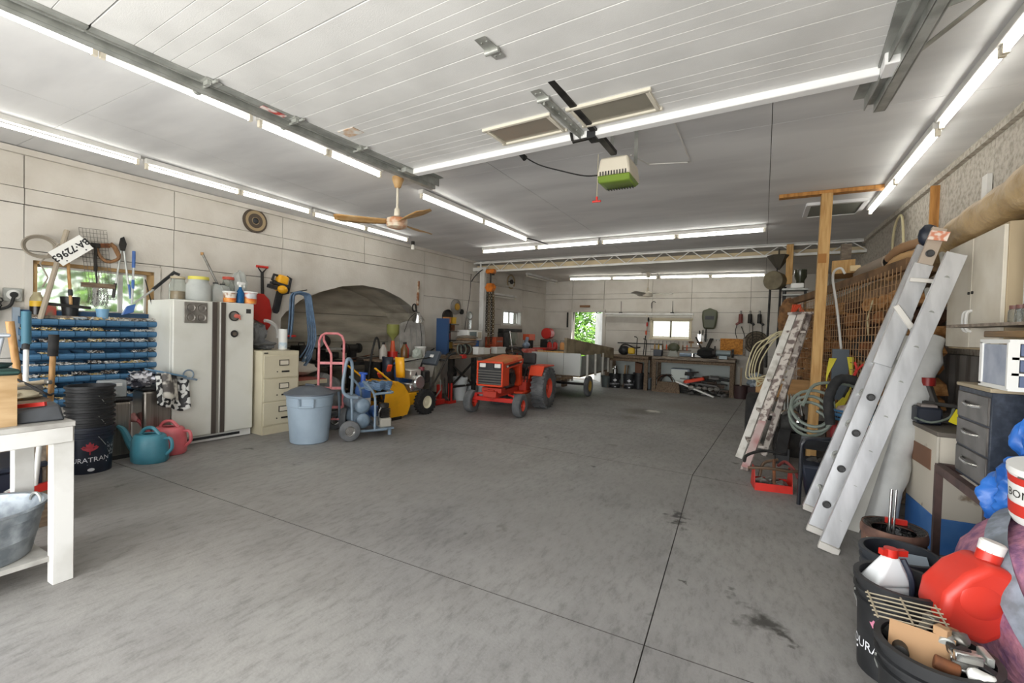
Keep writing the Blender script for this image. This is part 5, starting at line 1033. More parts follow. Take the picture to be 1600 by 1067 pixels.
b = B(); b.cyl((-.06, -.48, .5), (-.06, -.48, .62), .1, .085, n=18); b.done('chute_collar', navy, t)
b = B(); b.grid(lambda u, v: Vector((-.06+.1*math.sin((u-.5)*3.4), -.48-.09*math.cos((u-.5)*3.4)-.02*v, .6+.34*v)), 8, 3); b.done('chute', navy, t, solid=.008)
b = B(); b.grid(lambda u, v: Vector((.14+.09*math.sin((u-.5)*3.0), -.4-.07*math.cos((u-.5)*3.0)-.03*v, .62+.32*v)), 8, 3); b.done('chute_deflector', yellow, t, solid=.01)
b = B(); b.box((.02, -.1, .44), (.34, .3, .14)); b.cyl((.17, -.08, .52), (.24, -.08, .52), .12, n=18); b.done('engine_block', M('polished engine', '#c2c3c2', .25, .8), t, bevel=.02)
b = B(); b.box((.03, -.12, .66), (.3, .24, .14)); b.box((.06, -.14, .6), (.33, .1, .06)); b.done('muffler', M('pale metal cover', '#cfcdc6', .35, .5), t, bevel=.015)
b = B(); b.prism([(-.03, -.03), (.03, -.03), (0, .035)], .003, Matrix.Translation((.182, -.12, .66)) @ mrot((0, 1, 0), (1, 0, 0)).to_matrix().to_4x4()); b.done('warning_mark', black, t)
b = B(); b.box((.14, .1, .6), (.16, .16, .2)); b.done('airbox', iron, t, bevel=.02); b = B(); b.cyl((.12, .06, .7), (.12, .06, .76), .05); b.done('fuel_cap', M('dull red cap', '#7d3a3f', .6), t)
for s_ in (-1, 1): b = B(); b.tube(smooth([(s_*.22, .1, .3), (s_*.24, .35, .62), (s_*.26, .5, .86), (s_*.26, .62, .96)], 4), .016, 8); b.done('handlebar', iron, t)
b = B(); b.bar((-.26, .5, .86), (.26, .5, .86), .02, .03); b.done('cross_brace', iron, t); 
for s_ in (-1, 1): b = B(); b.tube([(s_*.26, .62, .96), (s_*.26, .75, .98)], .024, 8); b.done('grip', rubber, t); b = B(); b.bar((s_*.24, .52, .95), (s_*.24, .74, 1.04), .015, .02); b.done('clutch_lever', iron, t)
b = B(); b.hexa([(-.16, .4, .76), (.16, .4, .76), (.16, .52, .98), (-.16, .52, .98)], [(-.16, .34, .8), (.16, .34, .8), (.16, .46, 1.02), (-.16, .46, 1.02)]); b.done('control_panel', M('slate panel', '#4b525a', .5), t, bevel=.01); b = B(); b.box((.04, .385, .93), (.08, .01, .05), R=Matrix.Rotation(-.5, 3, 'X')); b.done('panel_label', paper, t)
b = B(); b.tube(smooth([(0, .4, .9), (-.1, .1, .86), (-.12, -.3, .8), (-.1, -.46, .7)], 4), .01, 6); b.done('chute_rod', iron, t)
b = B(); b.bar((-.2, -.5, .6), (-.1, -.62, .68), .1, .03); b.bar((-.1, -.52, .64), (.06, -.58, .76), .025, .02); b.bar((.02, -.56, .72), (.1, -.6, .82), .07, .03); b.done('clean_out_shovel', M('orange red plastic', '#d8492e', .4), t, bevel=.006)
# ---------------------------------------------------------------- sink, board and clutter left of the bench
t = thing('laundry_sink', 'white plastic laundry tub standing by the left wall behind the snow blower', 'sink', LW(6.52, .5), RL)
b = B(); b.hexa([(-.22, -.36, .5), (.22, -.36, .5), (.22, .36, .5), (-.22, .36, .5)], [(-.26, -.42, .83), (.26, -.42, .83), (.26, .42, .83), (-.26, .42, .83)]); b.done('basin', M('off white plastic', '#d4d3cb', .5, hex2='#b9b7ab', scale=4), t, bevel=.02, seg=2); b = B(); b.box((0, 0, .84), (.56, .88, .035)); b.done('rim', M('off white plastic', '#d4d3cb'), t, bevel=.01)
for x in (-.2, .2):
    for y in (-.33, .33): b = B(); b.bar((x, y, 0), (x, y, .5), .035); b.done('leg', galvd, t)
t = thing('cabinet_base', 'dented grey metal cabinet beside the laundry tub', 'cabinet', LW(7.05, .5), RL); b = B(); b.box((0, 0, .52), (.4, .16, .62)); b.done('body', M('dirty cream steel', '#a8a394', .6, hex2='#7e796d', scale=7), t, bevel=.006)
b = B(); b.box((0, 0, .1), (.36, .15, .2)); b.done('plinth', iron, t)
t = thing('backing_board', 'pale grey round topped board leaning on the wall above the laundry tub', 'board', LW(6.98, .1, .86), RL, rot=(0, math.radians(-6), RL)); b = B(); bp = [(-.34, 0), (.34, 0), (.34, .56)] + [(.34*math.cos(a), .56+.13*math.sin(a)) for a in (.3, .7, 1.2, PI/2, 1.95, 2.45, 2.85)] + [(-.34, .56)]; b.prism(bp, .03, mrot((0, 1, 0), (1, 0, 0)).to_matrix().to_4x4()); b.done('panel', M('pale grey board', '#b3b0aa', .7, hex2='#94918a', scale=6), t, bevel=.004)
b = B()
for y in (-.05, .1): b.box((.033, y, .3), (.006, .012, .5)); 
b.done('cable_run', galvd, t)
t = thing('clamp_lamp', 'aluminium clamp lamp hanging over the grey board', 'lamp', LW(7.0, .2, 1.62), RL); b = B(); b.lathe([(.03, .1), (.05, .06), (.12, -.06), (.118, -.06), (.045, .06)], (0, 0, 0), 20, (.3, -.35, .85)); b.done('reflector', chrome, t, solid=.003); b = B(); b.torus((-.06, -.04, .18), .07, .014, (1, .2, 0)); b.tube([(-.04, 0, .1), (-.08, 0, .25)], .018, 6); b.done('clamp', iron, t); b = B(); b.tube(smooth([(-.04, .03, .08), (-.04, .12, -.2), (-.04, .16, -.5), (-.04, .1, -.75)], 4), .006, 5); b.tube(smooth([(-.04, -.03, .08), (-.04, -.2, -.05), (-.06, -.3, -.3)], 4), .006, 5); b.done('lamp_cord', rubber, t)
b = B(); b.bar(LW(7.16, .015, 1.86), LW(7.17, .015, 2.34), .02, .07, up=WN); tag(b.done('rusty_strip', M('rusty strip', '#8a5b3c', .8, hex2='#c5b9a8', scale=9, detail=3, lo=.45, hi=.55)), 'rusty flaking metal strip screwed to the left wall', 'strip')
def bucket(loc, r, h, label, m, name='bucket', cat='bucket', n=24):
    t = thing(name, label, cat, loc); b = B(); b.lathe([(0, 0), (r*.84, 0), (r*.97, h*.86), (r+.008, h*.87), (r+.008, h), (r-.006, h), (r*.84-.006, .01), (0, .01)], n=n); b.done('body', m, t); b = B(); b.tube([(r*1.03*math.cos(a), .03+.1*math.sin(a), h*.9-.1*math.sin(a)) for a in [PI*i/10 for i in range(11)]], .004, 5); b.done('bail', galv, t); return t
bucket(LW(6.85, .42, .86), .1, .2, 'small white bucket standing on the laundry tub', paper)
t = thing('paint_cloth', 'pale green grey cloth hanging off the laundry tub', 'cloth', LW(6.62, .58, .86), RL); b = B(); b.ball((0, 0, .07), .13, (.6, .9, .8), 3, .4, 31, 2); b.done('fabric', M('pale green grey cloth', '#b0b7ae', .9), t)
t = thing('funnel', 'olive plastic funnel jar on an orange neck by the alcove edge', 'funnel', LW(6.2, .38, 1.12), RL); b = B(); b.lathe([(.0, .0), (.02, 0), (.025, .08), (.1, .17), (.11, .2), (.11, .34), (.1, .34), (.1, .2), (.0, .1)], n=20); b.done('body', olive, t); b = B(); b.cyl((0, 0, -.14), (0, 0, .05), .05, .03); b.done('neck', M('orange plastic', '#cf5a35', .5), t); b = B(); b.cyl((0, 0, -.26), (0, 0, -.14), .09); b.done('stand', red, t)
for i, (y, o, z, m, lab) in enumerate(((5.98, .4, .86, red, 'red oil jug left of the olive funnel'), (6.36, .5, .86, M('brown glass', '#6a4b28', .3), 'brown bottle right of the olive funnel'), (6.47, .42, .86, red, 'red plastic jug beside the pale green cloth'), (5.88, .5, .86, M('pale bottle', '#a9a39a', .4), 'pale bottle at the left end of the jugs by the alcove'))):
    t = thing('oil_jug', lab, 'jug', LW(y, o, z), .3*i); b = B(); b.lathe([(0, 0), (.06, 0), (.065, .02), (.065, .16), (.03, .22), (.02, .26), (0, .26)], n=14, sy=.7); b.done('body', m, t); b = B(); b.cyl((0, 0, .25), (0, 0, .285), .022); b.done('cap', iron, t)
t = thing('low_shelf', 'low dark shelf carrying oil jugs at the right of the alcove', 'shelf', LW(5.88, .42), RL); b = B(); b.box((0, 0, .84), (.4, .36, .03)); b.done('board', woodd, t)
for y in (-.16, .16): b = B(); b.box((0, y, .41), (.36, .03, .82)); b.done('side', iron, t)
t = thing('hand_pump', 'black lever handle sticking up beside the red oil jugs', 'lever', LW(5.72, .45, 0), RL); b = B(); b.tube(smooth([(0, -.12, .0), (0, -.08, .75), (0, .02, 1.18), (0, .08, 1.2), (0, .12, 1.05), (0, .14, .8)], 4), .018, 7); b.done('lever_tube', iron, t); b = B(); b.box((0, 0, .012), (.3, .4, .024)); b.done('base', iron, t)
t = thing('blue_tarp_heap', 'dark grey and blue tarp heaped behind the snow blower chute', 'tarp', LW(5.86, .82, 0), RL); b = B(); b.ball((0, 0, .42), .3, (.75, .9, 1.3), 3, .4, 41, 2); b.done('cover', M('blue grey tarp', '#3f4650', .7, hex2='#2c5289', scale=4, detail=1, lo=.48, hi=.54), t)
# ---------------------------------------------------------------- left rear workbench
t = thing('workbench', 'long dark steel legged workbench along the left wall by the white column', 'workbench', LW(8.25, .62), RL)
b = B(); b.box((0, 0, .87), (.66, 2.3, .05)); b.done('top', woodd, t); 
for y in (-1.08, -.35, .35, 1.08):
    b = B(); b.bar((.28, y, 0), (.28, y, .85), .07); b.done('leg', iron, t); b = B(); b.bar((-.28, y, 0), (-.28, y, .85), .06); b.done('leg', iron, t)
for y in (-1.08, .35): b = B(); b.bar((.28, y, .75), (.28, y+.7, .3), .03); b.done('brace', iron, t); b = B(); b.bar((.28, y, .3), (.28, y+.7, .75), .03); b.done('brace', iron, t)
b = B(); b.bar((.28, -1.08, .3), (.28, 1.08, .3), .04); b.done('rail', iron, t)
ZW = .896
t = thing('blue_rack', 'tall dark blue parts cabinet on the left rear workbench', 'rack', LW(7.48, .42, ZW), RL); b = B(); b.box((0, 0, .36), (.3, .05, .72)); b.done('side', M('dark blue steel', '#2f4c74', .5), t); b = B(); b.box((-.14, .2, .36), (.02, .4, .72)); b.done('back', iron, t)
for z in (.1, .28, .46, .6): b = B(); b.box((0, .18, z), (.26, .34, .015)); b.done('shelf', iron, t)
for i, (z, y, m, lab) in enumerate(((.62, .12, M('orange carton', '#c08043', .6), 'orange carton on top of the dark blue cabinet'), (.62, .28, M('yellow tool', '#c9a02a', .5), 'yellow power tool on top of the dark blue cabinet'), (.475, .1, darkst, 'dark tin on the upper shelf of the blue cabinet'), (.475, .24, rust, 'rust brown tin on the upper shelf of the blue cabinet'), (.295, .1, M('dull red tin', '#7a3a30', .6), 'dull red tin low in the blue cabinet'), (.115, .18, M('brass tin', '#8e7433', .5), 'brassy tin at the bottom of the blue cabinet'))):
    tt = thing('storage_tin', lab, 'tin', LW(7.48+y, .42, ZW+z), RL); b = B(); b.box((0, 0, .06), (.14, .11, .12)); b.done('body', m, tt, bevel=.008); b = B(); b.box((0, 0, .125), (.145, .115, .012)); b.done('lid', m, tt)
t = thing('black_pan', 'round black pan leaning on the wall above the blue cabinet', 'pan', LW(7.72, .3, 1.66), RL); b = B(); b.lathe([(0, 0), (.14, 0), (.15, .05), (.145, .05), (.13, .01), (0, .01)], (0, 0, 0), 24, (1, 0, 0)); b.done('dish', iron, t); b = B(); b.box((.0, .0, -.16), (.03, .06, .05)); b.done('handle', iron, t)
t = thing('hub_disc', 'grey disc with yellow centre hung on the left wall', 'disc', LW(8.34, .02, 1.9), RL); b = B(); b.lathe([(.17, .0), (.17, .02), (.09, .05), (.08, .03), (0, .03)], (0, 0, 0), 28, (1, 0, 0)); b.done('dish', M('grey pulley', '#8e8a84', .5, .3), t); b = B(); b.cyl((.03, 0, 0), (.06, 0, 0), .075); b.done('yellow_centre', M('ochre paint', '#b98c2e', .5), t); b = B(); b.cyl((.0, .2, -.1), (.03, .2, -.1), .06); b.done('small_wheel', iron, t)
t = thing('burlap_sacks', 'pile of brown sacks on the workbench under the grey disc', 'sack pile', LW(7.98, .6, ZW+.2), RL); 
for k in range(4): b = B(); b.ball((0, .02*k, .05*k), .2, (.9, 1.6-.1*k, .2), 3, .25, 51+k, 2); b.done('sack', [sack, M('grey sack', '#7d7468', .95), sack, M('grey sack', '#7d7468')][k], t)
t = thing('wooden_box', 'low wooden box under the brown sacks', 'box', LW(7.98, .6, ZW), RL); b = B(); b.box((0, 0, .08), (.3, .55, .16)); b.done('body', woodd, t)
t = thing('welding_cables', 'coil of dark cables and clamps on the workbench front', 'cable coil', LW(7.62, .84, ZW), RL)
for k in range(5): b = B(); b.torus((-.02*k, -.12+.09*k, .11), .1-.008*(k % 3), .014, (1, .3-.15*k, .1), 18, 6); b.done('cable_loop', rubber if k % 2 else hoseg, t)
b = B(); b.box((.08, -.1, -.02), (.08, .14, .08)); b.done('red_clamp', red, t, bevel=.01)
def carton(loc, d, label, m, rz=RL, name='carton', cat='box', lid=None, lm=None):
    t = thing(name, label, cat, loc, rz); b = B(); b.box((0, 0, d[2]/2), d); b.done('body', m, t, bevel=.006)
    if lid is not None: b = B(); b.box((0, 0, d[2]+.012), (d[0]+.012, d[1]+.012, .025)); b.done('lid', lm or m, t, bevel=.004)
    return t
carton(LW(8.12, .84, ZW), (.14, .2, .13), 'white carton beside the dark cable coil', paper, lid=1); carton(LW(8.34, .84, ZW), (.14, .22, .11), 'second white carton, nearer the column', M('grey white card', '#cdccc4', .7), lid=1); carton(LW(8.86, .84, ZW), (.16, .36, .12), 'long white carton with black dot at the column end of the bench', M('grey white card', '#cdccc4'), lid=1)
t = thing('toaster_oven', 'white boxed radio with grey window on a blue crate', 'radio', LW(8.36, .42, ZW+.28), RL); b = B(); b.box((0, 0, .11), (.3, .5, .22)); b.done('case', paper, t, bevel=.01); b = B(); b.box((.152, -.08, .11), (.006, .24, .15)); b.done('window', M('grey glass', '#6f7c7c', .2), t); b = B(); b.box((.152, .15, .11), (.006, .14, .14)); b.done('control_panel', M('beige panel', '#b9b09c', .5), t)
carton(LW(8.3, .42, ZW), (.3, .4, .275), 'bright blue crate under the white radio', M('bright blue crate', '#2f62a8', .5), name='crate')
t = thing('wall_gauge', 'round chrome gauge on a white bracket at the column', 'gauge', LW(8.62, .2, 1.72), RL); b = B(); b.torus((0, 0, 0), .085, .016, (1, 0, 0)); b.done('ring', galvd, t); b = B(); b.cyl((-.01, 0, 0), (.01, 0, 0), .07); b.box((.0, 0, -.2), (.03, .1, .2)); b.done('face', chrome, t)
for i, (y, r, h, lab, m) in enumerate(((7.62, .15, .46, 'white lidded bucket under the left rear workbench', M('grey white plastic', '#b8bcbc', .5)), (7.98, .13, .36, 'second grey white bucket under the workbench, in the middle', M('grey white plastic', '#b8bcbc')), (8.32, .13, .38, 'third grey white bucket under the workbench, beside the tractor wheel', M('grey white plastic', '#b8bcbc')))):
    bucket(LW(y, .78), r, h, lab, m)
t = thing('hydraulic_jack', 'red long ram jack standing in front of the workbench leg', 'jack', LW(7.18, .9), RL); b = B(); b.cyl((0, 0, .05), (0, 0, .38), .045); b.cyl((0, 0, .38), (0, 0, .46), .03); b.done('ram', red, t); b = B(); b.box((0, 0, .025), (.14, .2, .05)); b.done('base', red, t); 
t = thing('floor_jack', 'red floor jack with bent grey handle beside the snow blower', 'jack', LW(6.85, .85), RL); b = B(); b.box((0, 0, .06), (.18, .3, .1)); b.box((0, .08, .22), (.08, .08, .3)); b.done('body', red, t, bevel=.01); b = B(); b.tube([(.05, -.22, .02), (.05, .06, .28), (.05, .05, .46)], .014, 7); b.done('handle', galvd, t); b = B(); b.tube([(.05, .3, .04), (.05, .2, .2), (.05, .16, .5)], .012, 6); b.done('hose', steel, t)
t = thing('iron_pulley', 'black pulley wheel standing on the shelf rail under the workbench', 'wheel', LW(7.7, .5, .5), RL); wheel('tyre', (0, 0, .0), .13, .06, t, iron, rubber)
# rear left bench with machines
t = thing('machine_bench', 'bench carrying dark machines under the rear left window', 'bench', LW(10.5, .45), RL)
b = B(); b.box((0, 0, .92), (.6, 1.8, .06)); b.done('top', woodd, t)
for x in (-.3, .3):
    for y in (-.85, .85): b = B(); b.bar((x, y, 0), (x, y, .9), .08); b.done('leg', woodd, t)
ZM = .952
t = thing('milling_machine', 'dark machine with long flat head below the rear window', 'machine', LW(9.85, .5, ZM), RL); b = B(); b.box((0, .0, .46), (.16, .85, .08)); b.done('overarm', iron, t, bevel=.01); b = B(); b.box((0, -.3, .2), (.2, .22, .44)); b.box((0, 0, .03), (.3, .8, .06)); b.done('column', darkst, t, bevel=.012); b = B(); b.box((.02, .05, .26), (.14, .3, .3)); b.cyl((.1, .05, .2), (.14, .05, .2), .07); b.done('gear_cover', M('grey green casting', '#7a7d70', .5), t, bevel=.015)
t = thing('drill_press', 'orange red tool chest at the foot of the chain hoist', 'chest', LW(9.1, .55, ZW), RL); b = B(); b.box((0, 0, .18), (.3, .3, .36)); b.done('body', M('dull orange red', '#a8482a', .5, hex2='#84371f', scale=6), t, bevel=.01); b = B(); b.box((.152, 0, .26), (.01, .2, .03)); b.done('handle', steel, t)
t = thing('steel_rod', 'pale steel rod leaning against the machine bench', 'rod', LW(9.35, .95, .4), RL); b = B(); b.cyl((0, .06, 0), (-.1, -.06, 1.0), .012); b.done('shaft', chrome, t)
t = thing('orange_fan', 'orange square basket with black fingers on the machine bench', 'basket', LW(10.75, .5, ZM), RL); b = B(); b.box((0, 0, .3), (.2, .3, .16)); b.done('basket', M('orange plastic', '#cf5a35'), t, bevel=.01)
for y in (-.1, 0, .1): b = B(); b.box((.0, y, .12), (.12, .05, .22)); b.done('leg', iron, t)
t = thing('polisher', 'blue grey polisher on the machine bench', 'tool', LW(10.45, .6, ZM), RL); b = B(); b.ball((0, 0, .1), .1, (1, 1, .9), 2, .2, 3); b.cyl((0, 0, .15), (0, .05, .3), .04); b.done('body', M('pale blue metal', '#8fa0b3', .35, .4), t)
b = carton(LW(9.95, .88, .62), (.25, .5, .28), 'red parts box on the machine bench shelf', M('deep red box', '#8f2320', .5))
t = thing('red_tool_chest', 'faded red tool chest with white letters in front of the machine bench', 'tool chest', LW(10.0, 1.05, .0), RL); b = B(); b.box((0, 0, .78), (.36, .42, .42)); b.done('body', M('faded red chest', '#b4483c', .55, hex2='#c9857a', scale=11, detail=3), t, bevel=.008); b = B(); b.box((0, 0, .28), (.34, .4, .56)); b.done('stand', iron, t)
t = thing('mechanic_tool_box', 'black drawered tool box with red top beside the faded red chest', 'tool box', LW(10.55, 1.05, .0), RL); b = B(); b.box((0, 0, .6), (.34, .46, .7)); b.done('body', iron, t, bevel=.006); b = B(); b.box((0, 0, .98), (.36, .48, .05)); b.done('lid', red, t)
for k in range(4): b = B(); b.box((.175, 0, .9-.08*k), (.012, .42, .065)); b.done('drawer', darkst, t, bevel=.003)
b = B(); b.box((0, 0, .12), (.3, .4, .24)); b.done('stand', iron, t)
t = thing('fuel_tank', 'round red fuel tank on a stand near the back corner', 'tank', (-5.2, 11.55, 0)); b = B(); b.cyl((0, -.1, 1.36), (0, .16, 1.36), .15, n=24); b.done('drum', red, t, bevel=.02, seg=2); b = B(); b.box((0, .03, .6), (.3, .3, 1.2)); b.done('stand', iron, t)
for i, (x, m, lab) in enumerate(((-5.02, red, 'red fuel can with chrome bar, left of two near the back corner'), (-4.86, red, 'red fuel can with chrome bar, right of two near the back corner'), (-4.66, M('pale orange box', '#d99a5a', .6), 'pale orange boxed can beside the red fuel cans'))):
    t = thing('fuel_can', lab, 'can', (x+.06, 11.18, .946)); b = B(); b.lathe([(0, 0), (.065, 0), (.065, .15), (.04, .19), (0, .2)], n=16); b.done('body', m, t); b = B(); b.tube([(-.05, 0, .16), (-.05, 0, .24), (.05, 0, .24), (.05, 0, .16)], .007, 5); b.done('handle', chrome, t)
t = thing('rear_bench', 'plain bench behind the trailer carrying the fuel cans', 'bench', (-4.78, 11.2, 0)); b = B(); b.box((0, 0, .92), (.6, .3, .05)); b.done('top', woodg, t)
for x in (-.26, .26): b = B(); b.box((x, 0, .45), (.06, .28, .9)); b.done('leg', woodd, t)
t = thing('steering_wheel', 'old steering wheel hung high on the wall behind the hoist', 'steering wheel', LW(10.55, .03, 2.68), RL); b = B(); b.torus((0, 0, 0), .17, .018, (1, 0, 0)); b.done('rim', M('tan wheel', '#9c8a68', .6), t); b = B(); b.cyl((0, 0, 0), (.03, 0, 0), .06); b.bar((.01, -.16, 0), (.01, .16, 0), .02); b.done('spoke', iron, t)
b = B(); b.tube([LW(9.1, .04, 2.55), LW(10.2, .04, 2.56), LW(12.4, .04, 2.52)], .018, 8); tag(b.done('conduit', wallm), 'white painted conduit along the rear left wall', 'pipe')
# ---------------------------------------------------------------- garden tractor
t = thing('garden_tractor', 'orange red garden tractor with black grille parked on the floor', 'tractor', (-3.98, 7.74, 0), .075)
for s_ in (-1, 1):
    wheel('rear_wheel', (s_*.44, 0, .37), .37, .27, t, M('red orange rim', '#d9482c', .45), tirem, hr=.5, tread=26, n=36)
    wheel('front_wheel', (s_*.45, -1.13, .19), .19, .15, t, M('red orange rim', '#d9482c'), tirem, hr=.5, n=28)
hood = [(-.24, -1.34, .5), (.24, -1.34, .5), (.24, -.5, .62), (-.24, -.5, .62)]
b = B(); b.hexa([(-.22, -1.33, .84), (.22, -1.33, .84), (.22, -.5, .9), (-.22, -.5, .9)], [(-.2, -1.33, .9), (.2, -1.33, .9), (.2, -.5, .98), (-.2, -.5, .98)]); b.done('hood_top', orangef, t, bevel=.02, seg=2)
for s_ in (-1, 1):
    b = B(); b.prism([(-1.33, .76), (-.52, .82), (-.5, .92), (-1.33, .86)], .012, Matrix.Translation((s_*.222-.006, 0, 0)) @ mrot((0, 1, 0), (1, 0, 0)).to_matrix().to_4x4()); b.done('hood_side', orange, t)
    b = B(); b.prism([(-1.22, .795), (-.56, .85), (-.56, .885), (-1.22, .835)], .003, Matrix.Translation((s_*.2295-.0015, 0, 0)) @ mrot((0, 1, 0), (1, 0, 0)).to_matrix().to_4x4()); b.done('side_decal', iron, t)
    b = B(); b.prism([(-1.33, .5), (-1.1, .5), (-1.1, .8), (-1.33, .78)], .014, Matrix.Translation((s_*.222-.007, 0, 0)) @ mrot((0, 1, 0), (1, 0, 0)).to_matrix().to_4x4()); b.done('grille_cheek', orange, t)
b = B(); b.box((.232, -1.17, .818), (.003, .07, .03)); b.box((.232, -.63, .868), (.003, .1, .022)); b.done('decal_badge', M('pale badge', '#d9d4c8', .5), t)['kind'] = 'stuff'
b = B()
for c, d in (((-.225, -1.345, .69), (.03, .04, .4)), ((.225, -1.345, .69), (.03, .04, .4)), ((0, -1.345, .885), (.48, .04, .03)), ((0, -1.345, .505), (.48, .04, .03))): b.box(c, d)
b.done('grille_surround', orange, t, bevel=.006)
b = B(); b.box((0, -1.325, .69), (.43, .02, .36)); b.done('grille_back', black, t)
for k in range(6): b = B(); b.box((0, -1.352, .535+.042*k), (.42, .025, .02)); b.done('grille_slat', M('grey grille slat', '#55534f', .5), t)
b = B(); b.box((0, -1.345, .83), (.12, .02, .08)); b.done('lamp_panel', black, t)
for s_ in (-1, 1): b = B(); b.box((s_*.135, -1.347, .83), (.11, .02, .065)); b.done('headlamp', M('headlamp glass', '#e6e6e2', .2), t, bevel=.006)
b = B(); b.box((0, -.86, .58), (.28, .42, .3)); b.box((.1, -.9, .68), (.14, .26, .16)); b.done('engine', M('grey engine', '#6a6862', .5, .4, hex2='#3b3936', scale=9), t, bevel=.02)
b = B(); b.cyl((.18, -.9, .6), (.22, -.9, .6), .1, n=18); b.done('flywheel_cover', darkst, t)
b = B(); b.box((0, -.7, .36), (.24, 1.3, .1)); b.done('chassis', M('dark red paint', '#b0321f', .5), t, bevel=.008); b = B(); b.box((0, -.52, .68), (.4, .1, .48)); b.done('dash_tower', orange, t, bevel=.015); b = B(); b.box((0, -.05, .4), (.46, .6, .26)); b.box((0, -.38, .32), (.56, .5, .04)); b.done('body_tub', orange, t, bevel=.012)
b = B(); b.box((.2, -.3, .44), (.14, .3, .2)); b.done('side_box', M('dark red paint', '#b0321f'), t, bevel=.01)
for s_ in (-1, 1): b = B(); b.hexa([(s_*.24, -.32, .6), (s_*.52, -.32, .6), (s_*.52, -.2, .74), (s_*.24, -.2, .74)], [(s_*.24, -.34, .62), (s_*.52, -.34, .62), (s_*.52, -.21, .77), (s_*.24, -.21, .77)]); b.box((s_*.38, .06, .765), (.28, .54, .03)); b.box((s_*.24, .0, .6), (.03, .5, .32)); b.done('fender', orange, t, bevel=.008)
b = B(); b.box((0, .0, .74), (.4, .36, .09)); b.hexa([(-.2, .14, .78), (.2, .14, .78), (.2, .22, .78), (-.2, .22, .78)], [(-.19, .2, 1.0), (.19, .2, 1.0), (.19, .26, .98), (-.19, .26, .98)]); b.done('seat', black, t, bevel=.03, seg=3)
st = B(); st.cyl((0, -.52, .85), (0, -.4, 1.0), .016); st = st.done('steering_column', iron, t); b = B(); b.torus((0, -.39, 1.01), .16, .014, (0, .62, .78)); b.cyl((-.15, -.39, 1.01), (.15, -.39, 1.01), .01); b.cyl((0, -.39, 1.01), (0, -.28, .92), .01); b.done('steering_wheel', iron, t)
b = B(); b.bar((-.42, -1.13, .25), (.42, -1.13, .25), .06, .07); b.done('front_axle', red, t, bevel=.006)
for s_ in (-1, 1): b = B(); b.bar((s_*.36, -1.13, .17), (s_*.36, -1.13, .34), .05); b.cyl((s_*.36, -1.13, .19), (s_*.45, -1.13, .19), .02); b.bar((s_*.34, -1.13, .33), (s_*.2, -1.02, .33), .03); b.done('steering_knuckle', red, t)
b = B(); b.box((0, -1.2, .42), (.36, .16, .08)); b.box((.0, -1.28, .36), (.12, .06, .14)); b.done('bumper', M('dark red paint', '#b0321f'), t, bevel=.006)
for x in (.24, .3): b = B(); b.tube([(x, -.5, .5), (x+.02, -.42, .78)], .01, 6); b.ball((x+.02, -.42, .8), .02); b.done('lever', iron, t)
# ---------------------------------------------------------------- trailer behind the tractor
t = thing('utility_trailer', 'grey steel sided utility trailer with yellow wheels behind the tractor', 'trailer', (-3.88, 10.05, 0), .035)
gp = M('flat grey sheet', '#8f938f', .5, .3, hex2='#7c807c', scale=5)
b = B(); b.box((0, 0, .5), (1.1, 2.1, .04)); b.done('deck', woodd, t)
for x in (-.37, 0, .37): b = B(); b.box((x, -1.06, .74), (.365, .02, .46)); b.done('front_panel', M('pale grey sheet', '#b4b6b3', .5, .2), t, bevel=.002)
for k in range(3): b = B(); b.box((.56, -.7+.7*k, .72), (.015, .695, .4)); b.done('side_panel', gp, t, bevel=.002); b = B(); b.box((-.56, -.7+.7*k, .72), (.015, .695, .4)); b.done('side_panel', gp, t, bevel=.002)
for y in (-.7, -.1, .5, 1.0): b = B(); b.bar((.59, y, .46), (.59, y, .94), .045, .04); b.done('stake', M('pale painted stake', '#c4c1b8', .6), t)
for s_ in (-1, 1): wheel('wheel', (s_*.5, -.3, .23), .23, .1, t, M('ochre rim', '#b39447', .6), tirem, hr=.55)
b = B(); b.bar((-.5, -.3, .26), (.5, -.3, .26), .05); b.done('axle', iron, t); b = B(); b.bar((0, -1.05, .46), (0, -2.0, .42), .06); b.bar((.35, -1.0, .46), (0, -1.7, .43), .05); b.bar((-.35, -1.0, .46), (0, -1.7, .43), .05); b.done('drawbar', woodd, t)
b = B(); b.hexa([(-3.64, 8.95, .975), (-3.58, 8.95, .975), (-3.22, 11.15, .8), (-3.28, 11.15, .8)], [(-3.64, 8.95, 1.29), (-3.58, 8.95, 1.29), (-3.22, 11.15, 1.05), (-3.28, 11.15, 1.05)]); tag(b.done('wide_plank', M('stained grey plank', '#8f8168', .85, hex2='#655743', scale=3.5, detail=7, bump=.15), bevel=.004), 'wide weathered plank standing on edge along the trailer', 'plank')
b = B(); b.hexa([(-4.3, 9.05, .97), (-3.66, 8.98, .97), (-3.66, 9.02, .97), (-4.3, 9.09, .97)], [(-4.3, 9.05, 1.0), (-3.66, 8.98, 1.0), (-3.66, 9.02, 1.0), (-4.3, 9.09, 1.0)]); tag(b.done('batten', wood), 'thin pale batten lying on the trailer front', 'batten')
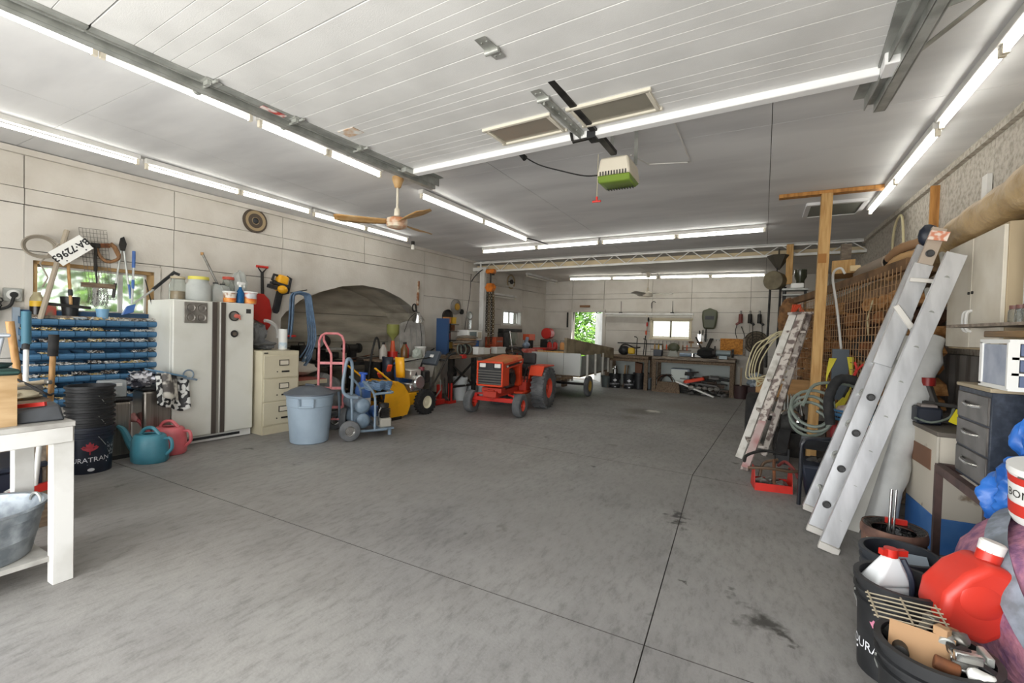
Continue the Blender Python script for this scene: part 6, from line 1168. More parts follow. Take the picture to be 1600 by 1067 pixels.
# ---------------------------------------------------------------- back wall benches
def bench_back(x0, x1, label, ztop, m):
    t = thing('workbench', label, 'workbench', ((x0+x1)/2, 12.1, 0)); W_ = x1-x0
    b = B(); b.box((0, 0, ztop-.04), (W_, .76, .08)); b.done('top', m, t, bevel=.004)
    b = B(); b.box((0, -.36, ztop-.1), (W_, .04, .08)); b.done('apron', woodd, t)
    for x in (-W_/2+.06, W_/2-.06):
        for y in (-.32, .32): b = B(); b.bar((x, y, 0), (x, y, ztop-.08), .09); b.done('leg', woodd, t)
    b = B(); b.box((0, .33, .4), (W_-.2, .03, .7)); b.done('back_board', M('pale blue grey board', '#b3bab6', .7), t)
    return t
bench_back(-3.62, -2.5, 'brown wooden workbench against the back wall beside the open door', .85, woodd); bench_back(-2.42, -.55, 'long grey workbench under the sliding window', .87, woodg)
ZL, ZR = .852, .872
pail((-3.38, 11.88, 0), 'black pail with chrome tin on it, left under the brown workbench', .15, .36, -1.35, M('white print', '#dfe0e4'), m=black); pail((-3.02, 11.93, 0), 'black printed pail, middle under the brown workbench', .15, .36, -1.4, M('white print', '#dfe0e4'), m=black)
bucket((-3.6, 11.82, 0), .13, .3, 'dull grey green bucket at the left end under the brown workbench', M('grey green tin', '#5d6664', .5, .2)); bucket((-2.78, 11.98, 0), .14, .42, 'tall black bin with wood offcuts under the brown workbench', black)
t = thing('timber_offcut', 'brown split log standing in the black bin', 'log', (-2.8, 11.98, .06)); b = B(); b.hexa([(-.07, -.06, 0), (.07, -.06, 0), (.07, .06, 0), (-.07, .06, 0)], [(-.08, -.05, .62), (.1, -.05, .58), (.1, .06, .6), (-.08, .06, .64)]); b.done('block', M('red brown wood', '#6b4a38', .85), t)
t = thing('chrome_tin', 'chrome canister standing on the left black pail', 'tin', (-3.38, 11.88, .362)); b = B(); b.lathe([(0, 0), (.07, 0), (.07, .12), (.05, .14), (.05, .2), (0, .2)], n=18); b.done('body', chrome, t)
for i, (x, m, lab) in enumerate(((-3.2, handlew, 'pale wooden stake standing between the pails'), (-3.13, woodd, 'brown wooden stake beside the pale one'))): b = B(); b.bar((x, 12.1, 0), (x+.02, 12.15, .58), .05, .03); tag(b.done('stake', m), lab, 'stake')
t = thing('grey_tool_box', 'small grey box on the floor at the right end of the brown workbench', 'box', (-2.62, 12.2, 0)); b = B(); b.box((0, 0, .14), (.22, .24, .28)); b.done('body', greyp, t, bevel=.01); b = B(); b.bar((-.08, -.1, .3), (.06, -.1, .42), .04); b.done('handle', black, t)
# on the brown bench
t = thing('angle_grinder', 'black and yellow chain saw lying on the brown workbench', 'chainsaw', (-3.1, 11.95, ZL)); b = B(); b.ball((-.08, 0, .13), .14, (1.1, .8, .9), 2, .12, 5); b.done('casing', black, t); b = B(); b.box((.12, -.02, .12), (.16, .16, .16)); b.done('yellow_cover', M('safety yellow', '#d9b22a', .5), t, bevel=.03, seg=2); b = B(); b.tube(smooth([(-.2, -.05, .1), (-.12, -.08, .26), (.02, -.08, .28), (.2, -.04, .2), (.34, 0, .22)], 4), .018, 7); b.done('handle', iron, t)
for i, (x, h_, k) in enumerate(((-2.92, .45, 1), (-2.74, .52, 0), (-2.68, .4, 1))): b = B(); b.tube([(x, 12.2, ZL), (x+(.03 if k == 0 else 0), 12.25, ZL+h_)] + ([(x-.03, 12.25, ZL+h_+.03), (x-.08, 12.25, ZL+h_+.04)] if k else []), .012, 6); tag(b.done('hooked_rod', iron), ['hooked dark rod standing at the back of the brown workbench', 'straight leaning dark rod behind the brown workbench', 'short hooked rod nearest the window over the brown workbench'][i], 'rod')
t = thing('tool_strip', 'rack strip of small tools along the back of the brown workbench', 'tool strip', (-2.85, 12.42, 1.16)); b = B(); b.box((-.05, .04, 0), (1.2, .02, .03)); b.done('rail', darkst, t)
q7 = random.Random(5)
def small_tools(x0, x1, y, z, n, base, cols, cat='tool'):
    for i in range(n):
        x = x0+(x1-x0)*(i+.5)/n + q7.uniform(-.02, .02); kind, m, lab = base[i % len(base)], cols[i % len(cols)], None
        yield i, x, y+q7.uniform(-.08, .08), z, kind, m
stuffnames = [
 ('screwdriver', 'red handled screwdriver hung left of the sliding window', -2.72, 12.44, 1.62, red), ('screwdriver', 'orange handled screwdriver hung lower left of the sliding window', -2.74, 12.44, 1.4, M('orange plastic', '#cf5a35')), ('screwdriver', 'black handled screwdriver hung at the top left of the sliding window', -2.69, 12.44, 1.75, iron)]
for nm, lab, x, y, z, m in stuffnames:
    t = thing(nm, lab, 'screwdriver', (x, y, z)); b = B(); b.lathe([(0, 0), (.02, 0), (.024, .05), (.016, .11), (0, .11)], n=10); b.done('handle', m, t); b = B(); b.cyl((0, 0, -.13), (0, 0, 0), .006, n=6); b.done('shaft', steel, t)
for i in range(9):
    x = -2.5+.1*i; m = [wood, M('yellow handle', '#c9a53a', .5), handled, M('orange plastic', '#cf5a35'), steel][i % 5]
    t = thing('file', 'one of the handled files in the row under the sliding window', 'file', (x, 12.42, 1.03)); t['group'] = 'files racked under the sliding window'; b = B(); b.lathe([(0, 0), (.016, 0), (.02, .06), (.012, .13), (0, .13)], n=8); b.done('handle', m, t); b = B(); b.cyl((0, 0, .13), (0, 0, .22), .006, n=6); b.done('blade', steel, t)
b = B(); b.box((-2.1, 12.45, 1.02), (1.0, .05, .03)); tag(b.done('file_rack', woodg), 'thin rack board holding the files under the window', 'rack')
# on the grey bench
t = thing('metal_shield', 'dark green curved shield on the grey workbench', 'shield', (-1.98, 12.15, ZR)); b = B(); b.ball((0, 0, .22), .15, (1, .5, .85), 2, .1, 6); b.done('dome', M('dark olive metal', '#4c4f3a', .5), t); b = B(); b.hexa([(-.14, -.08, 0), (.14, -.08, 0), (.1, .08, 0), (-.1, .08, 0)], [(-.05, -.04, .2), (.05, -.04, .2), (.05, .04, .2), (-.05, .04, .2)]); b.done('base', M('pale grey metal', '#8f9088', .5), t)
t = thing('navy_box', 'small navy case at the left end of the grey workbench', 'case', (-2.32, 11.98, ZR)); b = B(); b.box((0, 0, .08), (.2, .2, .16)); b.done('body', navy, t, bevel=.01); b = B(); b.lathe([(0, 0), (.03, 0), (.02, .1), (0, .1)], (.06, 0, .16), 10); b.done('white_cap', paper, t)
t = thing('grinder', 'pale blue angle grinder lying on the grey workbench', 'grinder', (-1.66, 11.95, ZR), .3); b = B(); b.cyl((-.14, 0, .06), (.14, 0, .06), .045); b.done('body', M('pale blue metal', '#8fa0b3'), t); b = B(); b.cyl((.16, 0, .02), (.16, 0, .1), .06); b.done('guard', chrome, t)
t = thing('white_case', 'white flat case on the grey workbench', 'case', (-1.42, 12.1, ZR)); b = B(); b.box((0, 0, .06), (.26, .2, .1)); b.done('body', paper, t, bevel=.01); b = B(); b.box((0, -.1, .1), (.1, .03, .02)); b.done('handle', greyp, t)
t = thing('work_bag', 'black cloth bag slumped on the grey workbench', 'bag', (-1.2, 12.0, ZR)); b = B(); b.ball((0, 0, .12), .19, (1.15, .7, .75), 3, .3, 61, 2); b.done('cloth', M('black cloth', '#191919', .95), t); b = B(); b.bar((-.1, .05, .2), (-.26, .15, .5), .05, .02); b.done('strap', M('dark strap', '#3a3733', .9), t)
t = thing('bench_vise', 'grey double wheel bench grinder at the right end of the grey workbench', 'grinder', (-.82, 11.95, ZR)); b = B(); b.cyl((-.16, 0, .14), (.16, 0, .14), .07, n=18); b.box((0, 0, .04), (.18, .16, .08)); b.done('body', M('grey blue casting', '#7f8a8c', .45, .3), t, bevel=.006)
for x in (-.2, .2): b = B(); b.cyl((x-.025, 0, .14), (x+.025, 0, .14), .1, n=20); b.done('wheel_guard', iron, t)
t = thing('bench_vice', 'black bench vice standing left of the grey grinder', 'vice', (-1.02, 12.05, ZR)); b = B(); b.box((0, 0, .06), (.1, .14, .12)); b.box((0, -.1, .15), (.08, .2, .08)); b.done('body', iron, t, bevel=.008); b = B(); b.box((.0, .06, .22), (.03, .03, .16)); b.done('handle', iron, t)
b = B(); b.box((0, 0, .19), (.5, .03, .38)); tag(solo(b.done('chip_board', osb, None), (-.68, 12.42, .98)), 'orange chip board panel leaning behind the bench grinder', 'board')
b = B(); b.box((0, 0, .2), (.05, .04, .42)); tag(solo(b.done('upright_batten', woodg, None), (-.4, 12.42, .97)), 'grey upright batten right of the orange chip board', 'batten')
for i, (x, z, lab) in enumerate(((-1.6, 1.12, 'pale wooden mallet on the small tool shelf, left of two'), (-1.4, 1.12, 'pale wooden mallet on the small tool shelf, right of two'))): t = thing('mallet', lab, 'mallet', (x, 12.4, z)); b = B(); b.cyl((0, 0, 0), (0, 0, .1), .014); b.done('handle', wood, t); b = B(); b.bar((-.06, 0, .12), (.06, 0, .12), .05); b.done('head', handled, t)
b = B(); b.box((-1.5, 12.41, 1.1), (.6, .1, .02)); tag(b.done('tool_shelf', woodd), 'short shelf for mallets right of the sliding window', 'shelf')
for i, (x, h_) in enumerate(((-1.42, .26), (-1.34, .18), (-1.27, .2))): t = thing('hand_trowel', ['wide pale trowel hung right of the sliding window', 'narrow trowel hung second from the window', 'dark scraper hung third from the window'][i], 'trowel', (x, 12.45, 1.22+.02*i)); b = B(); b.box((0, 0, .1), (.08-.02*i, .012, h_)); b.done('blade', [chrome, steel, iron][i], t); b = B(); b.cyl((0, 0, .2), (0, 0, .32), .014); b.done('handle', iron, t)
b = B(); b.bar((-1.25, 12.2, 1.0), (-1.12, 12.35, 1.35), .1, .02); tag(b.done('hand_saw', darkst), 'dark saw leaning behind the black bag', 'saw')
t = thing('hook_rail', 'thin rail of small hooks on the back wall under the mask', 'hook rail', (-.85, 12.47, 1.33)); b = B(); b.box((0, 0, 0), (.95, .015, .015)); b.done('rail', galvd, t)
for k in range(14): b = B(); b.cyl((-.45+.07*k, 0, 0), (-.45+.07*k, -.03, -.04), .005, n=5); b.done('hook', darkst, t)
t = thing('welding_mask', 'dark olive welding mask hung on the back wall', 'mask', (-1.19, 12.47, 1.66)); b = B(); mp = [(-.15, .0), (-.12, -.08), (.12, -.08), (.15, 0), (.18, .22), (.17, .38), (.06, .42), (0, .45), (-.06, .42), (-.17, .38), (-.18, .22)]
b.prism([(x, y-.0) for x, y in mp], .12, Matrix.Translation((0, 0, 0)) @ mrot((1, 0, 0), (0, -1, 0)).to_matrix().to_4x4()); b.done('shell', M('dark olive metal', '#4c4f3a'), t, bevel=.04, seg=3); b = B(); b.box((0, -.12, .2), (.2, .02, .09)); b.done('lens', black, t)
for i, (x, m, lab) in enumerate(((-.5, M('dark red drill', '#6e3028', .5), 'dark red drill hung on the back wall with looped cord'), (-.3, iron, 'black drill hung right of the dark red drill'), (-.1, darkst, 'grey black drill hung nearest the basket'))):
    t = thing('power_drill', lab, 'drill', (x, 12.44, 1.9)); b = B(); b.cyl((0, -.02, .06), (0, -.02, -.16), .045, .05); b.bar((0, -.02, -.12), (.1-.2*(i == 0), -.02, -.2), .06, .05); b.done('body', m, t, bevel=.008); b = B(); b.cyl((0, -.02, .06), (0, -.02, .14), .022); b.done('chuck', steel, t); b = B(); b.tube(smooth([(.08-.16*(i == 0), -.02, -.2), (-.1, -.02, -.4), (0, -.02, -.66), (.1, -.02, -.5), (.02, -.02, -.24)] if i == 0 else [(.06, -.02, -.2), (.07, -.02, -.5), (.05, -.02, -.8)], 5), .008, 5); b.done('cord', rubber, t)
t = thing('fan_guard', 'round wire fan guard hung on the back wall near the ladders', 'fan guard', (-.15, 12.42, 1.29));
for r in (.26, .2, .14, .08): b = B(); b.torus((0, 0, 0), r, .008, (0, 1, 0), 24, 5); b.done('ring', M('brown black wire', '#3d352b', .7), t)
b = B(); b.cyl((0, .02, 0), (0, .03, 0), .27, n=28); b.done('mesh_back', M('brown mesh', '#6f6454', .9), t)
for k in range(6): a = PI*k/6; b = B(); b.cyl((-.26*math.cos(a), 0, -.26*math.sin(a)), (.26*math.cos(a), 0, .26*math.sin(a)), .006, n=5); b.done('spoke', M('brown black wire', '#3d352b'), t)
b = B(); b.box((0, 0, 0), (.3, .03, .06)); tag(solo(b.done('house_sign', handled), (-4.48, 12.48, 2.16)), 'small brown wooden plaque over the open back door', 'plaque')
b = B(); b.bar((-4.99, 12.47, 1.55), (-4.99, 12.47, 1.98), .05, .03); tag(b.done('dark_strap', iron), 'dark strap hanging left of the open back door', 'strap')
t = thing('wall_hook', 'curved black hook on the back wall over the strip light', 'hook', (-2.62, 12.48, 2.1)); b = B(); b.tube(smooth([(0, -.02, 0), (.0, -.03, .14), (.06, -.03, .18), (.1, -.03, .15)], 4), .01, 6); b.done('hook_bar', iron, t)
# under the grey bench
t = thing('white_panel_box', 'small white fronted box under the grey workbench', 'box', (-1.78, 12.15, 0)); b = B(); b.box((0, 0, .38), (.44, .3, .4)); b.done('case', greyp, t, bevel=.006); b = B(); b.box((-.02, -.155, .38), (.38, .012, .36)); b.done('front_panel', M('pale green white', '#ccd3cc', .5), t); b = B(); b.box((0, 0, .09), (.4, .28, .18)); b.done('stand', iron, t)
t = thing('wire_roll', 'rusty coil of fencing wire under the grey workbench', 'wire coil', (-2.1, 11.95, 0))
for k in range(7): b = B(); b.torus((.02*k-.05, .01*k, .22), .2-.012*(k % 3), .009, (.25*math.sin(k*2), 1, .2*math.cos(k*3)), 22, 5); b.done('wire_loop', rust if k % 2 else darkst, t)
b = B(); b.hexa([(-2.32, 11.72, 0), (-1.72, 11.66, 0), (-1.72, 11.7, 0), (-2.32, 11.76, 0)], [(-2.28, 11.86, .24), (-1.78, 11.8, .26), (-1.78, 11.84, .26), (-2.28, 11.9, .24)]); tag(b.done('bamboo_screen', woodd), 'brown slatted offcut leaning on the wire coil', 'panel')
t = thing('plastic_scoop', 'bright orange red plastic shovel blade under the grey workbench', 'shovel blade', (-1.42, 11.7, .28), .3); b = B(); b.grid(lambda u, v: Vector((-.22+.44*u, -.1+.2*v, .05+.1*u-.25*(v-.5)**2)), 8, 6); b.done('blade', M('orange red plastic', '#d8492e'), t, solid=.012)
q8 = random.Random(9)
for i in range(36):
    p = Vector((q8.uniform(-1.6, -.75), q8.uniform(11.72, 12.2), .03+.56*i/36*q8.uniform(.6, 1))); a = q8.uniform(-.6, .6); L = q8.uniform(.2, .5); d = Vector((math.cos(a), math.sin(a)*.4, q8.uniform(-.12, .12)))*L/2
    t = B(); k = i % 3
    if k == 0: t.bar(p-d, p+d, .05, .05); t.bar(p-d+Vector((0, .02, .03)), p+d+Vector((0, .02, .03)), .015, .06)
    elif k == 1: t.cyl(p-d, p+d, .03, n=10)
    else: t.bar(p-d, p+d, .09, .02)
    o = t.done('scrap_bar', [darkst, iron, M('grey scrap', '#6d6b68', .6, .4), M('brown scrap', '#4f4238', .8)][i % 4]); tag(o, 'odd length of dark scrap metal in the heap under the grey workbench', 'scrap', 'scrap metal heaped under the grey workbench')
for i in range(20):
    p = (q8.uniform(-1.55, -.75), q8.uniform(11.6, 11.8), .05+.06*(i % 3)); b = B(); b.ball((0, 0, 0), q8.uniform(.05, .08), (1, 1, .7), 2, .5, 70+i, 3); o = b.done('scrap_lump', [M('grey scrap', '#6d6b68'), iron, M('pale scrap', '#97958f', .5, .3)][i % 3]); tag(solo(o, p), 'crumpled lump at the front of the scrap heap under the grey workbench', 'scrap', 'scrap lumps at the front of the heap')
b = B(); b.bar((-1.82, 11.75, .28), (-.95, 11.42, .02), .045, .03); tag(b.done('white_batten', paper), 'white batten sloping down out of the scrap heap', 'batten')
t = thing('maroon_bin', 'dark maroon bin at the right end of the grey workbench', 'bin', (-.42, 11.75, 0)); b = B(); b.lathe([(0, 0), (.13, 0), (.15, .3), (.14, .3), (.12, .01), (0, .01)], n=20); b.done('body', M('dark maroon', '#3e2a2a', .6), t); b = B(); b.bar((0, 0, .05), (.0, .05, .7), .08, .04); b.done('upright_board', M('tan board', '#8d7a63', .8), t)
t = thing('plastic_sheet', 'crumpled pale blue plastic sheet right of the grey workbench', 'plastic sheet', (-.12, 11.9, .3)); b = B(); b.ball((0, 0, .1), .2, (.9, .6, .9), 3, .5, 81, 2); b.done('film', M('pale blue film', '#8f9aa3', .3), t); b = B(); b.box((0, 0, -.16), (.36, .3, .28)); b.done('crate', M('dark maroon', '#3e2a2a'), t)
b = B(); b.box((-.12, 12.35, .85), (.28, .05, .6)); tag(b.done('dark_plywood', M('dark brown panel', '#33291f', .7)), 'dark brown panel leaning on the back wall behind the ladders', 'panel')
# ---------------------------------------------------------------- white extension ladder
lad = thing('extension_ladder', 'long white aluminium extension ladder leaning on the wall cabinets', 'ladder', (0, 0, 0))
lw = M('white aluminium', '#cfd0d2', .35, .45, hex2='#b7b8ba', scale=3, stretch=(4, 4, .6))
def rail(p, q, w, t=.03, lip=.035):
    p, q = Vector(p), Vector(q); d = (q-p).normalized(); side = Vector((d.z, 0, -d.x)).normalized()
    b = B(); b.bar(p, q, t*.25, w, up=side)
    for s_ in (-1, 1): o = side*(s_*(w/2-.004)) + Vector((0, lip/2, 0)); b.bar(p+o, q+o, lip, .008, up=side)
    return b
L0, L1 = Vector((.375, 4.43, .02)), Vector((1.11, 4.82, 2.17)); M0, M1 = Vector((.375, 3.95, .02)), Vector((1.08, 4.36, 2.22)); R0, R1 = Vector((.42, 3.66, .02)), Vector((1.1, 4.07, 1.99))
rail(L0, L1, .1).done('rail', lw, lad, bevel=.002); rail(M0, M0.lerp(M1, .72), .105).done('rail', lw, lad, bevel=.002); rail(R0, R1, .108).done('rail', lw, lad, bevel=.002)
rail(M0.lerp(M1, .55)+Vector((-.012, -.02, 0)), M1.lerp(M0, .12)+Vector((-.012, -.02, 0)), .112).done('fly_rail', lw, lad, bevel=.002); rail(M1.lerp(M0, .12), M1, .085).done('fly_tip', M('worn tan aluminium', '#b9ab9c', .45, .3), lad, bevel=.002)
for k in range(8):
    u = .09+.118*k; p, m_, q = L0.lerp(L1, u), M0.lerp(M1, u), R0.lerp(R1, u)
    for a, c in ((p, m_), (m_+Vector((.075, .03, 0)), q)): b = B(); b.cyl(a, c, .017, n=8); b.done('rung', galv, lad)
    b = B(); dirn = (M1-M0).normalized(); b.torus(m_+Vector((-.0, -.012, 0)), .021, .006, (0, 1, 0), 16, 6); b.cyl(m_+Vector((0, -.004, 0)), m_+Vector((0, -.014, 0)), .017, n=12); b.done('rung_end', M('dark rung bore', '#3a3a3a', .5), lad)
    if k > 0:
        b = B(); b.tube(arc(p+Vector((.03, -.05, 0)), .04, .3, 2.6, 7, 'xz'), .013, 6); b.done('rung_hook', galvd, lad)
d_ = (M1-M0).normalized()
b = B(); b.hexa([M1-d_*.09+Vector((-.05, -.03, 0)), M1-d_*.09+Vector((.055, -.03, -.02)), M1-d_*.09+Vector((.055, -.015, -.02)), M1-d_*.09+Vector((-.05, -.015, 0))], [M1-d_*.02+Vector((-.05, -.03, 0)), M1-d_*.02+Vector((.055, -.03, -.02)), M1-d_*.02+Vector((.055, -.015, -.02)), M1-d_*.02+Vector((-.05, -.015, 0))]); b.done('warning_label', M('orange warning label', '#d58a6c', .5, hex2='#e8d8cc', scale=40, detail=0), lad)
b = B(); b.ball(M1+Vector((-.03, .12, -.03)), .07, (1, .6, 1.2), 2, .2, 4); b.done('end_mitt', navy, lad)
b = B(); b.bar(M1-d_*.62+Vector((-.07, -.03, .02)), M1-d_*.75+Vector((.12, -.04, -.12)), .04, .012, up=(0, 1, 0)); b.done('rung_lock', M('pale metal', '#cfcbc4', .4, .3), lad, bevel=.004); b = B(); b.bar(M1-d_*.4+Vector((-.06, -.04, .0)), M1-d_*.42+Vector((.1, -.04, 0)), .03, .012, up=(0, 1, 0)); b.done('guide_bracket', M('pale metal', '#cfcbc4'), lad, bevel=.003)
for p, w in ((L0, .1), (M0, .12), (R0, .12)): b = B(); b.bar(p-Vector((.0, 0, .015)), p+Vector((.012, 0, .03)), .035, w, up=(1, 0, -.3)); b.done('foot_cap', M('pale metal', '#cfcbc4'), lad, bevel=.004)
# ---------------------------------------------------------------- paint spattered stepladder
sl_ = thing('stepladder', 'old paint spattered wooden stepladder folded and leaning by the post', 'ladder', (0, 0, 0))
spat = M('paint spattered wood', '#c4bcb3', .8, hex2='#756863', scale=14, detail=7, lo=.47, hi=.56, bump=.15); spatw = M('flaking white wood', '#d5d2ca', .75, hex2='#a39d92', scale=8, detail=6, lo=.5, hi=.75); pinkw = M('red washed wood', '#b09a96', .8, hex2='#a06a68', scale=4, detail=4, lo=.45, hi=.65)
A0, A1 = Vector((-.2, 5.95, 0)), Vector((.3, 6.38, 1.68)); P0, P1 = Vector((-.13, 5.42, 0)), Vector((.38, 6.28, 1.68)); Q0, Q1 = Vector((.05, 6.25, .0)), Vector((.46, 6.42, 1.69))
for p, q, m, w in ((A0, A1, spatw, .085), (P0, P1, spat, .085), (Q0, Q1, spat, .07)): b = B(); b.bar(p, q, .03, w, up=(.9, -.45, 0)); o = b.done('rail', m, sl_, bevel=.003)
b = B(); b.bar(P0.lerp(P1, .02)+Vector((-.002, -.016, 0)), P0.lerp(P1, .3)+Vector((-.002, -.016, 0)), .006, .08, up=(.9, -.45, 0)); b.done('red_wash', pinkw, sl_)
for u in (.14, .34, .54, .72, .88):
    a, c = A0.lerp(A1, u), P0.lerp(P1, u); b = B(); b.hexa([a+Vector((-.02, 0, -.01)), c+Vector((-.02, 0, -.01)), c+Vector((.1, .03, -.01)), a+Vector((.1, .03, -.01))], [a+Vector((-.02, 0, .015)), c+Vector((-.02, 0, .015)), c+Vector((.1, .03, .015)), a+Vector((.1, .03, .015))]); b.done('tread', spat, sl_)
b = B(); b.hexa([A1+Vector((-.06, -.02, 0)), P1+Vector((-.06, -.06, 0)), Q1+Vector((.06, -.06, 0)), Q1+Vector((.06, .06, 0))], [A1+Vector((-.06, -.02, .03)), P1+Vector((-.06, -.06, .03)), Q1+Vector((.06, -.06, .03)), Q1+Vector((.06, .06, .03))]); b.done('top_board', spat, sl_)
# ---------------------------------------------------------------- yard cart with tyre, plywood box and motor
t = thing('yard_cart', 'small yard cart with big black tyre and plywood side by the stepladder', 'cart', (.1, 7.3, 0))
wheel('wheel', (-.18, -.25, .33), .33, .2, t, M('dull white rim', '#b5b3ad', .5), rubber, hr=.45, n=36); wheel('wheel', (.75, -.25, .33), .33, .2, t, M('dull white rim', '#b5b3ad'), rubber, hr=.45)
b = B(); b.bar((-.18, -.25, .33), (.75, -.25, .33), .05); b.done('axle', iron, t); b = B(); b.box((.28, .1, .6), (.8, 1.0, .04)); b.done('deck', woodd, t)
b = B(); b.box((.17, -.14, .74), (.68, .02, .24)); b.done('plywood_side', M('tan plywood', '#b9905f', .75, hex2='#a07a4c', scale=3, stretch=(.7, 3, 4)), t); b = B(); b.box((.15, -.2, .615), (.78, .12, .02)); b.done('lip_board', wood, t)
t = thing('small_engine', 'finned aluminium engine with pipes behind the stepladder', 'engine', (.33, 6.55, 0)); b = B(); b.box((0, 0, .4), (.26, .3, .24)); b.done('crankcase', darkst, t, bevel=.02)
for k in range(6): b = B(); b.box((-.08+.032*k, -.02, .62), (.014, .22, .2)); b.done('fin', galv, t, bevel=.004)
b = B(); b.tube(smooth([(-.1, -.18, .5), (-.02, -.22, .55), (.06, -.2, .5), (.06, -.2, .42)], 4), .03, 8); b.done('exhaust', chrome, t); b = B(); b.box((.0, 0, .14), (.36, .4, .28)); b.done('stand', iron, t); b = B(); b.tube([(.04, -.16, .56), (.0, -.18, .72), (.06, -.18, .74), (.1, -.17, .5)], .014, 6); b.done('pull_frame', steel, t)
t = thing('jack_pedal', 'black metal pedal block in front of the small engine', 'pedal', (.2, 6.1, .0)); b = B(); b.hexa([(-.05, -.2, .1), (.07, -.2, .1), (.12, .1, .3), (0, .1, .3)], [(-.05, -.22, .14), (.07, -.22, .14), (.12, .08, .36), (0, .08, .36)]); b.box((.03, -.02, .09), (.14, .3, .18)); b.done('block', black, t, bevel=.006)
# ---------------------------------------------------------------- red tool tray of pipe clamps
t = thing('tool_tray', 'open red steel tool tray full of pipe clamps on the floor', 'tool tray', (.11, 4.92, 0), .18)
b = B(); b.box((0, 0, .005), (.3, .22, .01)); b.box((0, -.11, .035), (.3, .006, .07)); b.box((0, .11, .035), (.3, .006, .07)); b.done('pan', red, t); 
for s_ in (-1, 1): b = B(); b.hexa([(s_*.15, -.11, 0), (s_*.15, .11, 0), (s_*.154, .11, 0), (s_*.154, -.11, 0)], [(s_*.15, -.06, .2), (s_*.15, .06, .2), (s_*.154, .06, .2), (s_*.154, -.06, .2)]); b.done('end_plate', red, t)
b = B(); b.cyl((-.15, 0, .19), (.15, 0, .19), .008); b.done('carry_bar', darkst, t)
pcs = [([(-.22, -.12, .2), (-.05, -.14, .22), (.12, -.1, .2), (.2, -.06, .2)], 'bent brown pipe handle across the front of the red tool tray'), ([(-.24, -.05, .24), (-.2, .05, .28), (-.05, .12, .32), (.1, .14, .3)], 'curved dark pipe over the back of the red tool tray'), ([(.0, -.12, .08), (.0, -.08, .24), (.02, .02, .26)], 'short upright rusty pipe in the middle of the red tool tray'), ([(.05, .0, .22), (.12, .05, .25), (.18, -.02, .2), (.2, -.08, .14)], 'dark red hooked pipe at the right of the red tool tray'), ([(-.1, .0, .1), (-.06, .04, .22), (.06, .06, .26)], 'thin brown pipe lying inside the red tool tray')]
for i, (pp, lab) in enumerate(pcs):
    b = B(); b.tube(smooth(pp, 4), .014, 7); o = b.done('pipe', [M('brown pipe', '#5d4a3a', .6, .3), darkst, rust, M('dark red pipe', '#6d2c28', .6), M('brown pipe', '#5d4a3a')][i]); tag(solo(o, (.11, 4.92, 0), .18), lab, 'pipe')
for i, (x, y, lab) in enumerate(((-.08, -.04, 'shiny cast fitting at the left of the red tool tray'), (.08, -.05, 'shiny cast fitting at the right of the red tool tray'), (.0, .05, 'shiny cast fitting at the back of the red tool tray'))): b = B(); b.ball((0, 0, 0), .055, (1.1, .8, .7), 2, .6, 90+i, 3.5); tag(solo(b.done('pipe_fitting', steel), (.11+x, 4.92+y, .06)), lab, 'fitting')
# ---------------------------------------------------------------- black frame, navy bin, hoses, red box
t = thing('tube_frame', 'black bent tube frame standing beside the red tool tray', 'frame', (.31, 4.58, 0)); b = B(); b.tube(smooth([(0, 0, 0), (.005, 0, .45), (.02, 0, .53), (.08, .02, .565), (.4, .1, .58)], 4), .016, 8); b.tube([(.4, .1, .58), (.42, .1, .0)], .016, 8); b.done('tube', M('black enamel', '#1e2026', .3), t)
t = thing('waste_bin', 'navy plastic bin full of dark scraps behind the black tube frame', 'bin', (.53, 4.95, 0)); b = B(); b.hexa([(-.15, -.17, 0), (.17, -.17, 0), (.17, .17, 0), (-.15, .17, 0)], [(-.2, -.21, .3), (.2, -.21, .3), (.2, .21, .3), (-.2, .21, .3)]); b.done('body', navy, t, bevel=.02)
for i in range(7): b = B(); b.ball((q8.uniform(-.14, .14), q8.uniform(-.15, .1), .31), .06, (1, 1, .5), 2, .6, 100+i, 3); b.done('scrap', [iron, steel, darkst][i % 3], t)
t = thing('tool_case', 'grey plastic hatch lid propped behind the navy bin', 'lid panel', (.55, 5.15, .42)); b = B(); b.box((0, 0, 0), (.42, .3, .03), R=Matrix.Rotation(-.5, 3, 'X')); b.done('panel', dgrey, t, bevel=.006)
t = thing('red_compressor_case', 'dark red boxy machine under the blue hose coil', 'machine', (.78, 5.35, 0)); b = B(); b.box((0, 0, .47), (.4, .3, .28)); b.done('casing', M('dark red casing', '#8d2b2c', .45, hex2='#6f2023', scale=4), t, bevel=.02); b = B(); b.box((0, 0, .32), (.42, .32, .02)); b.done('bright_edge', red, t); b = B(); b.box((0, 0, .155), (.36, .28, .31)); b.done('base', iron, t)
t = thing('blue_hose_coil', 'flat coil of bright blue hose lying on the dark red machine', 'hose', (.8, 5.45, .63)); 
for k in range(6): b = B(); b.torus((.01*(k % 2), .01*(k % 3), .012+.022*(k % 4)), .22-.012*(k//2), .012, (.05, .08*(k % 2), 1), 26, 6); b.done('hose_loop', M('bright blue hose', '#4c86b5', .45), t)
t = thing('paper_bag', 'white printed bag lying inside the blue hose coil', 'bag', (.8, 5.45, .7)); b = B(); b.ball((0, 0, .03), .13, (1.2, 1, .4), 2, .3, 7); b.done('sheet', M('white printed bag', '#d3ccc6', .7, hex2='#b08c84', scale=14), t)
t = thing('grey_hose_coil', 'grey green hose coiled loosely over the clutter left of the blue coil', 'hose', (.45, 5.3, .66))
pts = [(.16*math.cos(a)*(1+.15*math.sin(a*.7))-.02*a/6, .1*math.sin(a*.9), .15*math.sin(a)-.12*a/14+.1) for a in [i*.35 for i in range(58)]]
